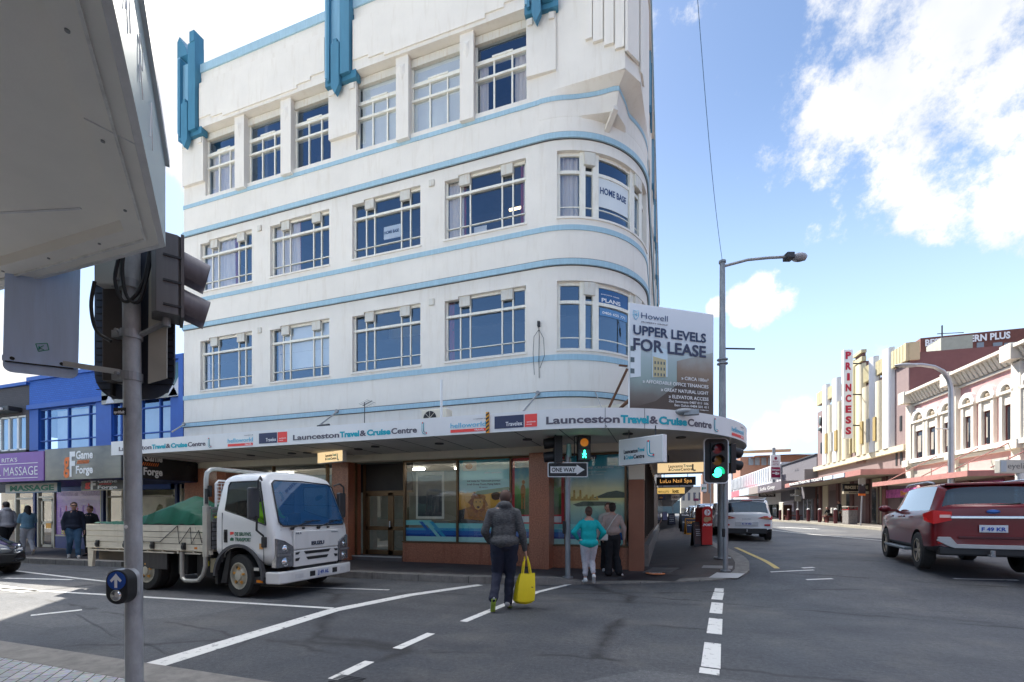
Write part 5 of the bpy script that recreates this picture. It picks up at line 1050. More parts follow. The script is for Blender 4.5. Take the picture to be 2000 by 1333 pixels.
text('OPTUS', .0, 1.0, 0, .2, TXW, lambda x, y, z: (CC+ed*(2.35-x)+nf*(.006+z)+Vector((0, 0, cz0+.18+y))), near, 'canopy_lettering', -.01) if False else None
for k in range(5):
 p0 = CC+ed*(.75+k*.33)+nf*.004+Vector((0, 0, cz0+.16)); b = MB(); s_ = [(0, 0), (0, .2), (.09, .2), (.09, .12), (.02, .09), (.1, .0)] if k % 2 else [(.0, .0), (.05, .2), (.1, 0)]
 pts = [p0+ed*(-x)+Vector((0, 0, y)) for x, y in s_]; b.tube(pts, .0025, 5); b.build('canopy_lettering', TXW, near)
NW = mat('near_cream_wall', (.82, .78, .68), .8, var=.1, grime=(.4, .34, .26), gs=1.2, gamt=.4);
b = MB(); wy = -1.1; wc = (-4.5, wy); b.prism([(-60, wy), wc, (.2, -5.4), (.2, -26), (-60, -26)], 'z', 0, 4.3); b.build('wall', NW, near)
b = MB(); b.prism([(-60, wy+.25), (-4.4, wy+.25), (.5, -5.3), (.5, -5.9), (-60, wy-.1)], 'z', 4.3, 4.6); b.prism([(-60, wy+.12), (-4.45, wy+.12), (.35, -5.35), (.3, -5.9), (-60, wy-.1)], 'z', 3.9, 4.0); b.build('cornice', mat('near_trim', (.66, .62, .52), .7), near)
for k in range(12):
 a = -6.3-k*2.6; b = MB(); b.box(a-.5, a+1.5, wy, wy+.04, .7, 2.6); b.build('shop_window', mat('near_dark_glass', (.03, .035, .045), .1), near)
b = MB(); b.box(17, 45, -16, 8, 0, 9); o = b.build('brick_block', brick('far_brick', (.25, .11, .07), (.3, .13, .08), (.2, .16, .13))); tag(o, 'plain red brick block standing across the junction to the right of the photographer', 'building')
SCR = mat('screw_grey', (.25, .25, .25), .5, .5)
for k in range(6):
 c_ = off(.15); p_ = c_+ed*(.25+k*.55); b = MB(); b.cyl((p_.x, p_.y, cz0-.004), (p_.x, p_.y, cz0+.004), .008, n=8); b.build('canopy_screw', SCR, near)
 p_ = c_+Vector((-.3-k*.5, 0, 0)); b = MB(); b.cyl((p_.x, p_.y, cz0-.004), (p_.x, p_.y, cz0+.004), .008, n=8); b.build('canopy_screw', SCR, near)
for k in (0, 1): p_ = off(.03)+ed*(.9+1.3*k); q_ = off(.19)+ed*(.9+1.3*k); m_ = (p_+q_)/2; b = MB(); b.obox((m_.x, m_.y, cz0-.001), (q_-p_)/2, ed*.0015, (0, 0, .003)); b.build('canopy_joint', CANE, near)
# ================= far side of the street: theatre and the pink building
FO = 2.75
def FR(k, off=0., z=0.): x, y = FL(k, FO+off); return Vector((x, y, z))
def kf(px, off=0.):   # k where the picture column px meets the front line
 lo, hi = -10., 200.
 for _ in range(45):
  m = (lo+hi)/2; q = FR(m, off)
  if proj(q.x, q.y, 2.)[0] > px: lo = m
  else: hi = m
 return (lo+hi)/2
def kz(px, py, off=0.): k = kf(px, off); q = FR(k, off); return ztop(px, py, q.x, q.y)
ff = lambda k, d, z: FR(k, -d, z)        # d outward toward the street
def FB(name, m, *bx, parent=None, n=1, **k):
 if name in SPLIT and len(bx) > 1:
  for q in bx: o = FB(name, m, q, parent=parent, n=n, **k)
  return o
 b = MB(ff)
 for q in bx: b.box(*q, n=n)
 return b.build(name, m, parent, **k)
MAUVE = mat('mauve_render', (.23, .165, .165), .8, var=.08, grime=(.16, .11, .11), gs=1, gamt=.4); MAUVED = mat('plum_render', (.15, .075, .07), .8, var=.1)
TY = mat('theatre_yellow', (.46, .41, .25), .7, var=.08); TC_ = mat('theatre_cream', (.58, .52, .39), .7, var=.05, grime=(.5, .42, .28), gs=1, gamt=.3); TW = mat('theatre_white', (.62, .62, .64), .6, var=.03); GOLD = mat('theatre_gold', (.34, .25, .09), .7)
kp0, kp1 = kf(1775), kf(1597)
th = thing('theatre_building', 'mauve theatre with white and cream vertical columns and a stepped parapet', 'building', tuple(FR((kp0+kp1)/2)))
K = lambda px: kf(px)
zcb = kz(1680, 882); zct = kz(1680, 873); zc0 = kz(1740, 868); zbase = kz(1740, 892)
zl0 = kz(1600, 895)
FB('wall', MAUVE, (kp0, kp1, -9, 0, 0, kz(1752, 720)), parent=th)
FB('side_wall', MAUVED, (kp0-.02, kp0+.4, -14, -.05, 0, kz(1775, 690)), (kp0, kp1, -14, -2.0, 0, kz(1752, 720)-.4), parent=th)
ztopw = kz(1752, 720)
FB('cream_band', TC_, (kp0, kp1+.3, 0, .28, kz(1772, 880), kz(1772, 868)), parent=th)
def fcol(px0, px1, pyt, m, pyb=None, r=.35, off_=.0):
 k0, k1 = K(px1), K(px0); a, c = min(k0, k1), max(k0, k1); zt = kz(px0, pyt); zb = kz(1772, 868)-.02; w = c-a; b = MB(ff); n = 8
 pts = [(a+w/2-w/2*cos(pi*i/n), off_+r*sin(pi*i/n)**.6) for i in range(n+1)]
 vs = [(k, d, zz) for zz in (zb, zt) for k, d in pts]; m_ = len(pts)
 fs = [[i, i+1, m_+i+1, m_+i] for i in range(m_-1)]+[list(range(m_, 2*m_))]; b.add(vs, fs); o = b.build('column', m, th, smooth=True, angle=1.0); return a, c, o
cols = [(1612, 1622, 756, TW), (1622, 1630, 794, TC_), (1631, 1643, 744, TW), (1643, 1649, 786, TC_), (1650, 1662, 840, TC_), (1679, 1692, 717, TC_), (1691, 1703, 760, TC_), (1704, 1717, 703, TW), (1717, 1729, 748, TC_), (1731, 1748, 688, TW)]
for px0, px1, py, m in cols: fcol(px0, px1, py, m)
for px0, px1, y0, y1, m in ((1621, 1625, 845, 884, GOLD), (1631, 1635, 842, 880, mat('niche_grey', (.35, .35, .33), .7)), (1640, 1645, 839, 879, GOLD), (1692, 1697, 821, 865, GOLD), (1705, 1710, 816, 862, mat('niche_grey', (.35, .35, .33), .7)), (1718, 1723, 812, 859, GOLD)):
 k0, k1 = K(px1), K(px0); z0, z1 = kz(px0, y1, -.3), kz(px0, y0, -.3); FB('niche', m, (min(k0, k1), max(k0, k1), .3, .42, z0, z1), parent=th)
def slat(px0, px1, pyt, pyb, n):
 a, c = sorted((K(px0), K(px1))); zt = kz((px0+px1)/2, pyt); zb = kz((px0+px1)/2, pyb)
 FB('yellow_fluting', TY, *[(a+(c-a)*i/n+.03, a+(c-a)*(i+1)/n-.03, 0, .22, zb, zt) for i in range(n)], parent=th)
 FB('fluting_back', TY, (a, c, -.5, .05, zb, zt), parent=th)
slat(1600, 1612, 765, 790, 4); slat(1622, 1632, 754, 778, 4); slat(1693, 1704, 715, 745, 5); slat(1717, 1731, 703, 730, 5); slat(1748, 1778, 678, 712, 5)
k0, k1 = sorted((K(1677), K(1691)))
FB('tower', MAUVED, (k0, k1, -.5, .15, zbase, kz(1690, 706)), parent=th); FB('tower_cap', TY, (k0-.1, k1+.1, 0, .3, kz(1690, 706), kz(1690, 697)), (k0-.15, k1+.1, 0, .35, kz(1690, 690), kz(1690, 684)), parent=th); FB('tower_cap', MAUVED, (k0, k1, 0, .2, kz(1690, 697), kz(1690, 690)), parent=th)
FB('tower_flute', TY, *[(K(p), K(p)+.18, 0, .14, zcb, kz(1676, 700)) for p in (1671, 1676, 1664)], parent=th)
for p0, p1, y0, y1 in ((1762, 1758, 813, 842), (1753, 1750, 884, 910), (1763, 1759, 884, 908), (1606, 1603, 865, 886)):
 a, c = sorted((K(p0), K(p1))); FB('slit_window', BLACK, (a, c, -.02, .03, kz((p0+p1)/2, y1), kz((p0+p1)/2, y0)), parent=th)
k0, k1 = sorted((K(1599), K(1609))); b = MB(ff); b.ell(((k0+k1)/2, .1, kz(1604, 822)), (.28, .08, .45)); b.ell(((k0+k1)/2, .12, kz(1604, 838)), (.4, .08, .2)); b.build('wall_emblem', mat('pewter', (.15, .17, .16), .4, .5), th, smooth=True)
sw_ = 1.15; so_ = 1.3; ks = kf(1655, -so_)
pS = FR(ks, -so_); r0 = ray(1655);
sv = thing('theatre_sign', 'tall white vertical sign reading PRINCESS in red letters', 'sign', (pS.x, pS.y, ztop(1655, 857, pS.x, pS.y)), TH-.12); shh = ztop(1655, 684, pS.x, pS.y)-ztop(1655, 857, pS.x, pS.y)
dS = -sin(TH)*pS.x+cos(TH)*pS.y; sw_ = 17*dS/889
b = MB(); b.box(-sw_/2, sw_/2, -.12, .12, 0, shh); b.build('sign_box', WHITE, sv, False, bevel=.02)
for i, ch in enumerate('PRINCESS'):
 text(ch, -sw_*(.14 if ch == 'I' else .30), sw_*(.14 if ch == 'I' else .30), shh*(1-(i+1)/8.25)+.12, shh/8*.62, flat('letter_crimson', (.45, .01, .04)), lambda x, y, z: (x, -.125-z, y), sv, 'sign_lettering', .05, world=False, depth=.02)
b = MB()
for zz in (.15, .5, .85): b.cyl((sw_/2, .05, shh*zz), (sw_/2+1.0, .3, shh*zz), .05, n=6)
b.build('bracket', BLACK, sv, False)
PINKA = mat('pink_awning_paint', (.42, .19, .17), .6, var=.15, scale=4); UND = mat('cream_underside', (.48, .43, .33), .8)
def awning(parent, ka, kb, off_, z0, z1, m=PINKA, endm=None):
 FB('awning', m, (ka, kb, off_-.08, off_, z0, z1), (ka-.06, ka, 0, off_, z0, z1), parent=parent); FB('awning_underside', UND, (ka, kb, 0, off_-.08, z0+.06, z0+.1), parent=parent)
AO = 2.5
def ka_(px): return kf(px, -AO)
def kza(px, py): k = kf(px, -AO); q = FR(k, -AO); return ztop(px, py, q.x, q.y)
za0, za1 = kza(1680, 928), kza(1680, 917)
awning(th, ka_(1680), ka_(1533), AO, za0, za1)
FB('awning_sign', mat('sign_black_gloss', (.02, .02, .03), .4), (ka_(1608), ka_(1543), AO+.0, AO+.04, za0+.06, za1-.04), parent=th); FB('awning_sign', mat('sign_pale_blue', (.5, .62, .72), .4), (ka_(1650), ka_(1629), AO, AO+.04, za0+.05, za1-.03), (ka_(1627), ka_(1609), AO, AO+.04, za0+.05, za1-.03), parent=th)
text('PRINCESS THEATRE  TICKETS', -ka_(1543), -ka_(1607), za0+.12, .20, TXW, lambda x, y, z: FR(-x, -AO-.05-z, y), th, 'awning_lettering', .03)
gz = .62
FB('pier', MAUVED, *[(K(p), K(p)+.5, -.02, .1, gz-.2, za0) for p in (1734, 1700, 1668, 1640, 1596, 1605)], parent=th); FB('foyer_panel', TC_, *[(K(a), K(b_), -.02, .05, gz-.3, za0) for a, b_ in ((1722, 1705), (1664, 1645), (1618, 1608))], parent=th); FB('foyer_door', mat('dark_wood', (.07, .03, .02), .4), *[(K(a), K(b_), -.02, .07, gz-.3, za0-.5) for a, b_ in ((1732, 1724), (1720, 1716), (1638, 1622))], parent=th)
FB('foyer_glass', mat('foyer_glass', (.05, .06, .065), .1), *[(K(a), K(b_), .07, .08, gz, za0-.7) for a, b_ in ((1714, 1705), (1664, 1655), (1604, 1598))], parent=th)
b = MB(ff); p_ = ka_(1665);
q = FR(kf(1671, -1.2), -1.2); u_ = Vector((cos(TH), sin(TH), 0))
ps = thing('hanging_sign', 'black and cream theatre box office sign under the theatre awning', 'sign', (q.x, q.y, ztop(1671, 965, q.x, q.y)), TH); dq = -sin(TH)*q.x+cos(TH)*q.y; w_ = 49*dq/889; h_ = 20*dq/889
b = MB(); b.box(-w_/2, w_/2, -.08, .08, h_*.25, h_); b.build('sign_box', BLACK, ps, False); b = MB(); b.box(-w_/2, w_/2, -.085, .085, 0, h_*.25); b.build('sign_strip', TC_, ps, False)
text('PRINCESS THEATRE', -w_*.46, w_*.46, h_*.48, h_*.3, TC_, lambda x, y, z: (x, -.085-z, y), ps, 'sign_lettering', .04, world=False); text('BOOKING OFFICE', -w_*.3, w_*.3, h_*.06, h_*.13, TXB, lambda x, y, z: (x, -.09-z, y), ps, 'sign_lettering', .03, world=False)
PINK = mat('pink_render', (.60, .34, .34), .8, var=.08, grime=(.45, .22, .22), gs=1.4, gamt=.3); STU = mat('stucco_cream', (.68, .64, .57), .75, var=.06, grime=(.45, .40, .34), gs=3, gamt=.35); STUW = mat('stucco_white', (.70, .69, .67), .75, var=.05)
pk = thing('pink_arched_building', 'pink Victorian shop building with cream arched windows and heavy bracketed cornice', 'building', tuple(FR(kf(1880))))
k0, k1 = kf(2080), kp0-.03
zp = kz(2000, 672); zc = kz(1780, 776); zsl = kz(1790, 898); zar = kz(1900, 745)
zcor1 = kz(1896, 720); zcor0 = kz(1896, 747)
FB('wall', PINK, (k0, k1, -8, 0, 0, zp-.35), parent=pk); FB('parapet', PINK, (k0, k1, -.3, .12, zcor1, zp), parent=pk)
FB('cornice', STU, (k0, k1, 0, .55, zcor1-.12, zcor1+.02), (k0, k1, 0, .12, zcor0-.12, zcor0-.02), parent=pk)
nb = 34
for i in range(nb):
 k = k0+.3+(k1-k0-.6)*i/nb; b = MB(ff); b.prism([(0, zcor0), (.15, zcor0+.05), (.42, zcor1-.12), (0, zcor1-.12)], 'x', k, k+.2); b.build('cornice_bracket', STU, pk)
FB('sill_band', STUW, (k0, k1, 0, .35, zsl-.22, zsl), (k0, k1, 0, .2, zsl-.42, zsl-.25), parent=pk)
wins = [(1792, 1808), (1818, 1833), (1848, 1864), (1889, 1903), (1925, 1942), (1966, 1982), (2010, 2030)]
ztw = kz(1896, 813); zspr = kz(1896, 789)
for a, c in wins:
 ka, kb = sorted((kf(a), kf(c))); km = (ka+kb)/2; r_ = (kb-ka)/2+.26; zs_ = zspr
 o = FB('window', mat('window_maroon', (.12, .02, .02), .5), (ka, kb, .0, .03, zsl, ztw), parent=pk); FB('pane', mat('dark_pane', (.02, .025, .035), .08), (ka+.12, kb-.12, .03, .04, zsl+.1, ztw-.1), parent=o); FB('curtain', mat('lace', (.35, .32, .28), .9), (ka+.35, kb-.12, .04, .045, zsl+.4, ztw-.3), parent=o)
 FB('window_surround', STU, (ka-.20, ka-.02, 0, .16, zsl, zs_), (kb+.02, kb+.20, 0, .16, zsl, zs_), (ka-.02, kb+.02, 0, .1, ztw, zs_), (ka-.28, kb+.28, 0, .22, zs_-.12, zs_), parent=o)
 b = MB(ff); n = 14; ro = r_+.04; ri = r_-.2
 vs = []
 for i in range(n+1):
  t = pi*i/n
  for rr, d in ((ro, 0), (ro, .2), (ri, .2), (ri, 0)): vs.append((km+rr*cos(t), d, zs_+rr*sin(t)))
 fs = []
 for i in range(n):
  for j in range(4): fs.append([4*i+j, 4*i+(j+1) % 4, 4*i+4+(j+1) % 4, 4*i+4+j])
 b.add(vs, fs); b.build('arch', STUW, o)
 b = MB(ff); b.add([(km, .05, zs_)]+[(km+ri*cos(pi*i/n), .05, zs_+ri*sin(pi*i/n)) for i in range(n+1)], [list(range(n+2))]); b.build('arch_infill', mat('fan_cream', (.55, .45, .30), .8, var=.25, scale=8), o)
 b = MB(ff); b.ell((km, .06, zs_+ri*.42), (ri*.42, .08, ri*.36)); b.build('shell_ornament', mat('shell', (.42, .35, .27), .8, var=.4, scale=12), o)
for px in (1782, 1870, 1996):
 k = kf(px); FB('pilaster', STU, (k-.26, k+.26, 0, .22, zsl-.1, zcor0), (k-.32, k+.32, 0, .6, zcor0+.1, zcor1+.1), (k-.32, k+.32, 0, .4, zsl-.4, zsl), parent=pk)
 b = MB(ff); b.cyl((k-.3, .2, zp-.25), (k+.3, .2, zp-.25), .25, n=12); b.build('scroll', STU, pk, smooth=True); b = MB(ff); b.box(k-.26, k+.26, .0, .22, zsl-1.3, zsl-.4); b.build('pedestal', STU, pk)
zpa0, zpa1 = kza(1880, 931), kza(1880, 920)
FB('shop_frieze', PINK, (k0, k1, 0, .06, zpa1, zsl-.42), parent=pk)
for px in (1788, 1860, 1940):
 a, c = sorted((kf(px), kf(px+34))); FB('fanlight', mat('fanlight', (.42, .41, .38), .4), (a, c, .06, .09, zpa1+.1, zpa1+.7), parent=pk)
awning(pk, ka_(1882), ka_(1700), AO-.1, zpa0, zpa1); FB('awning', mat('awning_brown', (.25, .085, .05), .6), (ka_(2040), ka_(1882), .3, .38, zpa0, zpa1+.12), parent=pk)
for px in (1735, 1800, 1850, 1935):
 kk = kf(px, -AO+.1); p0 = FR(kk, -AO+.1, zpa1); p1 = FR(kk-.5, 0, zpa1+1.5); b = MB(); b.cyl(p0, p1, .03, n=6); b.build('awning_stay', PINKA, pk)
FB('shop_pier', mat('shop_maroon', (.28, .11, .10), .6), *[(kf(p), kf(p)+.4, .0, .15, .3, zpa0) for p in (1985, 1900, 1820, 1734)], parent=pk); FB('shopfront', mat('shop_dark', (.05, .045, .04), .3), (kf(1980), kf(1760), .0, .06, .4, zpa0-.5), parent=pk)
FB('shop_banner', mat('pink_graphic', (.62, .12, .42), .5, var=.6, scale=3.5), (ka_(1800)-1.5, kf(1736), .1, .16, zpa0-.62, zpa0-.08), parent=pk)
text('Sweet', -kf(1765), -kf(1795), zpa0-.5, .3, YEL, lambda x, y, z: FR(-x, -.18-z, y), pk, 'banner_lettering', .03)
q = FR(kf(1992, -3.0), -3.0); dq = -sin(TH)*q.x+cos(TH)*q.y
ey = thing('projecting_sign', 'pale grey shop sign with eye shop lettering at the right edge', 'sign', (q.x, q.y, ztop(1970, 925, q.x, q.y)), TH+.05); w_ = 75*dq/889; h_ = 26*dq/889
b = MB(); b.box(-w_*.62, w_*.38, -.1, .1, 0, h_); b.build('sign_box', mat('sign_pale', (.52, .50, .45), .5), ey, False, bevel=.02); text('eyelines', -w_*.42, w_*.36, h_*.34, h_*.45, mat('letter_grey', (.12, .12, .12), .5), lambda x, y, z: (x, -.105-z, y), ey, 'sign_lettering', -.01, world=False)
b = MB(); b.box(-w_*.61, -w_*.46, -.108, -.1, .1*h_, .9*h_); b.build('sign_panel', mat('sign_greyblue', (.4, .45, .5), .4), ey, False)
b = MB(); b.cyl((0, 0, -2.2), (0, 0, 0), .12, n=10); b.build('sign_post', STUW, ey, False)
q0 = FR(kf(1800)); HV = 52.
def backbox(name, m, x0, x1, yt, v, dpt, parent, yb=None):
 u0, u1 = uu(x0, v), uu(x1, v); z1 = onv((x0+x1)/2, yt, v)[1]; z0 = 0 if yb is None else onv((x0+x1)/2, yb, v)[1]; return B(name, m, (u0, u1, v, v+dpt, z0, z1), parent=parent)
ho = thing('hotel_building', 'dark red brick hotel rising behind the pink building with white rooftop lettering', 'building', (uu(1900, HV), HV, 0))
BRK = brick('hotel_brick', (.17, .055, .04), (.2, .065, .045), (.12, .05, .04))
backbox('wall', BRK, 1798, 2060, 648, HV, 8, ho); backbox('lower_wall', mat('grey_render', (.16, .165, .18), .8), 1896, 2040, 690, HV-.5, .5, ho)
for a, c in ((1908, 1922), (1940, 1958), (1962, 1988)): backbox('window', mat('hotel_pane', (.22, .25, .28), .2), a, c, 669, HV-.05, .05, ho, 684)
text('BEST WESTERN PLUS', uu(1806, HV), uu(1972, HV), onv(1900, 668, HV)[1], (onv(1900, 653, HV)[1]-onv(1900, 668, HV)[1])*.85, TXW, lambda x, y, z: (x, HV-.1-z, y), ho, 'roof_lettering', .04)
rp = B('roof_plant', mat('pale_green_cladding', (.36, .38, .31), .6), (uu(1838, 42), uu(1900, 42), 42, 44, 10, onv(1870, 657, 42)[1]), parent=None); tag(rp, 'pale green plant box on the theatre roof in front of the brick hotel', 'roof plant')
q = onv(1840, 657, 43); q1 = onv(1840, 636, 43)[1]; b = MB(); b.cyl((q[0], 43, q[1]-1), (q[0], 43, q1), .05, n=6); b.cyl((q[0]-.3, 43, q1-.6), (q[0]+1.3, 43, q1-.7), .03, n=6); tag(b.build('roof_mast', DKGREY), 'thin antenna mast on the theatre roof beside the green plant box', 'antenna')
GRR = mat('grey_purple_render', (.13, .125, .145), .8, var=.06)
gr = thing('grey_building', 'plain grey rendered building between the theatre and the white finned building', 'building', tuple(FR(kf(1560))))
kA, kB = kp1+.3, kf(1526); zg_ = kz(1560, 898); FB('wall', GRR, (kA, kB, -10, -.02, 0, zg_-.1), parent=gr); FB('porch', GRR, (kA, kf(1545), -.02, 1.0, 2.9, kz(1560, 925)), parent=gr); FB('roof_edge', DKGREY, (kA, kB, -.4, .1, zg_-.1, zg_), parent=gr)
FB('door', mat('white_door', (.5, .53, .6), .4), (kf(1587), kf(1570), .0, .06, .5, 3.0), parent=gr); FB('door_glass', mat('foyer_glass', (.05, .06, .065), .1), (kf(1586), kf(1580), .06, .08, .7, 2.9), (kf(1577), kf(1572), .06, .08, .7, 2.9), parent=gr)
FB('shop_sign', BLACK, (kf(1588), kf(1566), 1.0, 1.1, 3.0, kz(1577, 953)), parent=gr); text('THE GAMES CENTRE', -kf(1567), -kf(1587), 3.25, .25, TXW, lambda x, y, z: FR(-x, -1.12-z, y), gr, 'sign_lettering', .02)
FB('wall_sign', mat('sign_lilac', (.5, .48, .6), .5), (kf(1552), kf(1533), .0, .1, 1.7, 2.9), parent=gr); text('Sofia Grey', -kf(1535), -kf(1550), 2.1, .4, TXT, lambda x, y, z: FR(-x, -.12-z, y), gr, 'sign_lettering', -.01)
wf = thing('white_finned_building', 'white two storey building with upright fins and shops under its awning', 'building', tuple(FR(kf(1480))))
kC, kD = kB+.05, kf(1432); WF = mat('white_cladding', (.66, .67, .69), .6); zw = kz(1500, 912); FB('wall', WF, (kC, kD, -9, 0, 2.6, kz(1520, 905)), parent=wf)
n = 26; FB('fin', WF, *[(kC+(kD-kC)*i/n, kC+(kD-kC)*i/n+.25, 0, .4, kz(1520, 937), kz(1520, 908)) for i in range(n)], parent=wf); FB('window_strip', mat('pale_pane', (.35, .4, .42), .3), (kC, kD, .0, .08, kz(1520, 935), kz(1520, 912)), parent=wf)
FB('shop_glass', mat('dark_shop', (.03, .045, .05), .08), (kC, kD, -.3, -.2, .5, 2.7), parent=wf); FB('shop_base', WF, (kC, kD, -.3, 0, .2, .9), parent=wf); FB('mullion', BLACK, *[(kC+2+i*3, kC+2.15+i*3, -.2, -.05, .6, 2.8) for i in range(8)], parent=wf)
za_ = kza(1520, 957);
for i, (a, c, m) in enumerate(((1526, 1480, mat('awn_grey', (.13, .11, .13), .5)), (1480, 1462, mat('awn_tan', (.35, .3, .28), .5)), (1462, 1444, mat('awn_paleblue', (.5, .58, .66), .5)), (1444, 1428, mat('awn_pink', (.6, .16, .2), .5)))): FB('awning', m, (ka_(a), ka_(c), 0, AO, za_, za_+.85), parent=wf)
text('Sofia Grey', -ka_(1485), -ka_(1514), za_+.2, .4, TXW, lambda x, y, z: FR(-x, -AO-.03-z, y), wf, 'awning_lettering')
def smallsign(name, label, px0, px1, py0, py1, off_, m, s=None, tm=TXW, k=None, th_=.12):
 kk = kf((px0+px1)/2, -off_) if k is None else k; q = FR(kk, -off_); d_ = -sin(TH)*q.x+cos(TH)*q.y; w = (px1-px0)*d_/889; z0, z1 = ztop((px0+px1)/2, py1, q.x, q.y), ztop((px0+px1)/2, py0, q.x, q.y)
 t_ = thing(name, label, 'sign', (q.x, q.y, z0), TH); b = MB(); b.box(-w/2, w/2, -th_/2, th_/2, 0, z1-z0); b.build('sign_box', m, t_, False)
 if s: text(s, -w*.42, w*.42, (z1-z0)*.3, (z1-z0)*.4, tm, lambda x, y, z: (x, -th_/2-.01-z, y), t_, 'sign_lettering', .02, world=False)
 return t_, w, z1-z0
smallsign('hanging_sign', 'dark red sign hanging under the far white awning', 1435, 1454, 963, 971, 1.2, mat('sign_dkred', (.25, .01, .02), .5), 'DANCE WELL', TXW)
smallsign('hanging_sign', 'cream sign reading PICTURE under the far white awning', 1457, 1474, 963, 970, 1.2, mat('sign_cream2', (.5, .48, .42), .5), 'PICTURE', TXB)
smallsign('hanging_sign', 'dark boutique sign under the far awning nearest the grey building', 1482, 1514, 962, 971, 1.0, mat('sign_grey3', (.06, .05, .06), .5), 'Sofia Grey', TXW)
t_, w_, h_ = smallsign('entrance_sign', 'tall white and maroon hotel entrance sign on a post', 1505, 1524, 889, 937, 1.6, WHITE, None)
b = MB(); b.box(-w_*.46, w_*.46, -.08, -.06, h_*.08, h_*.50); b.build('sign_panel', mat('sign_maroon', (.25, .01, .06), .4), t_, False)
text('Entrance', -w_*.38, w_*.38, h_*.36, h_*.07, TXW, lambda x, y, z: (x, -.09-z, y), t_, 'sign_lettering', .03, world=False); text('→', -w_*.38, w_*.38, h_*.20, h_*.12, TXW, lambda x, y, z: (x, -.09-z, y), t_, 'sign_lettering', .05, world=False)
for i, s in enumerate(('Best', 'Western', 'PLUS')): text(s, -w_*.3, w_*.3, h_*(.72-.07*i), h_*.04, mat('sign_maroon', (.25, .01, .06), .4), lambda x, y, z: (x, -.07-z, y), t_, 'sign_lettering', .02, world=False)
b = MB(); b.cyl((0, -.07, h_*.86), (0, -.075, h_*.86), w_*.16, n=16); b.build('sign_emblem', mat('sign_maroon', (.25, .01, .06), .4), t_, False)
b = MB(); b.cyl((-w_*.1, .1, -1.5), (-w_*.1, .1, h_+.8), .16, n=8); b.build('post', GALV, t_, False)
bk = thing('brick_office_building', 'red brick office block with tan roof edge behind the white finned building', 'building', (uu(1500, 95), 95, 0))
BR2 = brick('orange_brick', (.34, .15, .09), (.4, .18, .11), (.28, .2, .15)); backbox('wall', BR2, 1446, 1600, 890, 95, 10, bk); backbox('roof_edge', mat('tan_fascia', (.48, .34, .18), .7), 1446, 1545, 879, 94.5, .6, bk, 884)
for a in (1462, 1474, 1487, 1500): backbox('window', mat('hotel_pane', (.22, .25, .28), .2), a, a+10, 894, 94.8, .1, bk, 909)
b = MB(); z0 = onv(1550, 890, 92)[1]; z1 = onv(1550, 873, 92)[1]; u0, u1 = uu(1520, 92), uu(1598, 92); b.add([(u0-4, 90, z0), (u1, 90, z0), (u1, 105, z1), (u0+6, 105, z1), (u0-4, 105, z0)], [[0, 1, 2, 3], [0, 3, 4]]); b.build('tiled_roof', mat('terracotta', (.30, .13, .08), .8, var=.3, scale=6, stretch=(1, 1, 4)), bk)
def lowhouse(x0, x1, yt, v, m, label, roof=None, win=True):
 t_ = thing('shop_building', label, 'building', (uu((x0+x1)/2, v), v, 0)); backbox('wall', m, x0, x1, yt, v, 9, t_)
 u0, u1 = uu(x0, v), uu(x1, v); zt = onv((x0+x1)/2, yt, v)[1]
 if win:
  n = max(2, int((x1-x0)/9))
  for i in range(n): a = u0+(u1-u0)*(i+.25)/n; B('window', mat('far_pane', (.08, .1, .13), .15), (a, a+(u1-u0)*.45/n, v-.06, v, zt*.55, zt*.82), parent=t_)
 B('cornice', roof or WHITE, (u0, u1, v-.3, v+.2, zt, zt+.3), parent=t_); B('awning', mat('far_awning', (.35, .33, .3), .6), (u0, u1, v-2.2, v, 3.1, 3.5), parent=t_); return t_
lowhouse(1400, 1430, 905, 150, mat('h1', (.55, .52, .48), .8), 'pale distant building closing the street right of the green signal')
lowhouse(1372, 1400, 925, 170, mat('h2', (.30, .16, .1), .8), 'distant reddish building behind the signal poles')
lowhouse(1330, 1373, 952, 190, mat('h3', (.5, .47, .4), .8), 'distant cream building at the end of the street')
lowhouse(1428, 1448, 893, 128, mat('h5', (.62, .63, .66), .8), 'white distant building just right of the lamp post')
for i, (v0, v1, h, c) in enumerate(((34, 52, 11.5, (.3, .27, .24)), (52, 70, 9, (.24, .12, .08)), (70, 96, 8, (.42, .40, .36)), (96, 140, 7, (.3, .25, .2)))):
 t_ = thing('street_building', ('tall grey', 'brown brick', 'pale low', 'farthest low')[i]+' shop building in the row beyond the white corner building', 'building', (-6, v0, 0))
 B('wall', mat('lrow%d' % i, c, .8), (-14, UR-.05, v0, v1-.05, 0, h), parent=t_); B('awning', mat('lawn%d' % i, (.3, .3, .32), .7), (UR, 1.9-.05*i, v0+.4, v1-.4, 3.4, 3.75), parent=t_); B('shopfront', mat('dark_shop', (.03, .045, .05), .08), (UR-.06, UR-.02, v0+.6, v1-.6, .6, 3.2), parent=t_)
b = MB(); n = 40; vs = []
for i in range(n+1): x = -300+1200*i/n; vs += [(x, 900, -1), (x, 900, 14+16*noise.noise(Vector((i*.35, 2, 0)))+12), (x, 1100, 40)]
b.add(vs, [[3*i, 3*i+3, 3*i+4, 3*i+1] for i in range(n)]+[[3*i+1, 3*i+4, 3*i+5, 3*i+2] for i in range(n)]); struct(b.build('hills', mat('far_hills', (.10, .14, .15), .9, var=.2, scale=.05), smooth=True))
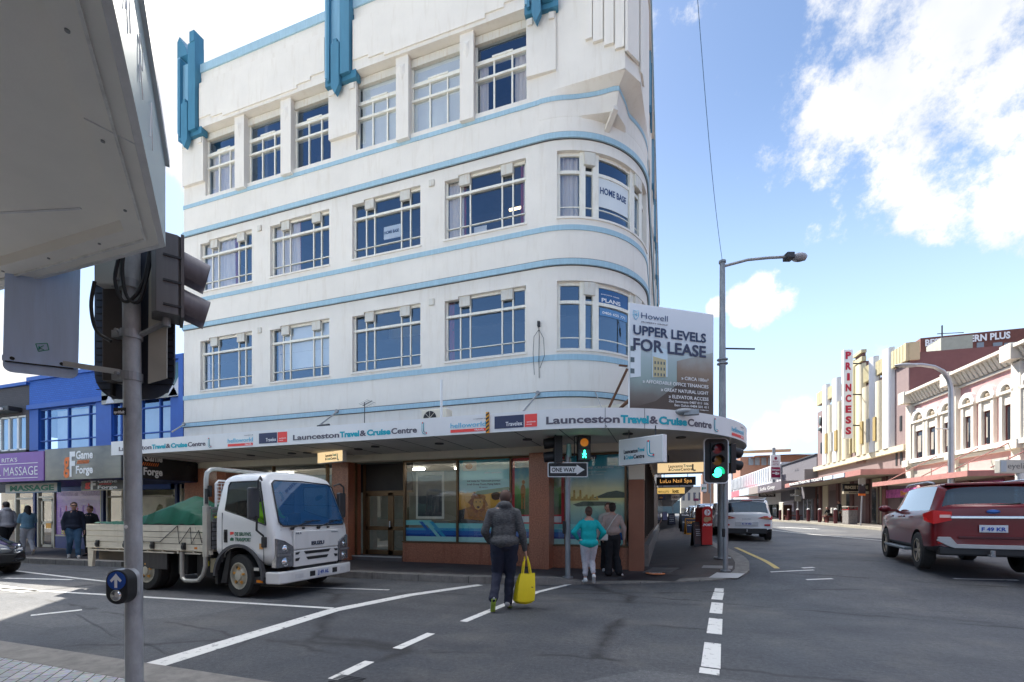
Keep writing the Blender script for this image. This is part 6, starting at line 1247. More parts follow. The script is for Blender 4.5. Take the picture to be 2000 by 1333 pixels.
# ================= signals, poles and street furniture
def ped_signal(parent, c, ax, n):   # two aspect pedestrian head, green walking figure lit
 pass
GRN = emis('lit_green', (.02, 1, .45), 3.0, (.05, .5, .3));
def lens(parent, x, z, r, m, y=-.02, visor=True, name='lens'):
 b = MB(); b.lathe([(0.001, y-.012), (r*.6, y-.008), (r, y)], (x, 0, z), (0, 1, 0), 20); l = b.build(name, m, parent, False, smooth=True)
 if visor:
  b = MB(); n = 14; vs = []
  for i in range(n+1):
   t = radians(-20)+radians(220)*i/n
   for rr, yy in ((r+.012, y), (r+.012, y-.16+.03*abs(cos(t))), (r+.006, y-.16+.03*abs(cos(t))), (r+.006, y)): vs.append((x+rr*cos(t), yy, z+rr*sin(t)))
  fs = [[4*i+j, 4*i+(j+1) % 4, 4*i+4+(j+1) % 4, 4*i+4+j] for i in range(n) for j in range(4)]; b.add(vs, fs); b.build('visor', BLACK, l, False, smooth=True)
 return l
def rrect(w, h, r, n=6):
 p = []
 for cx, cz, a0 in ((w/2-r, h/2-r, 0), (-w/2+r, h/2-r, 90), (-w/2+r, -h/2+r, 180), (w/2-r, -h/2+r, 270)):
  for i in range(n+1): a = radians(a0+90*i/n); p.append((cx+r*cos(a), cz+r*sin(a)))
 return p
def ats(px, py0, py1, base):     # top/bottom heights above the base point seen at two pixel rows
 return ztop(px, py0, base.x, base.y), ztop(px, py1, base.x, base.y)
AMB = emis('amber_glow', (1, .32, .03), .08, (.5, .18, .02)); REDO = mat('red_lens_off', (.22, .015, .03), .15, var=.3, scale=60); AMBO = mat('amber_lens_off', (.30, .13, .02), .15, var=.3, scale=60); CAP = mat('teal_cap', (.22, .42, .38), .5)
def side_head(parent, x, y, z0, z1, name='signal_head', ang=0, nv=3):
 """a signal head seen from the side: slim ribbed case with long visors along local -x"""
 h = z1-z0; b = MB(); b.box(x-.02, x+.13, y-.12, y+.12, z0, z1)
 for k in range(int(h/.06)): b.box(x-.024, x+.134, y-.125, y+.125, z0+.02+k*.06, z0+.03+k*.06)
 o = b.build(name, BLACK, parent, False)
 b = MB(); b.box(x-.05, x-.02, y-.2, y+.2, z0-.08, z1+.08); b.build('backing_board', BLACK, o, False)
 for k in range(nv):
  zc = z1-h*(k+.5)/nv; b = MB(); b.lathe([(.115, 0), (.115, .22), (.105, .22), (.105, 0)], (x-.05, y, zc), (-1, 0, -.12), 16); b.build('visor', BLACK, o, False, smooth=True)
 return o
g0 = G(1109, 1129, .15); q = thing('signal_pole', 'slim grey pole carrying the ONE WAY sign and the lit green walking figure', 'traffic signal', tuple(g0), TH)
dq = -sin(TH)*g0.x+cos(TH)*g0.y; P1 = dq/889
zz = lambda py: H+(YH-py)*P1-g0.z
X = lambda px: (px-1111)*P1
b = MB(); b.cyl((0, 0, 0), (.0, 0, zz(890)), .058, n=14); b.cyl((0, 0, 0), (0, 0, .03), .12, n=14); b.build('pole', GALV, q, False, smooth=True)
b = MB(); b.lathe([(.055, zz(893)), (.062, zz(893)), (.052, zz(868)), (.0, zz(866))], (X(1113), 0, 0)); b.build('cap', CAP, q, False, smooth=True)
b = MB(); b.prism(rrect(X(1149)-X(1071), zz(904)-zz(933), .03), 'y', -.075, -.068); s1 = b.build('sign_back', flat('sign_rim_white', (.75, .75, .75)), q, False); s1.location = (X(1110), 0, zz(918.5))
b = MB(); b.prism(rrect(X(1147)-X(1073), zz(906)-zz(931.5), .025), 'y', -.079, -.075); b.build('sign_face', flat('sign_black', (.02, .02, .022)), s1, False)
wS = X(1149)-X(1071); hS = zz(904)-zz(933)
b = MB(); b.add([(x*wS, -.083, z*hS) for x, z in ((-.43, -.22), (.22, -.22), (.22, -.34), (.42, 0), (.22, .34), (.22, .22), (-.43, .22))], [list(range(7))]); b.build('arrow', TXW, s1, False)
text('ONE WAY', -.40*wS, .19*wS, -.14*hS, .28*hS, TXB, lambda x, y, z: (x, -.086-z, y), s1, 'sign_lettering', .02, world=False)
hx = X(1141); zt_, zb_ = zz(854), zz(902)
b = MB(); b.box(X(1129), X(1153.5), -.16, .06, zb_, zt_); b.build('pedestrian_head', BLACK, q, False, bevel=.01)
b = MB(); b.box(X(1131), X(1152), -.175, -.16, zz(877), zz(856)); b.build('aspect_frame', DKGREY, q, False, bevel=.004); b = MB(); b.box(X(1131), X(1152), -.175, -.16, zz(900), zz(879)); b.build('aspect_frame', DKGREY, q, False, bevel=.004)
b = MB(); b.lathe([(.001, -.19), (.075, -.186), (.09, -.176)], (hx, 0, zz(867)), (0, 1, 0), 20); b.build('amber_lens', AMB, q, False, smooth=True)
b = MB(); b.lathe([(.001, -.182), (.09, -.177)], (hx, 0, zz(890)), (0, 1, 0), 20); gl = b.build('green_lens', mat('dark_green_lens', (.005, .03, .02), .2), q, False)
b = MB(); c = zz(890); r_ = .012
for p0, p1, rr in (((0, .055), (0, .0), .022), ((0, .0), (-.035, -.07), .012), ((0, 0), (.032, -.075), .012), ((0, .035), (-.04, -.005), .009), ((0, .035), (.04, .0), .009)): b.cyl((hx+p0[0], -.192, c+p0[1]), (hx+p1[0], -.192, c+p1[1]), rr, n=6)
b.ell((hx+.002, -.192, c+.078), (.017, .008, .017)); b.build('green_walking_figure', GRN, gl, False)
b = MB(); b.tube([(0, 0, zz(895)), (X(1124), 0, zz(893)), (X(1124), 0, zz(853)), (X(1140), 0, zz(853)), (X(1140), 0, zz(856))], .012, 6); b.build('bracket', DKGREY, q, False)
side_head(q, X(1088), 0, zz(905), zz(852), nv=2)
b = MB(); b.cyl((0, 0, zz(900)), (X(1090), 0, zz(900)), .02, n=8); b.build('bracket', DKGREY, q, False)
b = MB(); b.box(X(1101), X(1105), -.06, .06, zz(1043), zz(1018)); b.build('push_button', BLACK, q, False, bevel=.01)
g0 = G(1417, 1116, .15); q = thing('signal_pole', 'traffic signal facing the junction with its green light lit and white rimmed board', 'traffic signal', tuple(g0), TH)
dq = -sin(TH)*g0.x+cos(TH)*g0.y; P1 = dq/889; zz = lambda py: H+(YH-py)*P1-g0.z; X = lambda px: (px-1417)*P1
b = MB(); b.cyl((0, 0, 0), (0, 0, zz(900)), .056, n=14); b.cyl((0, 0, 0), (0, 0, .03), .11, n=14); b.build('pole', GALV, q, False, smooth=True)
b = MB(); b.lathe([(.06, zz(905)), (.065, zz(905)), (.055, zz(872)), (.0, zz(870))], (X(1421), 0, 0)); b.build('cap', CAP, q, False, smooth=True)
cx, cz = X(1394), zz(901.5); w_, h_ = X(1418)-X(1370), zz(858)-zz(946)
b = MB(); b.prism(rrect(w_, h_, .10), 'y', -.13, -.115); o = b.build('board_rim', TXW, q, False); o.location = (cx, 0, cz)
b = MB(); b.prism(rrect(w_-.045, h_-.045, .085), 'y', -.136, -.13); bd_ = b.build('backing_board', flat('board_black', (.02, .022, .022)), o, False)
b = MB(); b.box(-.14, .14, -.17, -.0, -.42, .42); hd = b.build('signal_head', BLACK, q, False, bevel=.01); hd.location = (cx, 0, cz)
for k, (py, m) in enumerate(((879.5, REDO), (902, AMBO), (924.5, GRN))):
 z = zz(py)-cz; l = lens(hd, 0, z, .108, m, y=-.17, name=('red_lens', 'amber_lens', 'green_lens')[k])
b = MB(); b.tube([(0, 0, zz(935)), (X(1400), 0, zz(938))], .02, 6); b.build('bracket', DKGREY, q, False)
b = MB(); b.box(X(1424), X(1434), -.1, .12, zz(925), zz(868)); o = b.build('side_head', BLACK, q, False, bevel=.01)
for py in (882, 906): b = MB(); b.lathe([(.10, 0), (.115, .22), (.105, .22), (.09, 0)], (X(1430), 0, zz(py)), (1, .35, -.2), 16); b.build('visor', BLACK, o, False, smooth=True)
b = MB(); b.box(X(1409), X(1413), -.09, -.02, zz(1049), zz(1033)); b.build('push_button', BLACK, q, False, bevel=.01)
g0 = G(1411, 1091, .15); q = thing('street_lamp', 'tall grey street lamp with a curved arm beside the lease billboard', 'street lamp', tuple(g0), TH)
dq = -sin(TH)*g0.x+cos(TH)*g0.y; P1 = dq/889; zz = lambda py: H+(YH-py)*P1-g0.z; X = lambda px: (px-1411)*P1
b = MB(); b.tube([(0, 0, 0), (0, 0, zz(1000)), (.0, 0, zz(800)), (.0, 0, zz(512))], [.115, .11, .085, .062], 16); b.cyl((0, 0, 0), (0, 0, .03), .2); b.build('pole', GALV, q, False, smooth=True)
b = MB(); b.cyl((0, 0, zz(514)), (0, 0, zz(510)), .085)
for py in (712, 704): b.cyl((0, 0, zz(py)), (0, 0, zz(py-2)), .13)
b.build('collar', GALV, q, False)
b = MB(); b.tube([(.0, 0, zz(521)), (X(1430), 0, zz(516)), (X(1460), 0, zz(508)), (X(1500), 0, zz(504)), (X(1538), 0, zz(502))], .035, 8); b.build('arm', GALV, q, False, smooth=True)
b = MB(); b.box(X(1533), X(1548), -.11, .11, zz(508), zz(496)); o = b.build('lamp_housing', mat('lamp_dark', (.03, .03, .035), .5), q, False, bevel=.02)
b = MB(); b.ell((X(1561), 0, zz(503)), (X(1576)-X(1561), .14, .10)); b.build('lamp_bowl', mat('lamp_bowl', (.32, .31, .33), .3, var=.3), o, False, smooth=True)
b = MB(); b.tube([(X(1553), -.03, zz(507)), (X(1556), -.03, zz(513)), (X(1571), -.03, zz(510)), (X(1573), -.03, zz(506))], .008, 5); b.build('hanging_bracket', DKGREY, o, False)
b = MB(); b.cyl((0, 0, zz(681)), (X(1474), 0, zz(682)), .022, n=8); b.build('rod', DKGREY, q, False)
p0 = Vector((g0.x, g0.y, g0.z+zz(512))); r = ray(1358, -60); p1 = Vector((r[0]*7.5, r[1]*7.5, H+r[2]*7.5))
b = MB(); b.tube([p0.lerp(p1, t)-Vector((0, 0, .5*sin(pi*t))) for t in [i/10 for i in range(11)]], .006, 5); tag(b.build('overhead_wire', mat('wire_blue', (.05, .12, .2), .5)), 'thin overhead wire rising from the top of the street lamp', 'wire')
q0 = FR(kf(1858, -FO+.5), -FO+.5); dq = -sin(TH)*q0.x+cos(TH)*q0.y; P1 = dq/889; zb0 = zg(q0.x, q0.y)
q = thing('street_lamp', 'silver curved street lamp in front of the pink arched building', 'street lamp', (q0.x, q0.y, zb0), TH); zz = lambda py: H+(YH-py)*P1-zb0; X = lambda px: (px-1858)*P1
b = MB(); b.tube([(0, 0, 0), (0, 0, zz(800)), (.0, 0, zz(760)), (X(1853), 0, zz(741)), (X(1842), 0, zz(726)), (X(1825), 0, zz(717)), (X(1800), 0, zz(713)), (X(1775), 0, zz(713))], [.14, .12, .11, .1, .09, .08, .08, .07], 10); b.build('pole', ALU, q, False, smooth=True)
b = MB(); b.ell((X(1770), 0, zz(714)), (.55, .16, .10)); b.build('lamp_head', mat('lamp_grey', (.4, .4, .41), .4), q, False, smooth=True)
b = MB(); b.cyl((0, 0, zz(838)), (X(1828), 0, zz(838)), .03, n=6); b.build('rod', ALU, q, False)
# ---------------- near pole at left with the backs of signals
g0 = Vector((-3.66, 2.25, .15)); rr_ = ray(263); t = 3.28; g0 = Vector((rr_[0]*t, rr_[1]*t, .15)); dq = t; P1 = t/889
q = thing('near_signal_pole', 'thick grey galvanised signal pole close to the camera with a push button', 'traffic signal', tuple(g0), TH); zz = lambda py: H+(YH-py)*P1-.15; X = lambda px: (px-263)*P1
b = MB(); b.cyl((0, 0, 0), (X(256), 0, zz(470)), .053, n=24); b.build('pole', mat('near_pole_steel', (.36, .37, .38), .5, .1, var=.4, scale=5, stretch=(1, 1, .5), bump=.3, bscale=50), q, False, smooth=True)
def blabel(px, py): return X(px), zz(py)
b = MB(); bx, bz = X(268), zz(1140); b.prism([(x+0, z) for x, z in rrect(.155, .235, .077, 10)], 'y', -.17, -.09); pb = b.build('push_button_box', BLACK, q, False, bevel=.006); pb.location = (bx, 0, bz)
b = MB(); b.prism(rrect(.16, .215, .06, 8), 'y', -.14, -.05); o = b.build('button_mount', ALU, q, False); o.location = (bx-.018, 0, bz+.01)
b = MB(); b.cyl((0, -.174, .045), (0, -.170, .045), .062, n=28); b.build('blue_disc', mat('button_blue', (.01, .07, .35), .3), pb, False)
b = MB(); b.add([(x, -.178, z+.045) for x, z in ((-.010, -.048), (.010, -.048), (.010, .008), (.030, -.010), (.040, .003), (.0, .050), (-.040, .003), (-.030, -.010), (-.010, .008))], [[0, 1, 2, 5, 8], [2, 3, 4, 5], [8, 5, 6, 7]]); b.build('arrow', TXW, pb, False)
b = MB(); b.lathe([(.001, -.19), (.03, -.186), (.034, -.178), (.038, -.178), (.038, -.168)], (0, 0, -.055), (0, 1, 0), 24); b.build('button', mat('chrome_button', (.6, .6, .6), .15, .9), pb, False, smooth=True)
b = MB(); b.box(X(238), X(262), -.071, -.069, zz(815), zz(801)); b.build('sticker', flat('sticker_black', (.02, .02, .02)), q, False); text('sprdthek', X(240), X(260), zz(812), .02, TXW, lambda x, y, z: (x, -.072-z, y), q, 'sticker_lettering', .02, world=False)
b = MB(); b.cyl((X(262), -.068, zz(1029)), (X(262), -.071, zz(1029)), .013, n=14); b.build('dot_sticker', TXW, q, False)
for py in (558, 655, 737): b = MB(); b.cyl((X(257), 0, zz(py+8)), (X(257), 0, zz(py-8)), .066, n=20); b.box(X(257)-.12, X(257)-.05, -.03, .03, zz(py+7), zz(py-7)); b.cyl((X(257)-.03, -.1, zz(py)), (X(257)-.03, -.08, zz(py)), .014, n=6); b.build('clamp', GALV, q, False)
b = MB(); b.box(X(197), X(237), -.05, .12, zz(562), zz(470)); b.build('junction_box', mat('box_cream', (.46, .45, .42), .5, var=.05), q, False, bevel=.008)
def signal_side(parent, x0, x1, y, py0, py1):
 b = MB(); b.prism([(X(x0), y-.02), (X(x0)+.02, y-.16), (X(x1)-.06, y-.20), (X(x1), y-.14), (X(x1), y+.12), (X(x0), y+.08)], 'z', zz(py1), zz(py0)); o = b.build('signal_head', mat('signal_case_grey', (.045, .042, .042), .5, var=.2, stretch=(8, 8, .3)), parent, False, bevel=.004); return o
HR = radians(38)
hdE = Vector((X(325), .0, 0))
def RH(x, y, z): return (hdE.x+x*cos(HR)-y*sin(HR), hdE.y+x*sin(HR)+y*cos(HR), z)
zA, zB = zz(622), zz(468)
CASE = mat('signal_case_grey', (.13, .125, .125), .45, var=.25, stretch=(8, 8, .3))  # dark grey case with random upright streaks
b = MB(RH); b.prism([(-.085, -.06), (-.06, -.11), (.06, -.115), (.08, -.10), (.08, .11), (-.085, .085)], 'z', zA, zB); sh = b.build('signal_head', CASE, q, False, bevel=.004)
for py in (512, 560, 606): b = MB(RH); b.box(-.02, .085, -.122, -.112, zz(py+2), zz(py-2)); b.build('latch', BLACK, sh, False)
b = MB(RH); b.box(.08, .10, -.12, .12, zA-.01, zB+.01); b.build('door_edge', mat('edge_brown', (.10, .085, .08), .5), sh, False)
VIS = mat('visor_brown_black', (.16, .14, .15), .5, var=.25, stretch=(6, 6, .4))
for py0, py1 in ((486, 552), (560, 624)):
 b = MB(RH); n = 14; vs = []; zm = (zz(py0)+zz(py1))/2+.01; hh2 = (zz(py0)-zz(py1))/2-.006
 for i in range(n+1):
  tt = radians(-50)+radians(280)*i/n; cy, cz_ = .11*cos(tt), hh2*sin(tt); L_ = .165-.0*sin(tt)-.05*(1-sin(tt))*.5
  for rr, xx in ((1., .10), (1., .10+L_), (.95, .10+L_), (.95, .10)): vs.append((xx, cy*rr, zm+cz_*rr-.10*(xx-.10)/.2*.6))
 b.add(vs, [[4*i+j, 4*i+(j+1) % 4, 4*i+4+(j+1) % 4, 4*i+4+j] for i in range(n) for j in range(4)]); b.build('visor', VIS, sh, False, smooth=True, angle=1.)
b = MB(); b.cyl((X(325), 0, zz(622)), (X(325), 0, zz(638)), .025); b.obox((X(300), 0, zz(642)), (.09, 0, .045), (0, .02, 0), (0, 0, .008)); b.build('bracket', GALV, q, False)
BBK = mat('backing_board_black', (.05, .06, .085), .45, var=.2)
b = MB(); b.prism(rrect(X(313)-X(150), zz(440)-zz(771), .20, 8), 'y', .14, .15); o = b.build('backing_board', BBK, q, False); o.location = (X(231), 0, (zz(440)+zz(771))/2)
b = MB()
for k in range(18): b.box(X(155)-o.location.x, X(190)-o.location.x, .13, .14, zz(752-k*14)-o.location.z, zz(750.5-k*14)-o.location.z)
for k in range(20): b.box(X(262)-o.location.x, X(312)-o.location.x, .13, .14, zz(742-k*13)-o.location.z, zz(740.5-k*13)-o.location.z)
b.box(X(189)-o.location.x, X(193)-o.location.x, .11, .14, zz(765)-o.location.z, zz(470)-o.location.z); b.build('board_ribs', BLACK, o, False)
b = MB(); b.box(X(193), X(240), .02, .13, zz(742), zz(450)); b.build('rear_signal_head', mat('warm_black', (.05, .04, .038), .5, var=.3), q, False, bevel=.012)
b = MB(); b.obox((X(226), .1, zz(740)), (.10, 0, -.02), (0, .006, 0), (0, 0, .022)); b.build('bracket', ALU, q, False)
SGB = mat('sign_back_alloy', (.52, .66, .90), .42, .0, var=.10, scale=2, stretch=(6, 6, .5), grime=(.28, .30, .36), gs=2, gamt=.4)
th2 = radians(14); w2 = .397
sg = thing('road_sign', 'large pale metal sign seen from behind beside the near pole', 'sign', (g0.x, g0.y, .15+zz(735)), TH+0);
b = MB(); b.prism(rrect(w2, .95, .05, 6), 'y', 0, .006); o = b.build('panel', SGB, sg, False); o.location = (-.595, -.067, .46); o.rotation_euler = (0, radians(1), radians(24))
b = MB(); b.obox((0, -.012, -.385), (w2*.49, 0, 0), (0, .008, 0), (0, 0, .018)); rl = b.build('rail', SGB, o, False); b = MB(); b.obox((0, -.013, -.405), (w2*.45, 0, 0), (0, .006, 0), (0, 0, .006)); b.build('rail_dark_line', BLACK, o, False)  # thin black line drawn along the foot of the rail
for x in (-.14, .12): b = MB(); b.cyl((x, -.03, -.385), (x, -.005, -.385), .012, n=8); b.build('bolt', BLACK, o, False)
b = MB();
for s_ in ((-.03, 0, .03, .015), (.03, .015, .04, -.03), (.04, -.03, -.015, -.05), (-.015, -.05, -.03, 0), (-.012, -.012, -.012, -.038), (-.012, -.025, .012, -.005), (-.012, -.025, .014, -.035)): b.cyl((s_[0]+.0, -.004, s_[1]-.26), (s_[2]+.0, -.004, s_[3]-.26), .0025, n=5)
b.build('green_scribble', mat('green_pen', (.02, .32, .25), .6), o, False)
b = MB(); b.obox((X(195), -.06, .02+.02), (.20, 0, -.03), (0, .008, 0), (0, 0, .018)); b.build('arm', ALU, sg, False)
sg = thing('road_sign', 'narrow beige sign edge seen behind the near pole', 'sign', (g0.x, g0.y, .15+zz(735)), TH); b = MB(); b.prism([(X(278), -.04), (X(315), .0), (X(316), .75), (X(280), .85)], 'y', .05, .058); b.build('panel', mat('sign_back_beige', (.42, .40, .34), .5, var=.15), sg, False)
for pts in (((262, 505), (248, 560), (262, 600), (285, 585), (300, 540), (306, 490)), ((272, 480), (262, 540), (268, 590), (288, 600), (300, 560), (312, 492)), ((212, 565), (203, 610), (210, 655), (236, 675))):
 P = [(X(x), -.11+.01*i, zz(y)) for i, (x, y) in enumerate(pts)]; Q = []
 for i in range(len(P)-1):
  a_, b_, c_, d_ = P[max(i-1, 0)], P[i], P[i+1], P[min(i+2, len(P)-1)]
  for k in range(6):
   t_ = k/6; Q.append(tuple(.5*((2*b_[j])+(-a_[j]+c_[j])*t_+(2*a_[j]-5*b_[j]+4*c_[j]-d_[j])*t_*t_+(-a_[j]+3*b_[j]-3*c_[j]+d_[j])*t_**3) for j in range(3)))
 Q.append(P[-1]); b = MB(); b.tube(Q, .011, 8); b.build('cable', BLACK, q, False, smooth=True)
# ---------------- post box
def at(px, py, dz=.15): p = G(px, py, dz); return p, (-sin(TH)*p.x+cos(TH)*p.y)/889
REDP = mat('post_red', (.55, .02, .02), .35, var=.08, coat=.3)
p, s_ = at(1381, 1066); pb = thing('post_box', 'bright red round-topped post box lettered POST on the footpath', 'post box', tuple(p), TH+.05); w_ = 21*s_; h_ = 77*s_
b = MB(); pr_ = [(-w_/2, .02), (w_/2, .02)]+[(w_/2*cos(t), h_-w_/2*.8+w_/2*.8*sin(t)) for t in [i*pi/10 for i in range(11)]]; b.prism(pr_, 'y', -.02, .5); b.build('body', REDP, pb, False, bevel=.015)
f = lambda x, y, z: (x, -.024-z, y); text('.POST', -w_*.46, w_*.46, h_*.50, h_*.055, TXW, f, pb, 'lettering', .06, world=False)
b = MB(); b.cyl((0, -.02, h_*.84), (0, -.026, h_*.84), w_*.3, n=24); em = b.build('emblem', TXW, pb, False); b = MB(); b.box(-w_*.05, -w_*.0, -.03, -.026, h_*.76, h_*.93); b.cyl((w_*.1, -.026, h_*.85), (w_*.1, -.03, h_*.85), w_*.07, n=14); b.build('emblem_detail', REDP, em, False)
b = MB(); b.cyl((-w_*.1, -.02, h_*.66), (-w_*.1, -.026, h_*.66), w_*.26, n=20); b.cyl((w_*.2, -.026, h_*.68), (w_*.2, -.028, h_*.68), w_*.18, n=20); b.build('label_shape', mat('label_tan', (.55, .35, .18), .5, var=.3, scale=20), pb, False)
b = MB(); b.box(-w_/2-.01, w_/2+.01, -.03, .51, 0, .03); b.build('plinth', BLACK, pb, False)
# ---------------- footpath boards
def aboard(px0, px1, py0, py1, m, label, lines=(), rim=BLACK, name='sandwich_board'):
 p, s_ = at((px0+px1)/2, py1); w = (px1-px0)*s_; h = (py1-py0)*s_; t_ = thing(name, label, 'advertising board', tuple(p), TH, 'advertising boards along the footpath')
 b = MB();
 for sgn in (-1, 1): b.obox((0, .08*sgn*1.0, h/2), (w/2, 0, 0), (0, .012, 0), Vector((0, -.08*sgn, h/2)))
 b.build('frame', rim, t_, False)
 b = MB(); b.obox((0, -.08-.016, h*.53), (w/2-.03, 0, 0), (0, .003, 0), Vector((0, .07, h*.43))); fc = b.build('face', m, t_, False)
 for (s, x0, x1, z, hh_, mm) in lines: text(s, x0*w-w/2, x1*w-w/2, z*h, hh_*h, mm, lambda x, y, z_: (x, -.165+.165*(y/h)*.97-.018-z_, y), fc, 'board_lettering', .03, world=False)
 return t_
aboard(1352, 1370, 1020, 1067, mat('board_maroon', (.06, .02, .015), .5), 'dark maroon menu board right beside the red post box', [('LuLu', .3, .8, .84, .04, mat('letter_bronze', (.3, .15, .06), .5)), ('HAIR', .3, .9, .68, .03, TXW), ('NAILS', .3, .9, .60, .03, TXW), ('MASSAGE', .3, .9, .52, .03, TXW), ('BEAUTY', .3, .9, .44, .03, TXW)])
t_ = aboard(1338, 1361, 1013, 1044, mat('board_navy', (.02, .025, .06), .5), 'orange framed board lettered DORSET behind the maroon menu board', [('DORSET', .12, .95, .68, .14, mat('letter_amber', (.75, .35, .03), .5)), ('ice cream', .15, .9, .54, .07, TXW)], rim=mat('board_orange', (.65, .28, .02), .5));
p, s_ = at(1349, 1044); b = MB(); b.obox((0, -.16-.02+.045, .31*31*s_*.7), (23*s_/2-.03, 0, 0), (0, .003, 0), Vector((0, .03, .2*31*s_))); b.build('lower_panel', mat('board_orange', (.65, .28, .02), .5), t_, False)
aboard(1330, 1354, 1010, 1039, mat('board_dkblue', (.02, .03, .05), .5), 'dark blue board standing behind the orange framed one', [('Coffee', .1, .6, .6, .12, TXW)])
aboard(1327, 1347, 1003, 1033, mat('board_black', (.015, .016, .02), .5), 'black board with a pale top strip beyond the dark blue board', [('Cafe', .2, .9, .85, .08, TXW)])
aboard(1305, 1318, 1003, 1026, mat('board_chalk', (.06, .055, .09), .6), 'chalk board with white writing in the middle of the footpath', [('LUNCH', .15, .85, .75, .06, TXW), ('SOUP', .15, .8, .6, .05, TXW), ('PIES', .15, .8, .45, .05, TXW), ('CAKE', .15, .8, .3, .05, TXW)])
aboard(1293, 1303, 1000, 1018, mat('board_lilac', (.25, .27, .5), .6), 'farthest lilac board beside the walking man in black', [])
# ---------------- small sign posts on the footpath
def post_sign(px, pyb, pyt, label, plates, r_=.03):
 p, s_ = at(px, pyb); t_ = thing('sign_post', label, 'sign post', tuple(p), TH); z_ = lambda py: (pyb-py)*s_; b = MB(); b.cyl((0, 0, 0), (0, 0, z_(pyt)), r_, n=8); b.build('post', ALU, t_, False)
 for (x0, x1, y0, y1, m, s, mm) in plates:
  b = MB(); b.box((x0-px)*s_, (x1-px)*s_, -.05, -.035, z_(y1), z_(y0)); pl = b.build('plate', m, t_, False)
  if s: text(s, (x0-px)*s_+.04, (x1-px)*s_-.04, z_(y1)+(z_(y0)-z_(y1))*.25, (z_(y0)-z_(y1))*.35, mm, lambda x, y, z: (x, -.054-z, y), pl, 'plate_lettering', .02, world=False)
 return t_
post_sign(1314, 1024, 963, 'footpath post with a white round-ringed AREA sign', [(1311, 1327, 965, 977, WHITE, 'AREA', TXB)])
post_sign(1358.5, 1020, 966, 'footpath post with a small maroon and navy plate', [(1354, 1364, 974, 979, mat('plate_maroon', (.2, .01, .08), .5), None, None)])
post_sign(1388, 1030, 944, 'tall thin post with a white and green parking plate by the big signal', [(1369, 1380, 946, 961, WHITE, 'P', flat('letter_green', C('#17806a')))])
post_sign(1578, 1028, 956, 'kerbside post with two square sign backs in front of the grey building', [(1553-1, 1564.5, 956, 967, mat('plate_grey', (.3, .29, .26), .5), None, None)] and [(1552, 1566, 956, 967, mat('plate_grey', (.3, .29, .26), .5), None, None), (1552, 1565, 968, 979, mat('plate_grey', (.3, .29, .26), .5), None, None)]) if False else None
def far_at(px, py, off_=.55):  # on the far pavement
 k = kf(px, -FO+off_); q = FR(k, -FO+off_); return Vector((q.x, q.y, zg(q.x, q.y)+.15)), (-sin(TH)*q.x+cos(TH)*q.y)/889
p, s_ = far_at(1558, 1019); t_ = thing('sign_post', 'kerbside post carrying two square sign backs before the grey building', 'sign post', tuple(p), TH); b = MB(); b.cyl((0, 0, 0), (0, 0, 62*s_), .05, n=8); b.build('post', ALU, t_, False)
for k in (0, 1): b = MB(); b.box(-6*s_, 6*s_, -.08, -.05, (38+12*k)*s_, (49+12*k)*s_); b.build('plate', mat('plate_grey', (.3, .29, .26), .5), t_, False)
p, s_ = far_at(1681, 1028); t_ = thing('bus_stop_sign', 'bus stop pole with a dark timetable plate and orange strip by the bin', 'bus stop sign', tuple(p), TH); b = MB(); b.cyl((0, 0, 0), (.15, 0, 92*s_), .045, n=8); b.build('pole', ALU, t_, False)
for nm, y0, y1, m in (('timetable', 62, 78, mat('sign_black_gloss', (.02, .02, .03), .4)), ('orange_strip', 58, 62, ORANGE), ('top_plate', 80, 93, mat('plate_grey', (.3, .29, .26), .5))): b = MB(); b.box(-.02-5*s_, .1+5*s_, -.08, -.05, y0*s_, y1*s_); b.build(nm, m, t_, False)
BOLM = mat('bollard_maroon', (.09, .015, .02), .45, var=.1); b = MB(); b.lathe([(.09, 0), (.09, .95), (.0, .95)], n=12)
root = None
for i, (px, lab) in enumerate(((1524, 'maroon bollard farthest left, beside the little kiosk'), (1540, 'maroon bollard in front of the brown kiosk'), (1558, 'maroon bollard at the foot of the post with sign backs'), (1579, 'maroon bollard before the white glass door'), (1601, 'maroon bollard before the theatre corner pier'), (1632, 'maroon bollard just left of the seated people'))):
 p, s_ = far_at(px, 1028, .45)
 if root is None:
  root = thing('bollard', lab, 'bollard', tuple(p), 0, 'maroon bollards along the far kerb'); b = MB(); b.lathe([(.12, 0), (.12, 1.0), (.0, 1.0)], n=12); b.build('post', BOLM, root, False, smooth=True); b = MB(); b.lathe([(.115, 1.0), (.10, 1.08), (.0, 1.12)], n=12); b.build('cap', WHITE, root, False, smooth=True)
 else: dup(root, tuple(p), None, lab)
p, s_ = far_at(1660, 1030, .9); t_ = thing('litter_bin', 'square grey patterned litter bin with a pale lid near the bus stop pole', 'bin', tuple(p), TH); b = MB(); b.box(-.32, .32, -.3, .3, 0, 1.0); b.build('case', mat('bin_grey', (.32, .30, .29), .6, var=.35, scale=9), t_, False, bevel=.02)
b = MB(); b.box(-.34, .34, -.32, .32, 1.2, 1.27); b.build('lid', mat('bin_lid', (.5, .46, .4), .6), t_, False); b = MB(); b.box(-.33, .33, -.31, .31, 1.0, 1.05)
for x in (-.3, .3): b.box(x-.02, x+.02, -.3, -.26, 1.0, 1.2)
b.build('red_rim', mat('bin_red', (.4, .03, .03), .5), t_, False)
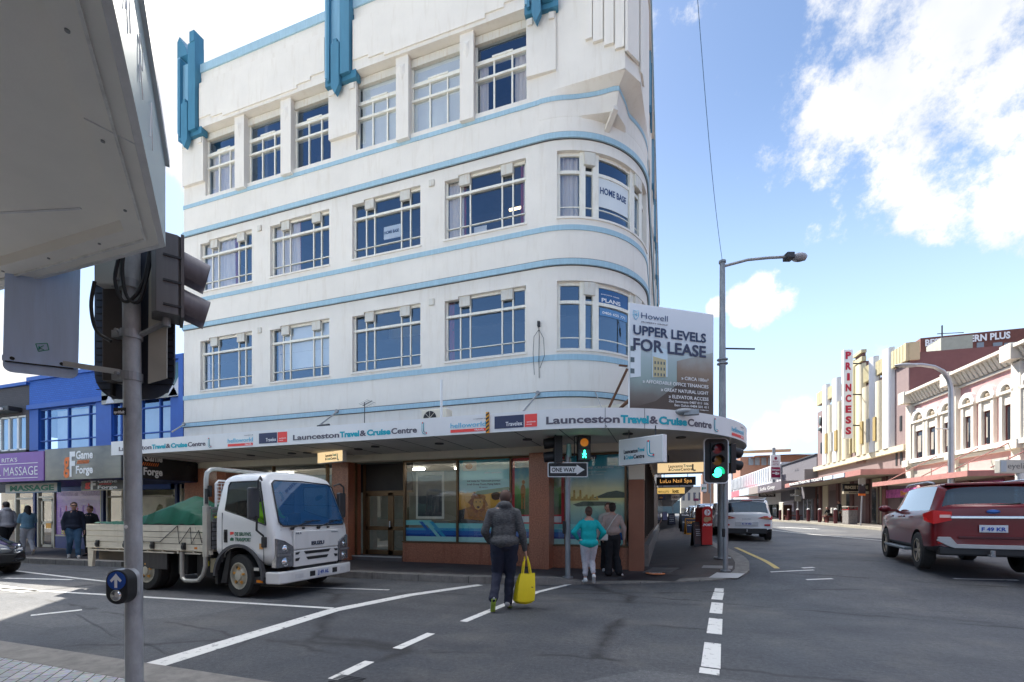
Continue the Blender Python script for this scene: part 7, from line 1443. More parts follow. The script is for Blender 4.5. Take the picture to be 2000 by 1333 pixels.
p, s_ = far_at(1535, 1022, 1.2); t_ = thing('kiosk_bin', 'brown boxed bin with a white top behind the bollards', 'bin', tuple(p), TH); b = MB(); b.box(-.4, .4, -.35, .35, 0, 1.55); b.build('case', mat('kiosk_brown', (.07, .03, .02), .6), t_, False); b = MB(); b.box(-.5, .5, -.42, .42, 1.75, 1.85); b.build('top', WHITE, t_, False); b = MB(); b.box(-.52, -.42, -.3, .3, 0, 1.75); b.build('side_post', CREAM, t_, False)
BENCH = mat('bench_maroon', (.11, .022, .02), .5)
for px, lab in ((1630, 'maroon bench with two people beside the theatre bollard'), (1548, 'empty maroon bench behind the bollards')):
 p, s_ = far_at(px, 1028, 1.3); t_ = thing('bench', lab, 'bench', tuple(p), TH); b = MB(); b.box(-.85, .85, -.22, .22, .42, .49); b.build('seat', BENCH, t_, False, bevel=.01)
 for x in (-.6, .6): b = MB(); b.box(x-.05, x+.05, -.16, .16, 0, .42); b.build('leg', BENCH, t_, False)
# ================= vehicles
CARGLASS = glassm('car_glass', (.30, .36, .40), .12, 0, k=1.3)
RIMM = mat('alloy_rim', (.45, .45, .46), .3, .3, var=.15); CHROME = mat('chrome', (.75, .75, .76), .12, 1., var=.03)
BLKPL = mat('trim_plastic', (.02, .02, .021), .55, var=.2); TAIL = mat('tail_red', (.45, .01, .015), .12, var=.1, coat=.5); TAILON = emis('tail_lit', (1, .03, .03), .01, (.5, .01, .01)); PLATE = mat('plate_white', (.62, .64, .68), .5, var=.05); PBLUE = flat('plate_blue', (.02, .06, .35))
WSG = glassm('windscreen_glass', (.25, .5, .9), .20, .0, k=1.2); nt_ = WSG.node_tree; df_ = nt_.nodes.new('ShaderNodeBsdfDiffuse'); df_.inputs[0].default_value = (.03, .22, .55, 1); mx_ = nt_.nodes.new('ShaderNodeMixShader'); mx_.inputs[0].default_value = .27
o_ = [n for n in nt_.nodes if n.type == 'OUTPUT_MATERIAL'][0]; src_ = o_.inputs[0].links[0].from_socket; nt_.links.new(src_, mx_.inputs[1]); nt_.links.new(df_.outputs[0], mx_.inputs[2]); nt_.links.new(mx_.outputs[0], o_.inputs[0])   # flat blue mixed into the windscreen in place of a sky reflection
def apply_obj(o):
 dg = bpy.context.evaluated_depsgraph_get(); dg.update(); me = bpy.data.meshes.new_from_object(o.evaluated_get(dg)); return me
def loft(name, stations, cat, mats_, parent, sub=2, crease=.75, cuts=(), names=None, capcat=0, glass=(1,), vcr=.6):
 """stations: list of rings (x,y,z) for the left half from floor to roof; cat(i, j) gives the material of a face; splits into one part per material"""
 n = len(stations[0]); vs = []; fs = []; mi = []
 for r in stations:
  vs += [(p[0], p[1], p[2]) for p in r]; vs += [(p[0], -p[1], p[2]) for p in r]
 m = 2*n
 for i in range(len(stations)-1):
  for j in range(n-1):
   a = i*m+j; fs.append([a, a+m, a+m+1, a+1]); mi.append(cat(i, j)); a = i*m+n+j; fs.append([a+1, a+m+1, a+m, a]); mi.append(cat(i, j))
  a = i*m+n-1; c = i*m+2*n-1; fs.append([a, a+m, c+m, c]); mi.append(cat(i, n-1)); a = i*m; c = i*m+n; fs.append([c, c+m, a+m, a]); mi.append(cat(i, -1))
 for i, s in ((0, 1), (len(stations)-1, -1)):
  for j in range(n-1):
   a = i*m+j; c = i*m+n+j; f = [a, a+1, c+1, c]; fs.append(f if s > 0 else f[::-1]); mi.append(capcat(i, j) if callable(capcat) else capcat)
 me = bpy.data.meshes.new(name); me.from_pydata(vs, [], fs)
 for q in mats_: me.materials.append(q)
 for p, k in zip(me.polygons, mi): p.material_index = k; p.use_smooth = True
 bm = bmesh.new(); bm.from_mesh(me); cl = bm.edges.layers.float.get('crease_edge') or bm.edges.layers.float.new('crease_edge')
 for e in bm.edges:
  if len(e.link_faces) == 2 and e.link_faces[0].material_index != e.link_faces[1].material_index: e[cl] = crease
 cv = bm.verts.layers.float.get('crease_vert') or bm.verts.layers.float.new('crease_vert')
 for v in bm.verts:
  if sum(1 for f in v.link_faces if f.material_index in glass) == 1: v[cv] = vcr
 bmesh.ops.recalc_face_normals(bm, faces=bm.faces); bm.to_mesh(me); bm.free()
 o = bpy.data.objects.new(name, me); COL.objects.link(o); sm = o.modifiers.new('s', 'SUBSURF'); sm.levels = sm.render_levels = sub
 tmp = []
 for (c, r, h) in cuts:
  b = MB(); b.cyl((c[0], c[1]-h, c[2]), (c[0], c[1]+h, c[2]), r, n=32); cm = b.mesh('cut', [mats_[-1]]*1);
  cm.materials.clear()
  for q in mats_: cm.materials.append(q)
  for p in cm.polygons: p.material_index = len(mats_)-1; p.use_smooth = False
  co_ = bpy.data.objects.new('cut', cm); COL.objects.link(co_); tmp.append(co_); bo = o.modifiers.new('b', 'BOOLEAN'); bo.object = co_; bo.operation = 'DIFFERENCE'; bo.solver = 'EXACT'
 ev = apply_obj(o); bpy.data.objects.remove(o)
 for t in tmp: bpy.data.objects.remove(t)
 out = {}
 for k, q in enumerate(mats_):
  bm = bmesh.new(); bm.from_mesh(ev); dl = [f for f in bm.faces if f.material_index != k]; bmesh.ops.delete(bm, geom=dl, context='FACES')
  if not bm.faces: bm.free(); continue
  if names[k] == 'side_window' and not out.get('left_done'):
   ot = bm.copy(); bmesh.ops.delete(ot, geom=[f for f in ot.faces if f.calc_center_median().y < 0], context='FACES'); bmesh.ops.delete(bm, geom=[f for f in bm.faces if f.calc_center_median().y >= 0], context='FACES')
   m3 = bpy.data.meshes.new('side_window'); ot.to_mesh(m3); ot.free(); m3.materials.clear(); m3.materials.append(q); o3 = bpy.data.objects.new('side_window', m3); COL.objects.link(o3); o3.parent = parent
   for p in m3.polygons: p.material_index = 0
  for f in bm.faces: f.material_index = 0
  nm = names[k]; m2 = bpy.data.meshes.new(nm); bm.to_mesh(m2); bm.free(); m2.materials.clear(); m2.materials.append(q)
  ob = bpy.data.objects.new(nm, m2); COL.objects.link(ob); ob.parent = parent; out[nm] = ob
  try: m2.set_sharp_from_angle(angle=.7)
  except Exception: pass
 return out
def wheel(parent, c, r, w, side, rim=RIMM, spokes=6, rr=.66, steer=0, label=None, dual=False):
 wo = bpy.data.objects.new('wheel', None);
 b = MB(); s = side; prof = [(r*rr, -w/2), (r*.93, -w/2), (r, -w*.36), (r, w*.36), (r*.93, w/2), (r*rr, w/2)]
 b.lathe(prof, (0, 0, 0), (0, s, 0), 32, False); tm = b.mesh('wheel', TYRE); o = bpy.data.objects.new('wheel', tm); COL.objects.link(o); o.parent = parent; o.location = c; o.rotation_euler = (0, 0, steer)
 for p in tm.polygons: p.use_smooth = True
 try: tm.set_sharp_from_angle(angle=.6)
 except Exception: pass
 b = MB(); b.lathe([(r*rr, w*.46), (r*rr*.93, w*.40), (r*rr*.9, w*.1), (r*.2, w*.05), (.001, w*.05)], (0, 0, 0), (0, s, 0), 32, False); dsk = b.build('rim_barrel', mat('rim_dark', (.06, .06, .065), .5, .4), o, False, smooth=True)
 b = MB(); b.lathe([(r*rr*1.0, w*.47), (r*rr*.9, w*.49), (r*rr*.9, w*.44)], (0, 0, 0), (0, s, 0), 32, False); b.lathe([(r*.17, w*.2), (r*.15, w*.42), (.001, w*.42)], (0, 0, 0), (0, s, 0), 16)
 for k in range(spokes):
  a = 2*pi*k/spokes; d = Vector((cos(a), 0, sin(a))); b.obox(d*(r*rr*.52)+Vector((0, s*w*.36, 0)), d*(r*rr*.42), Vector((0, w*.05, 0)), Vector((-sin(a), 0, cos(a)))*r*.065)
 b.build('rim', rim, o, False, smooth=True, angle=.5); return o
# ---------------- the small flat-tray truck (x forward, y left, z up; origin below the middle of the front bumper)
pf = onv(543, YH, 6.28)[0]; tv0, tv1 = 6.28, 8.32
tk = thing('tray_truck', 'white cab-over tray truck with a green tarpaulin load and DE BRUYN lettering on its door', 'truck', (pf, (tv0+tv1)/2, 0), 0)
TWH = mat('truck_white', (.80, .79, .76), .22, var=.03, coat=.6, grime=(.52, .50, .46), gs=1.5, gamt=.25)
HW = (tv1-tv0)/2
def tx(px, v=6.30): return onv(px, YH, v)[0]-pf
def tz(px, py, v=6.30): return onv(px, py, v)[1]
def ring_(x_lo, x_mid, x_belt, x_roof, w, zf, hood=0, wt=.90):
 return [(x_lo, w*.98, zf), (x_mid, w, zf+.35), (x_belt, w, 1.22), (x_belt, w*.995, 1.30), (x_roof, w*wt, 2.10), (x_roof-.03, w*wt-.12, 2.22), (x_roof-.05, w*.42, 2.27)]
st = []
F0 = [(-.10, HW*.86, .52), (-.07, HW*.90, .85), (-.10, HW*.90, 1.24), (-.115, HW*.89, 1.30), (-.42, HW*.78, 2.16), (-.50, HW*.74, 2.27), (-.56, HW*.40, 2.32)]
F1 = [(-.16, HW*.965, .50), (-.14, HW*.975, .85), (-.18, HW*.975, 1.24), (-.195, HW*.965, 1.30), (-.47, HW*.855, 2.16), (-.54, HW*.80, 2.27), (-.60, HW*.42, 2.33)]
F2 = [(-.25, HW, .48), (-.24, HW, .85), (-.25, HW, 1.23), (-.26, HW*.99, 1.31), (-.52, HW*.885, 2.14), (-.58, HW*.82, 2.27), (-.62, HW*.42, 2.35)]
F3 = [(-.62, HW, .48), (-.62, HW, .85), (-.62, HW, 1.33), (-.62, HW*.995, 1.41), (-.66, HW*.895, 2.16), (-.68, HW*.83, 2.28), (-.70, HW*.42, 2.36)]
F4 = [(-1.30, HW, .60), (-1.30, HW, .9), (-1.30, HW, 1.50), (-1.30, HW*.985, 1.58), (-1.28, HW*.895, 2.14), (-1.28, HW*.83, 2.27), (-1.28, HW*.42, 2.35)]
F5 = [(-1.40, HW, .62), (-1.40, HW, .9), (-1.40, HW, 1.51), (-1.40, HW*.985, 1.58), (-1.36, HW*.90, 2.12), (-1.36, HW*.83, 2.25), (-1.36, HW*.42, 2.33)]
F6 = [(-1.62, HW*.99, .62), (-1.62, HW*.99, .9), (-1.62, HW*.99, 1.5), (-1.62, HW*.975, 1.58), (-1.56, HW*.88, 2.08), (-1.54, HW*.80, 2.2), (-1.52, HW*.42, 2.28)]
def ccat(i, j):
 if i in (2, 3) and j == 3: return 1
 return 0
def capc(i, j): return 2 if (i == 0 and j == 3) else 0
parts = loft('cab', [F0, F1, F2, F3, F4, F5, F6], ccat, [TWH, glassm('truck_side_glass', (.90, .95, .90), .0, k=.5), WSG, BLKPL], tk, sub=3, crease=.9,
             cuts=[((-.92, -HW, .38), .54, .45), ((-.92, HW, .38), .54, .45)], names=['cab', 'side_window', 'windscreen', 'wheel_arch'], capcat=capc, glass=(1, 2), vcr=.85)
def on_side(x, z): return -HW*(.998 if z < 1.3 else .995-(z-1.3)/.8*.10)-.004
def seal(name, pts, parent=tk, r=.013, m=BLKPL): b = MB(); P = [Vector(p) for p in pts]; P.append(P[0]); b.tube(P, r, 6); return b.build(name, m, parent, False, smooth=True)
for s in (1, -1): seal('window_seal', [(x, s*-on_side(x, z) if s > 0 else on_side(x, z), z) for x, z in ((-.29, 1.33), (-.535, 2.08), (-.60, 2.13), (-1.22, 2.12), (-1.27, 2.06), (-1.29, 1.60), (-.95, 1.50), (-.58, 1.41))])
seal('windscreen_seal', [(-.102, -.80, 1.31), (-.095, 0, 1.30), (-.102, .80, 1.31), (-.13, .87, 1.38), (-.38, .79, 2.09), (-.42, .70, 2.15), (-.425, 0, 2.17), (-.42, -.70, 2.15), (-.38, -.79, 2.09), (-.13, -.87, 1.38)])
b = MB(); b.box(-1.45, -1.2, -.8, .8, .9, 1.55); b.box(-1.2, -.75, -.8, .8, .85, 1.02); b.build('seat', mat('seat_dark', (.03, .03, .035), .8), tk, False, bevel=.03)
b = MB(); b.box(-1.47, -1.33, -.62, -.32, 1.5, 1.78); b.build('headrest', mat('seat_dark', (.03, .03, .035), .8), tk, False, bevel=.05)
b = MB(); b.box(-.36, -.13, -.86, .86, .8, 1.27); b.build('dashboard', mat('dash_grey', (.04, .04, .045), .7), tk, False, bevel=.03); b = MB(); b.box(-1.55, -1.45, -.85, .85, .7, 2.0); b.build('cab_back', mat('cab_lining', (.08, .08, .08), .8), tk, False)
b = MB(); n = 24; b.tube([(-.52+.10*cos(2*pi*i/n)*.45, -.47+.19*sin(2*pi*i/n), 1.30+.19*cos(2*pi*i/n)*.75) for i in range(n+1)], .013, 6); b.build('steering_wheel', BLKPL, tk, False, smooth=True)
fx = lambda z: -.062 if z < 1.0 else -.075-(z-1.0)*.08
b = MB()
for y0, y1 in ((-.62, -.05), (.05, .62)): b.tube([(-.075, y0, 1.27), (-.115, y1, 1.40)], .011, 6); b.cyl((-.10, y0, 1.26), (-.05, y0, 1.26), .028, n=10); b.cyl((-.10, y0+.28, 1.26), (-.06, y0+.28, 1.26), .02, n=10); b.tube([(-.118, y1-.22, 1.385), (-.118, y1+.2, 1.395)], .009, 5)
b.build('wiper', BLKPL, tk, False)
def fbox(name, m, y0, y1, z0, z1, x0, x1, bev=.0, parent=tk): b = MB(); b.box(x0, x1, y0, y1, z0, z1); return b.build(name, m, parent, False, bevel=bev)
pan = fbox('front_panel', TWH, -.60, .60, .86, 1.215, -.10, -.048, .02);
fy = lambda x, y, z: (-.046+z, x, y)
text('ISUZU', -.17, .17, .93, .07, mat('badge_grey', (.10, .12, .17), .3, .5), fy, pan, 'badge', .04, world=False, depth=.01)
text('NLR', -.56, -.42, 1.15, .035, mat('badge_grey', (.10, .12, .17), .3, .5), fy, pan, 'badge', .02, world=False); text('TRADEPACK', .38, .57, 1.15, .02, mat('badge_grey', (.10, .12, .17), .3, .5), fy, pan, 'badge', .0, world=False)
gr_ = fbox('grille', TWH, -.60, .60, .54, .85, -.10, -.052, .02)
for z0, z1, w in ((.765, .82, .36), (.655, .71, .30)): b = MB(); b.prism([(-w, z1), (w, z1), (w*.86, z0), (-w*.86, z0)], 'x', -.055, -.046); b.build('grille_slot', BLKPL, gr_, False)
for s in (-1, 1):
 for z0, z1 in ((.77, .82), (.65, .71)): b = MB(); b.prism([(s*.46, z1), (s*.57, z1-.01), (s*.57, z0), (s*.50, z0)], 'x', -.055, -.045); b.build('grille_slot', BLKPL, gr_, False)
fbox('lower_intake', BLKPL, -.55, .55, .46, .55, -.2, -.07)
CL = mat('headlamp_grey', (.30, .31, .33), .12, .6, var=.4, scale=18)
for s in (-1, 1):
 b = MB(); pts = [(s*.615, .56), (s*.615, .93), (s*.80, 1.04), (s*.955, 1.09), (s*.965, .56)]; vs = []
 for (y, z) in pts: vs.append((-.045 if abs(y) < .7 else -.10 if abs(y) > .9 else -.055, y, z))
 for (y, z) in pts: vs.append((-.2, y, z))
 b.add(vs, [[0, 1, 2, 3, 4]]+[[i, (i+1) % 5, 5+(i+1) % 5, 5+i] for i in range(5)]); hl = b.build('headlight', CL, tk, False, bevel=.012)
 for z, r in ((.66, .075), (.90, .065)): b = MB(); b.lathe([(.001, .018), (r*.6, .012), (r, -.012), (r, -.02)], (-.052, s*.79, z), (1, s*.15, 0), 18); b.build('lamp_bulb', mat('lamp_chrome', (.7, .72, .75), .08, .9), hl, False, smooth=True)
 fbox('lamp_divider', mat('lamp_rib', (.18, .18, .19), .3), min(s*.62, s*.95), max(s*.62, s*.95), .765, .80, -.09, -.052, .0, hl)
b = MB(); b.prism([(-.0, -.80), (-.03, -.97), (-.32, -1.005), (-.32, -.9), (-.12, -.75), (-.12, .75), (-.32, .9), (-.32, 1.005), (-.03, .97), (-.0, .80)], 'z', .27, .49); bp = b.build('bumper', TWH, tk, False, bevel=.03, seg=3)
for y0, y1 in ((-.26, -.12), (.36, .50)): fbox('fog_recess', BLKPL, y0+.0, y1, .33, .43, -.03, .004, .004, bp)
for y0, y1 in ((-.62, -.42), (.60, .75)): fbox('bumper_panel', mat('truck_white2', (.66, .66, .65), .35), y0, y1, .335, .425, -.02, .005, .008, bp)
npl = fbox('number_plate', PLATE, -.08, .26, .325, .455, .0, .012, .0, bp); text('J 49 AL', -.06, .24, .355, .07, PBLUE, lambda x, y, z: (.013+z, x, y), npl, 'plate_lettering', .03, world=False)
sy = -HW-.003
for q_ in ((-1.325, -1.318, .64, 1.55), (-.33, -.323, .5, 1.1)): b = MB(); b.box(q_[0], q_[1], sy, sy+.01, q_[2], q_[3]); b.build('door_gap', mat('gap_dark', (.08, .08, .08), .7), tk, False)
b = MB(); b.box(-1.27, -1.19, sy-.012, sy+.01, 1.0, 1.24); dh = b.build('door_handle', BLKPL, tk, False, bevel=.01); b = MB(); b.box(-1.25, -1.21, sy-.03, sy-.012, 1.05, 1.2); b.build('grip', BLACK, dh, False, bevel=.008)
fs_ = lambda x, y, z: (x, sy-.002-z, y); GL = flat('door_green', (.01, .12, .06))
text("DE BRUYN'S", -1.0, -.62, 1.13, .07, GL, fs_, tk, 'door_lettering', .015, world=False); text('TRANSPORT', -1.0, -.62, 1.03, .07, GL, fs_, tk, 'door_lettering', .015, world=False)
b = MB(); b.add([(x, sy-.003, z) for x, z in ((-1.12, 1.14), (-1.03, 1.16), (-1.03, 1.20), (-1.12, 1.20))], [[0, 1, 2, 3]]); b.build('door_mark', REDL, tk, False); b = MB(); b.add([(x, sy-.003, z) for x, z in ((-1.12, 1.035), (-1.03, 1.035), (-1.03, 1.085), (-1.08, 1.10), (-1.12, 1.075))], [[0, 1, 2, 3, 4]]); b.build('door_mark', GL, tk, False)
b = MB(); b.box(-.55, -.38, sy-.02, sy, .50, .58); o = b.build('side_lamp', BLKPL, tk, False, bevel=.006); b = MB(); b.box(-.52, -.41, sy-.026, sy-.02, .515, .565); b.build('lens', mat('lens_clear', (.6, .58, .52), .2), o, False)
b = MB(); b.box(-.48, -.34, sy-.012, sy+.02, .30, .345); b.build('orange_marker', mat('marker_orange', (.75, .22, .01), .25), tk, False); b = MB(); b.box(-.62, -.30, sy, sy+.2, .27, .40); b.build('step', BLKPL, tk, False, bevel=.01)
b = MB(); b.box(-.42, -.34, sy-.006, sy, .90, 1.0); b.build('amber_decal', mat('decal_amber', (.7, .35, .1), .4), tk, False)
for s in (-1, 1):
 y = s*(HW+.0); x0 = -.30
 b = MB(); b.tube([(-.46, y*.92, 2.14), (-.38, y*1.02, 2.19), (-.34, y*1.10, 2.12), (-.34, y*1.11, 1.96)], .018, 8); b.tube([(-.36, y*1.11, 1.5), (-.38, y*1.10, 1.24), (-.34, y*1.0, 1.14), (-.30, y*.985, 1.05)], .018, 8); b.build('mirror_arm', BLKPL, tk, False, smooth=True)
 b = MB(); b.box(-.48, -.38, min(y*1.02, y*1.22), max(y*1.02, y*1.24), 1.44, 2.0); b.build('mirror', mat('mirror_grey', (.045, .045, .05), .5, var=.15), tk, False, bevel=.035, seg=3)
 b = MB(); b.box(-.36, -.26, min(y*.97, y*1.03), max(y*.97, y*1.03), .93, 1.12); b.build('mirror_mount', BLKPL, tk, False, bevel=.015)
for s in (-1, 1):
 b = MB(); n = 20; P = []
 for i in range(n+1): t = radians(-4)+radians(184)*i/n; P.append((-.92+.55*cos(t), s*(HW+.0), .38+.55*sin(t)))
 vs = []
 for p in P:
  c = Vector((-.92, 0, .38)); d = (Vector((p[0], 0, p[2]))-c).normalized()
  for k, yy in ((0, -.05), (0, .03), (.05, .03), (.05, -.05)): vs.append((p[0]+d.x*k, p[1]+s*yy, p[2]+d.z*k))
 b.add(vs, [[4*i+j, 4*i+(j+1) % 4, 4*i+4+(j+1) % 4, 4*i+4+j] for i in range(n) for j in range(4)]); b.build('mudguard_lip', mat('guard_grey', (.07, .07, .075), .6), tk, False, smooth=True, angle=.8)
 b = MB(); n = 14; vs = []
 for i in range(n+1): t = radians(-10)+radians(200)*i/n; vs += [(-.92+.50*cos(t), s*(HW-.02), .36+.50*sin(t)), (-.92+.50*cos(t), s*(HW-.40), .36+.50*sin(t))]
 b.add(vs, [[2*i, 2*i+1, 2*i+3, 2*i+2] for i in range(n)]); b.build('arch_liner', BLACK, tk, False)
STEELR = mat('cream_steel_rim', (.50, .47, .38), .45, var=.15, grime=(.2, .15, .08), gs=6, gamt=.5); OR_ = mat('hub_amber', (.62, .30, .05), .5)
def twheel(x, y, s, steer=0, inner=False):
 r, w = .395, .21; b = MB(); b.lathe([(r*.62, -w/2), (r*.93, -w/2), (r, -w*.34), (r, w*.34), (r*.93, w/2), (r*.62, w/2)], (0, 0, 0), (0, s, 0), 36, False); o = b.build('wheel', TYRE, tk, False, smooth=True, angle=.5); o.location = (x, y, r); o.rotation_euler = (0, 0, steer)
 b = MB(); b.lathe([(r*.63, w*.5), (r*.58, w*.5), (r*.55, w*.25), (r*.42, w*.22), (r*.30, w*.45), (r*.22, w*.47), (r*.2, w*.6), (.001, w*.62)], (0, 0, 0), (0, s, 0), 32, False); rm = b.build('rim', STEELR, o, False, smooth=True, angle=.4)
 b = MB()
 for k in range(5): a = 2*pi*k/5+.3; b.cyl((r*.33*cos(a), s*w*.4, r*.33*sin(a)), (r*.33*cos(a), s*w*.58, r*.33*sin(a)), .022, n=6); b.obox((r*.36*cos(a), s*w*.5, r*.36*sin(a)), (.03*cos(a), 0, .03*sin(a)), (0, .005, 0), (-.012*sin(a), 0, .012*cos(a)))
 b.build('wheel_nuts', OR_, rm, False)
 b = MB()
 for k in range(4): a = 2*pi*k/4+.75; b.cyl((r*.49*cos(a), s*w*.21, r*.49*sin(a)), (r*.49*cos(a), s*w*.255, r*.49*sin(a)), .026, n=10)
 b.build('rim_holes', BLACK, rm, False); return o
for s in (-1, 1):
 twheel(-.92, s*(HW-.12), s, radians(-8)); twheel(-3.42, s*(HW-.14), s); twheel(-3.42, s*(HW-.37), s)
CH = mat('chassis_black', (.03, .028, .026), .8, var=.3); b = MB()
for y in (-.38, .38): b.box(-5.0, -.3, y-.035, y+.035, .48, .64)
for x in (-.9, -2.0, -3.4, -4.5): b.box(x-.05, x+.05, -.75, .75, .40, .50)
b.build('chassis', CH, tk, False)
TRAY = mat('tray_cream', (.66, .60, .48), .55, var=.14, scale=5, stretch=(.6, 1, 5), grime=(.34, .28, .2), gs=2, gamt=.5)
x1, x0 = tx(402), tx(172)
tzb = tz(300, 1063); tzt = tz(300, 1023.5); tzb = .87; tzt = 1.28
zs0 = tz(392, 1092)
b = MB(); b.box(x0, x1, -HW+.03, HW-.03, .80, .90); b.build('tray_floor', TRAY, tk, False)
xm = tx(290)
def side(y, nm='tray_side'):
 b = MB()
 for k in range(4):
  z = .84+k*.115; b.box(x0, x1, y-.014-.004*(k % 2), y+.014, z, z+.105)
 b.box(x0, x1, y-.02, y+.02, .82, .845); b.box(x0, x1, y-.02, y+.02, .84+4*.115-.012, .84+4*.115+.01); return b.build(nm, TRAY, tk, False, bevel=.004)
s1_ = side(-HW); side(HW)
b = MB(); b.box(x0-.02, x0+.01, -HW, HW, .84, 1.31); b.build('tailboard', TRAY, tk, False)
for px in (196, 303, 364, 250): x = tx(px); b = MB(); b.box(x-.04, x+.04, -HW-.05, -HW-.015, .84, .98); b.box(x-.03, x+.03, -HW-.07, -HW-.05, .86, .93); b.build('tray_latch', BLKPL, s1_, False, bevel=.006)
b = MB(); b.box(x0+.1, x0+1.3, -HW-.01, -HW+.03, .76, .785); b.box(x0+1.7, x0+2.6, -HW-.01, -HW+.03, .76, .785); b.box(x0+2.9, x1-.1, -HW-.01, -HW+.03, .76, .785)
for k in range(9): b.box(x0+.15+k*.42, x0+.2+k*.42, -HW, -HW+.05, .76, .84)
b.build('rope_rail', TRAY, tk, False)
b = MB(); b.prism([(x0+.02, .82), (x0+.22, .82), (x0+.16, .42), (x0+.04, .42)], 'y', -HW, -HW+.05); b.build('rear_bracket', TRAY, tk, False)
b = MB(); b.box(x0+.12, x0+.95, -HW+.15, HW-.15, .55, .8); b.build('rear_box', mat('rear_panel_dark', (.06, .045, .03), .7, var=.3), tk, False)
b = MB(); b.box(x1-.25, x1-.18, -HW-.02, -HW-.012, .86, .90); b.build('tray_marker', mat('marker_orange', (.75, .22, .01), .25), s1_, False)
b = MB()
for k in range(9): b.box(x1+.10, x1+.13-.02*(k % 2), -HW+.06, HW-.06, .86+k*.085, .93+k*.085)
b.box(x1+.06, x1+.16, -HW+.02, HW-.02, 1.62, 1.66); b.build('headboard', mat('headboard_steel', (.28, .28, .29), .45, .5), tk, False); b = MB(); b.box(x1+.09, x1+.20, -HW+.1, -HW+.3, 1.45, 1.49); b.build('yellow_tag', mat('tag_yellow', (.7, .6, .05), .5), tk, False)
HOOP = mat('hoop_alu', (.48, .47, .43), .4, .5, var=.15)
hz0 = ztop(412, 912, pf+tx(412), 6.3)
b = MB(); xh = x1+.02; b.box(xh-.05, xh+.07, -HW-.03, -HW+.06, .72, 1.68); b.box(xh-.05, xh+.07, HW-.06, HW+.03, .72, 1.68); b.build('hoop_post', HOOP, tk, False, bevel=.01)
b = MB(); b.tube([(xh, -HW+.01, 1.6), (xh, -HW+.01, 2.18), (xh, -HW+.03, 2.31), (xh, -HW+.10, 2.37), (xh, -HW+.2, 2.39), (xh, HW-.2, 2.39), (xh, HW-.10, 2.37), (xh, HW-.03, 2.31), (xh, HW-.01, 2.18), (xh, HW-.01, 1.6)], .04, 10); b.build('hoop', HOOP, tk, False, smooth=True)
b = MB(); b.tube([(xh, -HW-.0, .78), (xh, -HW, .55), (xh-.06, -HW, .38), (xh-.18, -HW, .27), (xh-.34, -HW, .25), (xh-.52, -HW, .25), (xh-.60, -HW, .30), (xh-.62, -HW, .40), (xh-.62, -HW, .80)], .038, 10); b.build('side_guard', HOOP, tk, False, smooth=True)
b = MB(); b.box(xh+.05, xh+.10, -HW-.0, -HW+.05, 1.85, 2.06); b.box(xh+.04, xh+.09, -HW-.05, -HW-.02, 1.72, 2.0); b.build('marker_lamp', BLKPL, tk, False)
b = MB(); gx = xh+.16
for k in range(7): b.cyl((gx, -HW+.12+k*.07, 1.70), (gx, -HW+.12+k*.07, 2.12), .006, n=5)
for k in range(7): b.cyl((gx, -HW+.1, 1.72+k*.065), (gx, -HW+.56, 1.72+k*.065), .006, n=5)
b.tube([(gx, -HW+.08, 1.66), (gx, -HW+.08, 2.1), (gx, -HW+.13, 2.16), (gx, HW-.13, 2.16), (gx, HW-.08, 2.1), (gx, HW-.08, 1.66)], .02, 6); b.build('rear_mesh', WHITE, tk, False)
for xa, xb, z0, z1, y0 in ((xh-1.0, xh-.72, .33, .72, -HW+.18), (xh-.50, xh-.08, .30, .72, -HW+.20)): b = MB(); b.box(xa, xb, y0, y0+.4, z0, z1); b.build('battery_box', mat('box_black', (.025, .025, .026), .7, var=.3), tk, False, bevel=.02)
b = MB(); b.box(xh-.28, xh-.16, -HW+.18, -HW+.2, .52, .62); b.build('yellow_tag', mat('tag_yellow', (.7, .6, .05), .5), tk, False)
b = MB(); b.cyl((xh+.30, -HW+.12, .48), (xh+.30, -HW+.3, .48), .17, n=20); b.cyl((xh+.1, -HW+.3, .42), (xh+.1, -HW+.3, .75), .1, n=12); b.build('air_filter', mat('box_black', (.025, .025, .026), .7, var=.3), tk, False, smooth=True); b = MB(); b.cyl((xh+.05, -HW+.15, .42), (xh+.05, -HW+.15, .68), .075, n=14); b.build('fluid_tank', mat('tank_cream', (.5, .42, .26), .5), tk, False, smooth=True)
b = MB(); b.prism([(xh+.50, .75), (xh+.62, .9), (xh+.5, .25), (xh+.36, .25)], 'y', -HW+.02, -HW+.2); b.box(-1.52, -1.46, -HW+.02, -HW+.36, .22, .62); b.build('mudflap', CH, tk, False)
b = MB(); b.box(-3.42-.42, -3.42+.62, -HW+.02, -HW+.05, .44, .78); b.box(-3.42-.55, -3.42-.5, -HW+.04, -HW+.45, .16, .78); b.build('rear_guard', mat('guard_grey2', (.05, .045, .042), .7, var=.3, stretch=(8, 8, .4)), tk, False)
b = MB(); b.box(-1.7, -.2, -.6, .6, .3, .6); b.build('engine_underside', CH, tk, False)
TARP = mat('green_tarpaulin', (.002, .07, .036), .6, var=.3, scale=4, bump=.25, bscale=8, spec=.2)
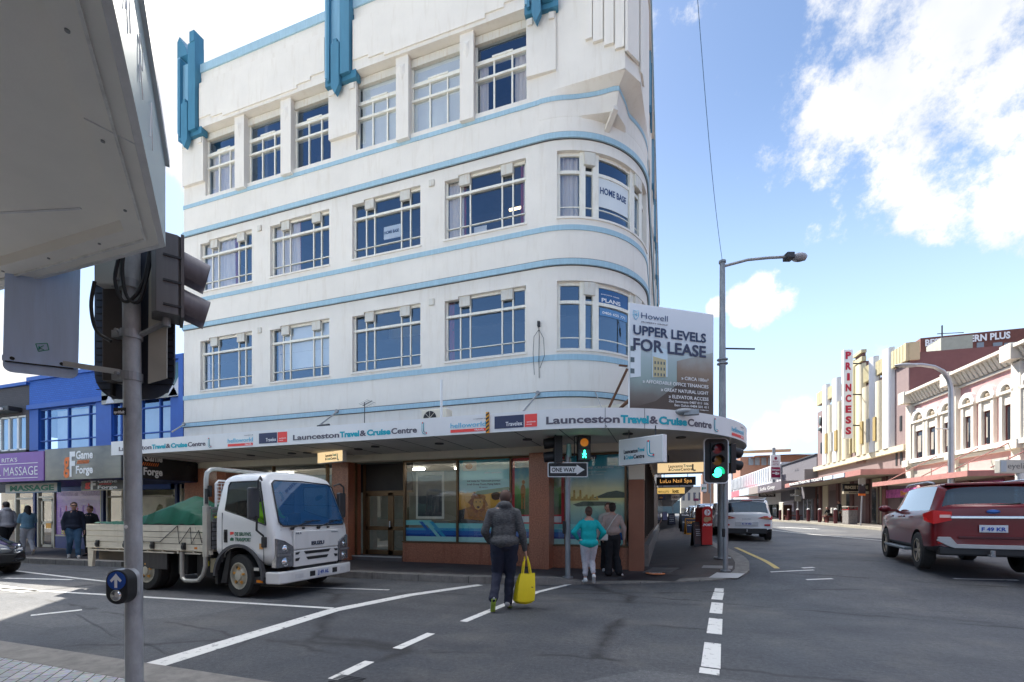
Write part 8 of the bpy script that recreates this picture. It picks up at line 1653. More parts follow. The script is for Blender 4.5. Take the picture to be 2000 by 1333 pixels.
def tarp():
 b = MB(); nx, ny = 60, 34; vs = []
 pk = [(tx(330), 1.90, -.45), (tx(372), 1.90, .35), (tx(345), 1.93, .3), (tx(290), 1.68, .35)]
 for i in range(nx+1):
  x = x0+.25+(x1+.02-x0-.25)*i/nx
  for j in range(ny+1):
   y = -HW-.02+(2*HW+.04)*j/ny; f = 1-abs(y)/HW; fx_ = (x-x0)/(x1-x0)
   edge = 1.33+.10*noise.noise(Vector((x*1.6, y, 3)))
   h = edge
   for (px_, pz, py_) in pk:
    d = sqrt(((x-px_)/1.35)**2+((y-py_)/1.15)**2); h = max(h, pz-(pz-1.30)*d)
   h += .05*noise.noise(Vector((x*3.5, y*4, 0)))+.03*abs(noise.noise(Vector((x*7+y*3, y*6, 4))))-.02*abs(noise.noise(Vector((x*12, y*9, 1))))
   if fx_ < .25: h = min(h, 1.36+fx_*.9)
   if abs(y) > HW-.03: h = min(h, 1.34)-.05*abs(noise.noise(Vector((x*3, 0, 5))))-(.16 if fx_ > .93 else 0)
   vs.append((x, y, h))
 b.add(vs, [[i*(ny+1)+j, (i+1)*(ny+1)+j, (i+1)*(ny+1)+j+1, i*(ny+1)+j+1] for i in range(nx) for j in range(ny)]); return b.build('tarpaulin', TARP, None, False, smooth=True, angle=.9)
tp = tarp(); tp.location = tk.location; tag(tp, 'green tarpaulin pulled into a peak over the load on the truck tray', 'tarpaulin')
b = MB(); P = [(.42, 1.3), (.52, .98), (.66, .98), (.80, 1.3), (.80, 1.3), (.815, .96), (.90, 1.27), (.91, .96), (.965, 1.22), (.99, .98)]
b.tube([(x0+(x1-x0)*a, -HW-.03, z) for a, z in P], .007, 5); tag(b.build('bungee_cord', BLACK, None, False), 'black stretch cord zigzagging down the tray side from the tarpaulin', 'cord').location = tk.location
b = MB(); b.box(x0+1.3, x1-.1, -HW+.1, HW-.2, .9, 1.33); b.build('load', mat('load_dark', (.05, .04, .035), .8, var=.5, scale=6), None, False); bpy.data.objects['load'].location = tk.location; tag(bpy.data.objects['load'], 'dark boxed load lying under the green tarpaulin', 'load')
# ---------------- cars
def make_car(name, label, loc, rz, L, Wd, Ht, paint, kind='suv', detail=True, group=None, rim=RIMM, wheelR=.37, clear=.24, gm=CARGLASS, br=.60):
 t = thing(name, label, 'car', loc, rz, group); w = Wd/2; xr, xf = -L/2, L/2
 belt = Ht*br; z0 = clear; wr = w*.80; hood = Ht*.605
 def R(x, zb, zt, wb, wt, lo=0., wlo=.94):
  b_ = belt+ (0 if zb is None else zb); return [(x, wb*wlo, z0+lo), (x, wb*.995, z0+.16+lo*.5), (x, wb, (z0+b_)*.52), (x, wb*.965, b_-.04), (x, wb*.945, b_), (x, wt, zt-.05), (x, wt*.86, zt-.005), (x, wt*.4, zt+.015)]
 if kind == 'suv':
  S = [R(xr+.0, -.02, belt+.05, w*.86, w*.80, .10), R(xr+.06, 0, belt+.12, w*.95, w*.82, .06), R(xr+.12, 0, Ht-.12, w*.985, w*.715, .02), R(xr+.34, 0, Ht-.02, w, wr), R(xr+L*.20, 0, Ht, w, wr), R(xr+L*.36, -.01, Ht+.01, w, wr), R(xr+L*.53, -.02, Ht-.03, w, wr*.98), R(xr+L*.60, -.03, Ht-.12, w, wr*.95), R(xr+L*.74, -.05, hood+.06, w*.995, w*.80), R(xr+L*.93, -.09, hood-.06, w*.96, w*.74, .02), R(xf-.05, -.2, hood-.16, w*.88, w*.66, .06), R(xf, -.32, hood-.34, w*.78, w*.60, .10)]
  G_ = {1: ('r',), 3: ('s',), 4: ('s',), 5: ('s',), 6: ('s',), 7: ('f',)}
 else:
  S = [R(xr+.0, -.05, belt+.03, w*.84, w*.78, .10), R(xr+.08, 0, belt+.12, w*.94, w*.80, .06), R(xr+.40, 0, Ht-.10, w*.985, w*.70, .02), R(xr+.62, 0, Ht-.02, w, wr*.97), R(xr+L*.24, 0, Ht, w, wr), R(xr+L*.38, -.01, Ht+.01, w, wr), R(xr+L*.52, -.02, Ht-.03, w, wr*.97), R(xr+L*.58, -.03, Ht-.10, w, wr*.93), R(xr+L*.77, -.06, hood+.03, w*.99, w*.78), R(xr+L*.93, -.14, hood-.12, w*.95, w*.70, .02), R(xf-.05, -.26, hood-.26, w*.86, w*.62, .06), R(xf, -.36, hood-.40, w*.76, w*.56, .10)]
 def cat(i, j):
  if j == 4 and 3 <= i <= 6: return 1
  if i == 7 and j >= 5: return 1
  if i == 7 and j == 4: return 1
  if i == 1 and j in (5, 6, 7): return 1
  if j == -1 or (j == 0): return 2
  return 0
 ax = (xr+L*.205, xr+L*.205+L*.585); wz = wheelR
 parts = loft('body', S, cat, [paint, gm, BLKPL], t, sub=2, crease=.8, cuts=[((x, s*w, wz), wheelR*1.16, .34) for x in ax for s in (-1, 1)], names=['body', 'windows', 'lower_trim'], capcat=0)
 for x in ax:
  for s in (-1, 1): wheel(t, (x, s*(w-.115), wheelR), wheelR, .235, s, rim)
 b = MB(); b.box(xr+.5, xf-.5, -w*.72, w*.72, z0-.02, z0+.25); b.build('underbody', BLACK, t, False)
 b = MB(); b.box(xr+.5, xr+L*.62, -w*.70, w*.70, .5, belt-.12)
 for x in (xr+L*.32, xr+L*.50):
  for y in (-.38, .38): b.box(x-.06, x+.06, y-.22, y+.22, belt-.2, belt+.16); b.box(x-.05, x+.04, y-.12, y+.12, belt+.18, belt+.36)
 b.build('seats', mat('seat_dark', (.03, .03, .035), .8), t, False)
 return t, w, belt, xr, xf
def box_(t, name, m, x0, x1, y0, y1, z0, z1, bev=.01, par=None): b = MB(); b.box(x0, x1, y0, y1, z0, z1); return b.build(name, m, par or t, False, bevel=bev)
RED = mat('maroon_car_paint', (.15, .006, .010), .3, .1, var=.05, coat=.5, spec=.3)
c0 = G(1802, 1114); hd = Vector((.17, .985, 0)).normalized(); rt = Vector((hd.y, -hd.x, 0)); L_, W_ = 4.85, 1.78
ctr = c0+hd*(L_*.5-L_*.205)+rt*(W_/2-.1); rz = atan2(hd.y, hd.x); zc_ = zg(ctr.x, ctr.y)
RS, w, belt, xr, xf = make_car('maroon_suv', 'maroon four wheel drive turning at the right of the junction, seen from behind', (ctr.x, ctr.y, zc_), rz, L_, W_, 1.84, RED, br=.685, wheelR=.40, clear=.36, rim=mat('bronze_rim', (.42, .36, .28), .35, .2), gm=glassm('dark_tint_glass', (.10, .16, .22), .03, k=1.4))
box_(RS, 'chrome_strip', CHROME, xr-.045, xr-.01, -.62, .62, belt-.16, belt-.10, .012)
for s in (-1, 1):
 b = MB(); b.add([(xr-.035, s*.60, belt-.02), (xr-.035, s*.60, belt-.19), (xr+.02, s*.86, belt-.27), (xr+.28, s*.945, belt-.20), (xr+.36, s*.945, belt-.06), (xr+.03, s*.87, belt+.01), (xr+.06, s*.6, belt-.02), (xr+.06, s*.6, belt-.2)], [[0, 1, 2, 5], [2, 3, 4, 5], [0, 1, 7, 6]]); tl = b.build('tail_light', TAILON, RS, False); b = MB(); b.box(xr-.04, xr-.03, min(s*.62, s*.78), max(s*.62, s*.78), belt-.14, belt-.08); b.build('inner_lens', mat('lens_pinkwhite', (.8, .5, .45), .2), tl, False)
 box_(RS, 'reflector', TAILON, xr-.035, xr+.02, min(s*.62, s*.80), max(s*.62, s*.80), .60, .68, .01)
 b = MB(); b.tube([(xr+.55, s*.72, 1.84), (xr+.9, s*.73, 1.88), (xr+2.2, s*.74, 1.88), (xr+2.5, s*.72, 1.84)], .022, 8); b.build('roof_rail', ALU, RS, False, smooth=True)
 b = MB(); b.ell((xr+L_*.635, s*1.04, belt+.06), (.09, .13, .09)); b.box(xr+L_*.62, xr+L_*.66, min(s*.8, s*1.0), max(s*.8, s*1.0), belt+.0, belt+.05); b.build('mirror', RED if s > 0 else RED, RS, False, smooth=True); box_(RS, 'side_step', mat('step_grey', (.12, .14, .15), .4), xr+1.45, xr+3.3, min(s*.84, s*1.0), max(s*.84, s*1.0), .37, .43, .015)
 for x in (xr+1.75, xr+2.75): box_(RS, 'door_handle', RED, x, x+.2, min(s*.915, s*.955), max(s*.915, s*.955), belt-.14, belt-.10, .012)
np_ = box_(RS, 'number_plate', PLATE, xr-.035, xr-.02, -.20, .20, belt-.42, belt-.28, .004); text('F 49 KR', -.17, .17, belt-.39, .07, PBLUE, lambda x, y, z: (xr-.038-z, -x, y), np_, 'plate_lettering', .03, world=False)
b = MB(); b.prism([(-.80, .74), (-.62, .74), (-.52, .60), (.52, .60), (.62, .74), (.80, .74), (.82, .66), (.66, .56), (.56, .52), (-.56, .52), (-.66, .56), (-.82, .66)], 'x', xr-.05, xr+.02); b.build('bumper_guard', mat('guard_silver', (.42, .42, .42), .4, .4), RS, False, bevel=.01)
box_(RS, 'lower_bumper', BLKPL, xr-.03, xr+.2, -.78, .78, .38, .54, .03); b = MB(); b.cyl((xr-.16, .05, .42), (xr-.16, .05, .50), .035, n=12); b.box(xr-.18, xr, .02, .08, .38, .42); b.build('tow_bar', GALV, RS, False)
b = MB(); b.ell((xr-.022, 0, belt-.02), (.012, .10, .04)); b.build('badge', mat('badge_blue', (.05, .12, .35), .2, .5), RS, False, smooth=True); b = MB(); b.tube([(xr+.04, -.0, belt+.10), (xr+.055, -.4, belt+.14)], .012, 6); b.build('rear_wiper', BLKPL, RS, False)
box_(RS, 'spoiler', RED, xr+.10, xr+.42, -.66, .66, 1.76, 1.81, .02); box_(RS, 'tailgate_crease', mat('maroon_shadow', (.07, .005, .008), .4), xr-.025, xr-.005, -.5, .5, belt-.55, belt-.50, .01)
WP = mat('white_car_paint', (.74, .74, .73), .18, var=.02, coat=.8)
c0 = G(1503, 1056); hd = Vector((.10, .995, 0)).normalized(); rt = Vector((hd.y, -hd.x, 0)); L_, W_ = 4.5, 1.86
ctr = c0+hd*(L_*.5-L_*.205)-rt*(W_/2-.05);
WS, w, belt, xr, xf = make_car('white_suv', 'white SUV parked nose away at the kerb just past the signal poles', (ctr.x, ctr.y, zg(ctr.x, ctr.y)), atan2(hd.y, hd.x), L_, W_, 1.68, WP, wheelR=.35, clear=.28, gm=glassm('dark_tint_glass', (.10, .16, .22), .03, k=1.4))
for s in (-1, 1):
 b = MB(); b.add([(xr-.02, s*.38, belt-.10), (xr-.02, s*.62, belt-.02), (xr+.10, s*.90, belt-.02), (xr+.30, s*.945, belt-.05), (xr+.30, s*.945, belt-.14), (xr+.04, s*.88, belt-.16), (xr-.02, s*.62, belt-.14)], [[0, 1, 6], [1, 2, 5, 6], [2, 3, 4, 5]]); tl = b.build('tail_light', TAIL, WS, False); box_(WS, 'indicator', mat('lens_amber', (.6, .35, .15), .2), xr-.03, xr-.0, min(s*.55, s*.80), max(s*.55, s*.80), belt-.12, belt-.08, .004, tl)
 box_(WS, 'reflector', TAIL, xr-.02, xr+.05, min(s*.62, s*.82), max(s*.62, s*.82), .60, .67, .01); b = MB(); b.tube([(xr+.6, s*.72, 1.69), (xr+.9, s*.73, 1.73), (xr+2.2, s*.74, 1.73), (xr+2.5, s*.72, 1.69)], .02, 6); b.build('roof_rail', ALU, WS, False, smooth=True)
box_(WS, 'plate_recess', mat('white_shadow', (.6, .6, .6), .4), xr-.012, xr+.02, -.42, .42, belt-.42, belt-.22, .02)
np_ = box_(WS, 'number_plate', PLATE, xr-.025, xr-.012, -.2, .2, belt-.39, belt-.26, .003); text('K 14 VD', -.16, .16, belt-.36, .07, PBLUE, lambda x, y, z: (xr-.028-z, -x, y), np_, 'plate_lettering', .03, world=False)
text('HAVAL', -.16, .16, belt-.15, .03, mat('badge_grey', (.10, .12, .17), .3, .5), lambda x, y, z: (xr-.02-z, -x, y), WS, 'badge', .02, world=False)
box_(WS, 'lower_bumper', BLKPL, xr-.03, xr+.2, -.72, .72, .28, .50, .03); box_(WS, 'brake_lamp', TAIL, xr+.08, xr+.14, -.2, .2, 1.60, 1.63, .005); box_(WS, 'spoiler', WP, xr+.12, xr+.42, -.66, .66, 1.62, 1.67, .02); b = MB(); b.cyl((xr-.14, 0, .38), (xr-.14, 0, .47), .03, n=10); b.box(xr-.16, xr, -.02, .02, .36, .40); b.build('tow_bar', GALV, WS, False)
DK = mat('dark_grey_car_paint', (.045, .05, .06), .14, .4, var=.05, coat=1.)
HB, w, belt, xr, xf = make_car('dark_hatchback', 'dark grey hatchback driving in at the left edge, its nose showing', (-15.45-2.0, 6.35, 0), 0, 4.0, 1.72, 1.48, DK, 'hatch', wheelR=.31, clear=.20)
for s in (-1, 1):
 b = MB(); b.add([(xf-.10, s*.55, .70), (xf-.10, s*.55, .60), (xf-.28, s*.80, .62), (xf-.55, s*.84, .76), (xf-.50, s*.80, .84), (xf-.28, s*.68, .78)], [[0, 1, 2, 5], [2, 3, 4, 5]]); hl = b.build('headlight', CL, HB, False); b = MB(); b.ell((xf-.24, s*.68, .70), (.06, .06, .05)); b.build('lamp_bulb', mat('lamp_chrome', (.7, .72, .75), .08, .9), hl, False, smooth=True)
 b = MB(); b.cyl((xf-.09, s*.62, .36), (xf-.05, s*.60, .36), .05, n=12); b.build('fog_lamp', CL, HB, False)
b = MB(); b.prism([(-.55, .52), (.55, .52), (.42, .30), (-.42, .30)], 'x', xf-.04, xf+.01); b.build('grille', BLKPL, HB, False, bevel=.02); np_ = box_(HB, 'number_plate', PLATE, xf+.01, xf+.025, -.18, .18, .40, .51, .003); text('J 92 RD', -.15, .15, .425, .06, PBLUE, lambda x, y, z: (xf+.026+z, x, y), np_, 'plate_lettering', .03, world=False)
b = MB(); b.cyl((xf-.03, 0, .63), (xf+.0, 0, .63), .06, n=18); b.build('badge', CHROME, HB, False)
spots = [(3.1, 26, (.55, .56, .58), 'silver parked car behind the white SUV, in the kerbside row', .0), (3.1, 32.5, (.45, .47, .5), 'pale grey car third in the kerbside row', 0), (3.1, 39, (.10, .14, .22), 'dark blue car fourth in the kerbside row', 0), (3.1, 46, (.62, .62, .62), 'white car fifth in the kerbside row', 0), (3.1, 53, (.3, .3, .32), 'grey car sixth in the kerbside row', 0), (3.1, 61, (.6, .62, .65), 'white car near the end of the kerbside row', 0), (8.9, 78, (.6, .62, .64), 'white car stopped far off before the finned building', 0), (9.2, 92, (.5, .6, .6), 'pale green car farthest away on the right side of the street', 0)]
protos = None
for i, (x, y, c, lab, r_) in enumerate(spots):
 make_car('parked_car', lab, (x, y, zg(x, y)), pi/2+r_, 4.4, 1.78, 1.5 if i % 2 else 1.62, mat('paint_%d' % i, c, .2, .2, var=.03, coat=.7), 'hatch' if i % 2 else 'suv', wheelR=.32, clear=.24, group='cars parked up the side street')
# ================= people
SKIN = mat('skin', (.52, .27, .19), .55, var=.08, scale=20); HAIRD = mat('hair_dark', (.025, .014, .01), .6, var=.3, scale=40, stretch=(4, 4, .6)); HAIRB = mat('hair_brown', (.09, .04, .025), .6, var=.3, scale=40, stretch=(4, 4, .6)); HAIRG = mat('hair_cropped', (.10, .055, .04), .8, var=.25, scale=90); LIP = flat('lips', (.35, .1, .09)); EYE = flat('eye_dark', (.02, .015, .012))
def cap(b, p0, p1, r0, r1, e=(1, 1)):
 """tapered limb with rounded ends"""
 p0, p1 = Vector(p0), Vector(p1); b.cyl(p0, p1, r0, r1, n=12); b.ell(p0, r0*.995, 12, 8); b.ell(p1, r1*.995, 12, 8)
def remesh(b, name, m, parent, vox, fold=0., fs=6., smooth_it=4):
 me = b.mesh(name, m); o = bpy.data.objects.new(name, me); COL.objects.link(o)
 r = o.modifiers.new('r', 'REMESH'); r.mode = 'VOXEL'; r.voxel_size = vox; r.use_smooth_shade = True
 s = o.modifiers.new('s', 'SMOOTH'); s.iterations = smooth_it; s.factor = .5
 ev = apply_obj(o); bpy.data.objects.remove(o); ev.name = name
 if fold:
  nn = [v.normal.copy() for v in ev.vertices]
  for v, n in zip(ev.vertices, nn):
   c = v.co; k = noise.noise(Vector((c.x*fs, c.y*fs, c.z*fs*1.6)))+.5*noise.noise(Vector((c.x*fs*2.2, c.y*fs*2.2, c.z*fs*3.5+9))); v.co += n*k*fold
 ev.materials.clear(); ev.materials.append(m)
 for p in ev.polygons: p.use_smooth = True
 o = bpy.data.objects.new(name, ev); COL.objects.link(o); o.parent = parent; return o
BASE = dict(hipL=(-.050, 0, .525), hipR=(.050, 0, .525), kneeL=(-.052, .01, .285), kneeR=(.052, .01, .285), ankL=(-.052, -.01, .045), ankR=(.052, -.01, .045), toeL=(-.062, .075, .018), toeR=(.062, .075, .018),
   shL=(-.098, 0, .800), shR=(.098, 0, .800), elL=(-.135, -.015, .64), elR=(.135, -.015, .64), wrL=(-.135, .04, .49), wrR=(.135, .04, .49), chest=(0, 0, .73), waist=(0, 0, .61), neck=(0, .005, .85), head=(0, .015, .925))
def person(label, loc, rz, Hh, pose={}, top=None, legs=None, shoes=None, hair=None, long_hair=0, bun=False, crop=False, fat=1., vox=.011, hood=False, flare=0., hemz=.50, shortleg=0., glasses=False, curl=.5, topf=.008, group=None, seated=False):
 t = thing('person', label, 'person', tuple(loc), rz, group); J = {k: Vector(v)*Hh for k, v in {**BASE, **pose}.items()}; h = Hh; f = fat
 b = MB(); hd = J['head']; nk = J['neck']
 b.ell(hd+Vector((0, -.008, .012))*h, (.044*h, .054*h, .058*h), 16, 12); b.ell(hd+Vector((0, .016, -.028))*h, (.033*h, .034*h, .036*h), 14, 10); b.cyl(hd+Vector((0, .046, .006))*h, hd+Vector((0, .062, -.014))*h, .006*h, .010*h, 8)
 b.ell(hd+Vector((0, .030, .018))*h, (.034*h, .02*h, .014*h)); b.ell(hd+Vector((0, .045, -.034))*h, (.014*h, .008*h, .006*h))
 for s in (-1, 1): b.ell(hd+Vector((s*.045, -.004, -.004))*h, (.006*h, .012*h, .018*h)); b.ell(hd+Vector((s*.018, .040, -.012))*h, (.014*h, .012*h, .014*h))
 cap(b, nk-Vector((0, 0, .03*h)), hd-Vector((0, .01*h, .03*h)), .031*h, .029*h)
 b.ell(J['chest']+Vector((0, 0, .03*h)), (.088*h*f, .055*h*f, .10*h)); b.ell(J['waist'], (.075*h*f, .052*h*f, .09*h)); b.ell((J['hipL']+J['hipR'])/2+Vector((0, 0, .02*h)), (.085*h*f, .058*h*f, .06*h))
 for s in 'LR':
  cap(b, J['sh'+s]-Vector((0, 0, .01*h)), J['el'+s], .023*h, .020*h); cap(b, J['el'+s], J['wr'+s], .020*h, .015*h); cap(b, J['chest']+Vector((0, 0, .05*h)), J['sh'+s]-Vector((0, 0, .014*h)), .04*h, .023*h)
  cap(b, J['hip'+s], J['knee'+s], .050*h*f, .032*h); cap(b, J['knee'+s], J['ank'+s], .031*h, .019*h); cap(b, J['ank'+s], J['toe'+s], .018*h, .014*h)
  w = J['wr'+s]; d = (w-J['el'+s]).normalized(); side = Vector((0, 1, 0)) if abs(d.y) < .8 else Vector((0, 0, 1)); side = (side-d*side.dot(d)).normalized(); inn_ = Vector((-1 if s == 'R' else 1, 0, 0)); inn_ = (inn_-d*inn_.dot(d)-side*inn_.dot(side)); inn_ = inn_.normalized() if inn_.length > .1 else d.cross(side)
  pc = w+d*.032*h; b.obox(pc, d*.026*h, side*.021*h, inn_*.008*h)
  for k, (o_, L1) in enumerate(((.017, .021), (.006, .025), (-.006, .023), (-.017, .018))):
   q0 = pc+d*.024*h+side*o_*h; q1 = q0+(d+inn_*curl*.5).normalized()*L1*h; q2 = q1+(d*(1-curl)+inn_*curl*1.6).normalized()*L1*.85*h; cap(b, q0, q1, .0058*h, .0052*h); cap(b, q1, q2, .0052*h, .0045*h)
  q0 = pc-d*.010*h+side*.020*h; q1 = q0+(side+d*.8).normalized()*.018*h; q2 = q1+(d+inn_*.4).normalized()*.016*h; cap(b, q0, q1, .007*h, .006*h); cap(b, q1, q2, .006*h, .005*h)
 remesh(b, 'body', SKIN, t, vox*.72, smooth_it=2)
 if top:
  b = MB(); g = .012*h
  b.ell(J['chest']+Vector((0, -.004*h, .0)), (.094*h*f, .068*h*f, .115*h)); b.ell(J['waist']+Vector((0, 0, .02*h)), (.094*h*f, .070*h*f, .13*h))
  hz = hemz*h; c = (J['hipL']+J['hipR'])/2; b.ell((c.x, c.y-.003*h, hz+.055*h), (.112*h*f, .088*h*f, .068*h)); b.ell(J['chest']+Vector((0, -.002*h, .058*h)), (.100*h, .062*h, .056*h))
  cap(b, nk-Vector((0, .0, .035*h)), nk-Vector((0, 0, .012*h)), .048*h, .036*h)
  for s in 'LR':
   cap(b, J['chest']+Vector((0, 0, .05*h)), J['sh'+s]-Vector((0, 0, .012*h)), .055*h, .036*h); cap(b, nk-Vector((0, 0, .026*h)), J['sh'+s]+Vector((0, 0, .0)), .042*h, .031*h); cap(b, J['sh'+s], J['el'+s], .034*h, .032*h*f); cap(b, J['el'+s], J['el'+s].lerp(J['wr'+s], .93), .032*h*f, .024*h)
  if hood: b.ell(nk+Vector((0, -.03, .005))*h, (.062*h, .05*h, .036*h)); b.tube([nk+Vector((.056*cos(a), .03+.05*sin(a)-.03, -.005+.02*sin(a)*-1))*h for a in [i*pi/8 for i in range(-1, 18)]], .016*h, 8)
  remesh(b, 'top', top, t, vox, fold=topf*.6, fs=5, smooth_it=14)
 if legs:
  b = MB(); c = (J['hipL']+J['hipR'])/2; b.ell(c+Vector((0, -.006*h, .0)), (.090*h*f, .067*h*f, .058*h))
  for s in 'LR':
   e = J['knee'+s].lerp(J['ank'+s], .98-shortleg); cap(b, J['hip'+s], J['knee'+s], .062*h*f, .048*h); cap(b, J['knee'+s], e, .045*h, (.034+flare)*h)
  remesh(b, 'trousers', legs, t, vox, fold=.012, fs=7, smooth_it=6)
 if shoes:
  for s in 'LR':
   a, q = J['ank'+s], J['toe'+s]; d = (q-a); dn = Vector((d.x, d.y, d.z+.0)).normalized(); b = MB(); heel = a-dn*.022*h-Vector((0, 0, .012*h))
   up = Vector((0, 0, 1)); up = (up-dn*up.dot(dn)).normalized(); cap(b, heel+up*.0*h, q+dn*.01*h, .024*h, .018*h); cap(b, a, a+(J['knee'+s]-a)*.08, .026*h, .024*h)
   o = remesh(b, 'shoe', shoes[0], t, vox*.8, smooth_it=2)
   b = MB(); sd = dn.cross(up); mid = (heel+q)/2-up*.019*h; b.obox(mid, dn*(q-heel).length*.58, sd*.019*h, up*.005*h); b.build('sole', shoes[1], o, False, bevel=.01)
 if hair:
  b = MB(); k = 1.0
  b.ell(hd+Vector((0, -.013, .018))*h, (.049*h*k, .056*h*k, .058*h*k), 16, 12);
  if not crop: b.ell(hd+Vector((0, -.030, -.012))*h, (.044*h, .034*h, .046*h))
  if bun: b.ell(hd+Vector((0, -.062, .022))*h, (.026*h, .022*h, .026*h))
  if long_hair: cap(b, hd+Vector((0, -.035, -.02))*h, hd+Vector((.01, -.045, -long_hair))*h, .046*h, .03*h); cap(b, hd+Vector((-.035, .0, -.02))*h, hd+Vector((-.045, .0, -long_hair*.85))*h, .02*h, .018*h)
  remesh(b, 'hair', hair, t, vox*.85, fold=.003 if not crop else .0, fs=30)
 for s in (-1, 1): b = MB(); b.ell(hd+Vector((s*.018, .0475, .004))*h, (.006*h, .004*h, .004*h)); b.build('eye', EYE, t, False)
 b = MB(); b.ell(hd+Vector((0, .050, -.034))*h, (.013*h, .005*h, .0035*h)); b.build('mouth', LIP, t, False)
 if glasses: b = MB(); b.box(hd.x-.036*h, hd.x+.036*h, hd.y+.046*h, hd.y+.056*h, hd.z-.004*h, hd.z+.014*h); b.build('sunglasses', BLACK, t, False, bevel=.004)
 return t, J
def cloth(n, c, **k): return mat(n, c, .9, **{**dict(var=.15, scale=25, bump=.3, bscale=150), **k})
KNIT = cloth('charcoal_knit', (.082, .082, .084), var=.75, scale=38, stretch=(.6, .6, 2.2)); NAVYT = cloth('navy_track_cloth', (.013, .016, .034)); BLKT = cloth('black_cloth', (.010, .010, .012)); TEALC = cloth('teal_sweater', (.005, .42, .42), var=.1)
LTG = cloth('pale_grey_trouser', (.50, .48, .50)); TAUPE = cloth('taupe_sweatshirt', (.42, .31, .26)); WSH = flat('shoe_white', (.72, .71, .68)); SOLEY = mat('sole_green_yellow', (.30, .42, .05), .6, var=.6, scale=14); GREYSH = mat('shoe_grey', (.30, .30, .30), .6, var=.4, scale=30)
m0 = G(985, 1190); mh = 1.97; yaw = TH-radians(-4)
man, J = person('man in charcoal hooded knit and navy trousers crossing away with a yellow bag', m0, yaw, mh,
 dict(hipL=(-.052, 0, .525), hipR=(.052, 0, .525), kneeR=(.050, .04, .285), ankR=(.030, .0, .048), toeR=(.055, .085, .02), kneeL=(-.055, .035, .295), ankL=(-.095, -.135, .105), toeL=(-.100, -.105, .020),
         chest=(-.01, .01, .725), waist=(-.005, .005, .61), shL=(-.112, .0, .79), shR=(.102, .0, .79), elL=(-.160, -.01, .635), wrL=(-.115, .075, .535), elR=(.145, -.02, .625), wrR=(.172, .01, .475), neck=(.0, .025, .845), head=(.012, .055, .905)),
 KNIT, NAVYT, (GREYSH, SOLEY), HAIRG, crop=True, fat=1.12, vox=.012, hood=True, hemz=.50, curl=.9, topf=.010)
YB = mat('yellow_bag', (.80, .62, .01), .5, var=.06, bump=.15, bscale=12); hp = Vector(J['wrR'])+Vector((.005, .01, -.075)); R_ = Matrix.Rotation(yaw, 3, 'Z'); hw = Vector(m0)+R_ @ hp
bg = thing('shopping_bag', 'bright yellow shopping bag hanging from the walking man\'s right hand', 'bag', tuple(hw), yaw+.35)
b = MB(); zt_, zb_ = -.30, -.78; vs = []
for (z, wx, wy, ox) in ((zt_, .125, .035, .03), (-.45, .145, .065, .0), (-.65, .155, .085, -.02), (-.74, .15, .085, -.03), (zb_, .10, .06, -.03)): vs += [(ox-wx, -wy, z+.02), (ox, -wy*1.25, z), (ox+wx, -wy, z+.01), (ox+wx*1.0, wy, z), (ox, wy*1.2, z), (ox-wx, wy, z)]
b.add(vs, [[6*i+j, 6*i+(j+1) % 6, 6*i+6+(j+1) % 6, 6*i+6+j] for i in range(4) for j in range(6)]+[[24, 25, 26, 27, 28, 29]]); b.build('bag_body', YB, bg, False, smooth=True, angle=.5)
for y in (-.035, .03):
 b = MB(); P = [(-.055, y, zt_-.02), (-.035, y*.8, -.15), (-.01, y*.3, -.02), (.01, 0, .0), (.035, y*.3, -.03), (.065, y*.8, -.16), (.09, y, zt_-.02)]
 vs = []
 for x, yy, z in P: vs += [(x-.012, yy, z), (x+.012, yy, z)]
 b.add(vs, [[2*i, 2*i+1, 2*i+3, 2*i+2] for i in range(6)]); b.build('bag_handle', YB, bg, False)
text('shop', -.01, .10, -.52, .025, TXB, lambda x, y, z: (x, -.077-z, y), bg, 'bag_lettering', .03, world=False)
p = G(1150, 1140, .03); w1_, J1 = person('woman in bright teal sweater and pale grey trousers stepping up to the footpath', p, TH, 1.66,
 dict(kneeL=(-.04, .03, .285), ankL=(-.045, .0, .045), kneeR=(.045, .05, .30), ankR=(.05, -.09, .10), toeR=(.058, -.045, .03), elL=(-.20, -.02, .665), wrL=(-.13, .06, .57), elR=(.19, -.02, .66), wrR=(.15, .07, .57), shL=(-.10, 0, .79), shR=(.10, 0, .79)), TEALC, LTG, (WSH, WSH), HAIRB, bun=True, fat=1.16, vox=.012, hemz=.47, shortleg=.28)
p = G(1196, 1126, .15); w2_, J2 = person('woman in taupe sweatshirt and black flared trousers with a white shoulder bag', p, TH-.1, 1.72,
 dict(kneeL=(-.045, .02, .285), kneeR=(.055, .05, .29), ankR=(.085, -.03, .06), toeR=(.13, .03, .02), elR=(.15, -.02, .65), wrR=(.155, .02, .50), elL=(-.14, -.01, .65), wrL=(-.13, .06, .53)), TAUPE, BLKT, (WSH, BLACK), HAIRD, bun=True, fat=1.05, vox=.012, hemz=.56, flare=.02)
b = MB(); WB = mat('bag_white', (.62, .60, .55), .5); h = 1.72; b.tube([(.07*h, -.04*h, .845*h), (.0, -.085*h, .76*h), (-.06*h, -.085*h, .66*h), (-.115*h, -.05*h, .57*h)], .009, 6); b.build('bag_strap', WB, w2_, False)
hb = thing('handbag', 'small white shoulder bag at the hip of the woman in taupe', 'bag', tuple(Vector(p)+Matrix.Rotation(TH-.1, 3, 'Z') @ Vector((-.115*h, -.045*h, .50*h))), TH-.1)
b = MB(); b.box(-.10, .09, -.04, .04, -.03, .13); b.build('bag_body', WB, hb, False, bevel=.03, seg=3); b = MB(); b.box(-.09, .08, -.045, -.04, .05, .12); b.build('bag_flap', WB, hb, False)
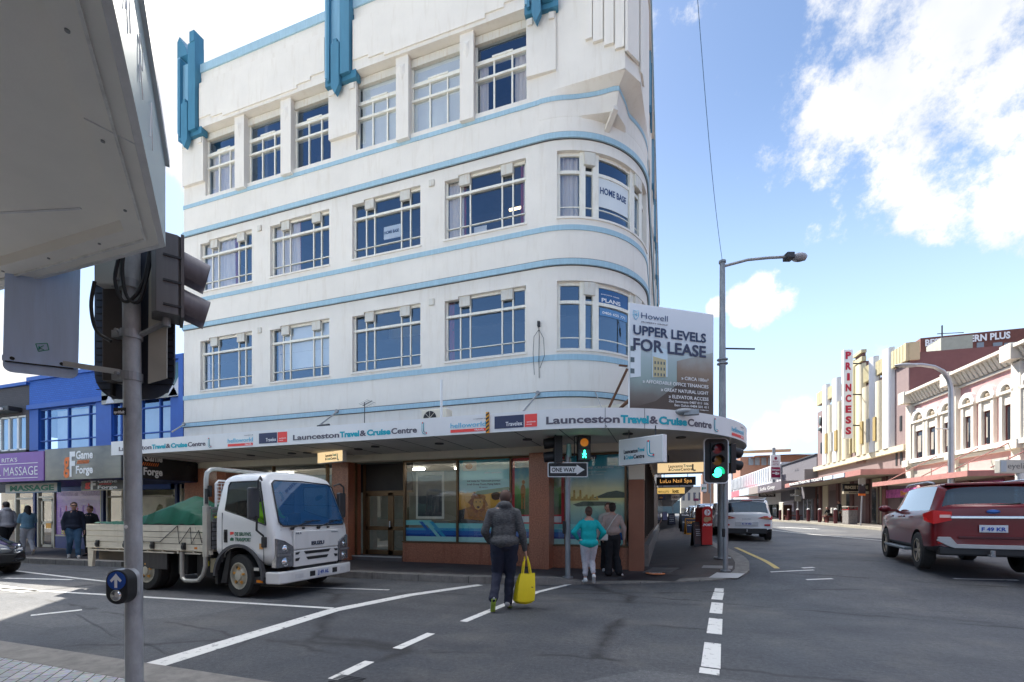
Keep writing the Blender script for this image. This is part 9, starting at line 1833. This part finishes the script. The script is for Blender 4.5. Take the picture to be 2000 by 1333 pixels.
p = G(1183, 1118, .15); person('woman facing the camera, mostly hidden behind the woman in taupe', p+Vector((.02, .25, 0)), TH+pi-.2, 1.68, {}, cloth('cream_top', (.5, .46, .4)), BLKT, (WSH, WSH), HAIRB, fat=1., vox=.014, flare=.02)
def ped(px, py, *a, **k): return person(a[0], G(px, py, .15), *a[1:], **k)
JEAN = cloth('blue_jeans', (.055, .12, .20)); NVY = cloth('navy_pullover', (.014, .018, .035)); DEN = cloth('denim_jacket', (.16, .28, .36)); HOO = cloth('grey_hoodie', (.42, .40, .42))
walk = dict(kneeL=(-.045, .08, .295), ankL=(-.045, .10, .05), toeL=(-.05, .18, .022), kneeR=(.05, .01, .29), ankR=(.05, -.13, .08), toeR=(.055, -.07, .02))
walk2 = dict(kneeR=(.045, .08, .295), ankR=(.045, .10, .05), toeR=(.05, .18, .022), kneeL=(-.05, .01, .29), ankL=(-.05, -.12, .08), toeL=(-.055, -.06, .02))
ped(144, 1090, 'stout man in navy pullover, jeans and sunglasses walking past the purple window', TH-pi/2-.7, 1.74, walk, NVY, JEAN, (flat('shoe_pale', (.5, .45, .4)), WSH), HAIRG, crop=True, fat=1.15, vox=.014, hemz=.50, glasses=True)
ped(176, 1086, 'person with short brown hair in black coat behind the truck tray', TH+pi+.1, 1.64, {}, BLKT, BLKT, (BLACK, BLACK), HAIRB, fat=1.15, vox=.014)
ped(54, 1083, 'young woman with long dark hair in blue denim jacket and pale trousers', TH+pi/2-.5, 1.66, {**walk, 'elR': (.12, .03, .66), 'wrR': (.04, .10, .63), 'elL': (-.12, .03, .66), 'wrL': (-.03, .10, .63)}, DEN, LTG, (flat('shoe_tan', (.45, .3, .2)), WSH), HAIRD, long_hair=.16, fat=1.05, vox=.014, hemz=.50)
ped(12, 1084, 'young man with dark hair in a pale grey hoodie at the left edge', TH+pi/2-.2, 1.78, walk2, HOO, BLKT, (WSH, WSH), HAIRD, fat=1.08, vox=.014, hood=True)
person('man in black shirt walking toward the camera far down the footpath', G(1287, 1019, .15), TH+pi, 1.74, {}, BLKT, cloth('olive_trouser', (.05, .055, .04)), (BLACK, BLACK), HAIRD, crop=True, vox=.02, fat=1.05)
person('man in dark clothes at the far left of the side street footpath', G(1272, 1018, .15), TH+pi, 1.78, {}, NVY, NAVYT, (BLACK, BLACK), HAIRD, crop=True, vox=.02)
sit = dict(hipL=(-.05, 0, .285), hipR=(.05, 0, .285), kneeL=(-.06, .24, .27), kneeR=(.06, .24, .27), ankL=(-.06, .23, .04), ankR=(.06, .23, .04), toeL=(-.06, .30, .018), toeR=(.06, .30, .018), waist=(0, .02, .37), chest=(0, .06, .48), shL=(-.10, .09, .56), shR=(.10, .09, .56), elL=(-.13, .15, .42), elR=(.13, .15, .42), wrL=(-.06, .25, .34), wrR=(.06, .25, .34), neck=(0, .11, .60), head=(0, .17, .66))
p_, s_ = far_at(1621, 1028, 1.3); person('person in black sitting bent forward on the maroon bench', p_, TH+pi/2+.3, 1.7, sit, BLKT, BLKT, (BLACK, BLACK), HAIRD, vox=.02, hemz=.27)
p_, s_ = far_at(1639, 1029, 1.5); person('woman in black standing beside the bench with a pale bag', p_, TH+pi/2, 1.72, {}, BLKT, BLKT, (WSH, WSH), HAIRB, vox=.02); b = MB(); b.box(-.22, .1, -.12, .12, .7, 1.15); o = b.build('shopping_bag', mat('bag_white', (.62, .60, .55), .5), None, False, bevel=.04); o.location = p_+Vector((-.35, -.1, 0)); tag(o, 'pale bag held by the woman in black beside the maroon bench', 'bag')
dsit = dict(sit); VEST = cloth('hi_vis_vest', (.35, .75, .02), var=.08); dl = tk.location+Vector((-.80, -.56, .68))
person('truck driver in a bright yellow vest and dark cap behind the open side window', dl, -pi/2, 1.72, {**dsit, 'waist': (0, .01, .38), 'chest': (0, .02, .50), 'shL': (-.11, .02, .585), 'shR': (.11, .02, .585), 'neck': (0, .02, .63), 'head': (0, .04, .71), 'elL': (-.12, .10, .46), 'elR': (.12, .10, .46), 'wrL': (-.07, .22, .44), 'wrR': (.07, .22, .44), 'ankL': (-.06, .24, .10), 'ankR': (.06, .24, .10)}, VEST, BLKT, None, HAIRD, vox=.016, hemz=.27)
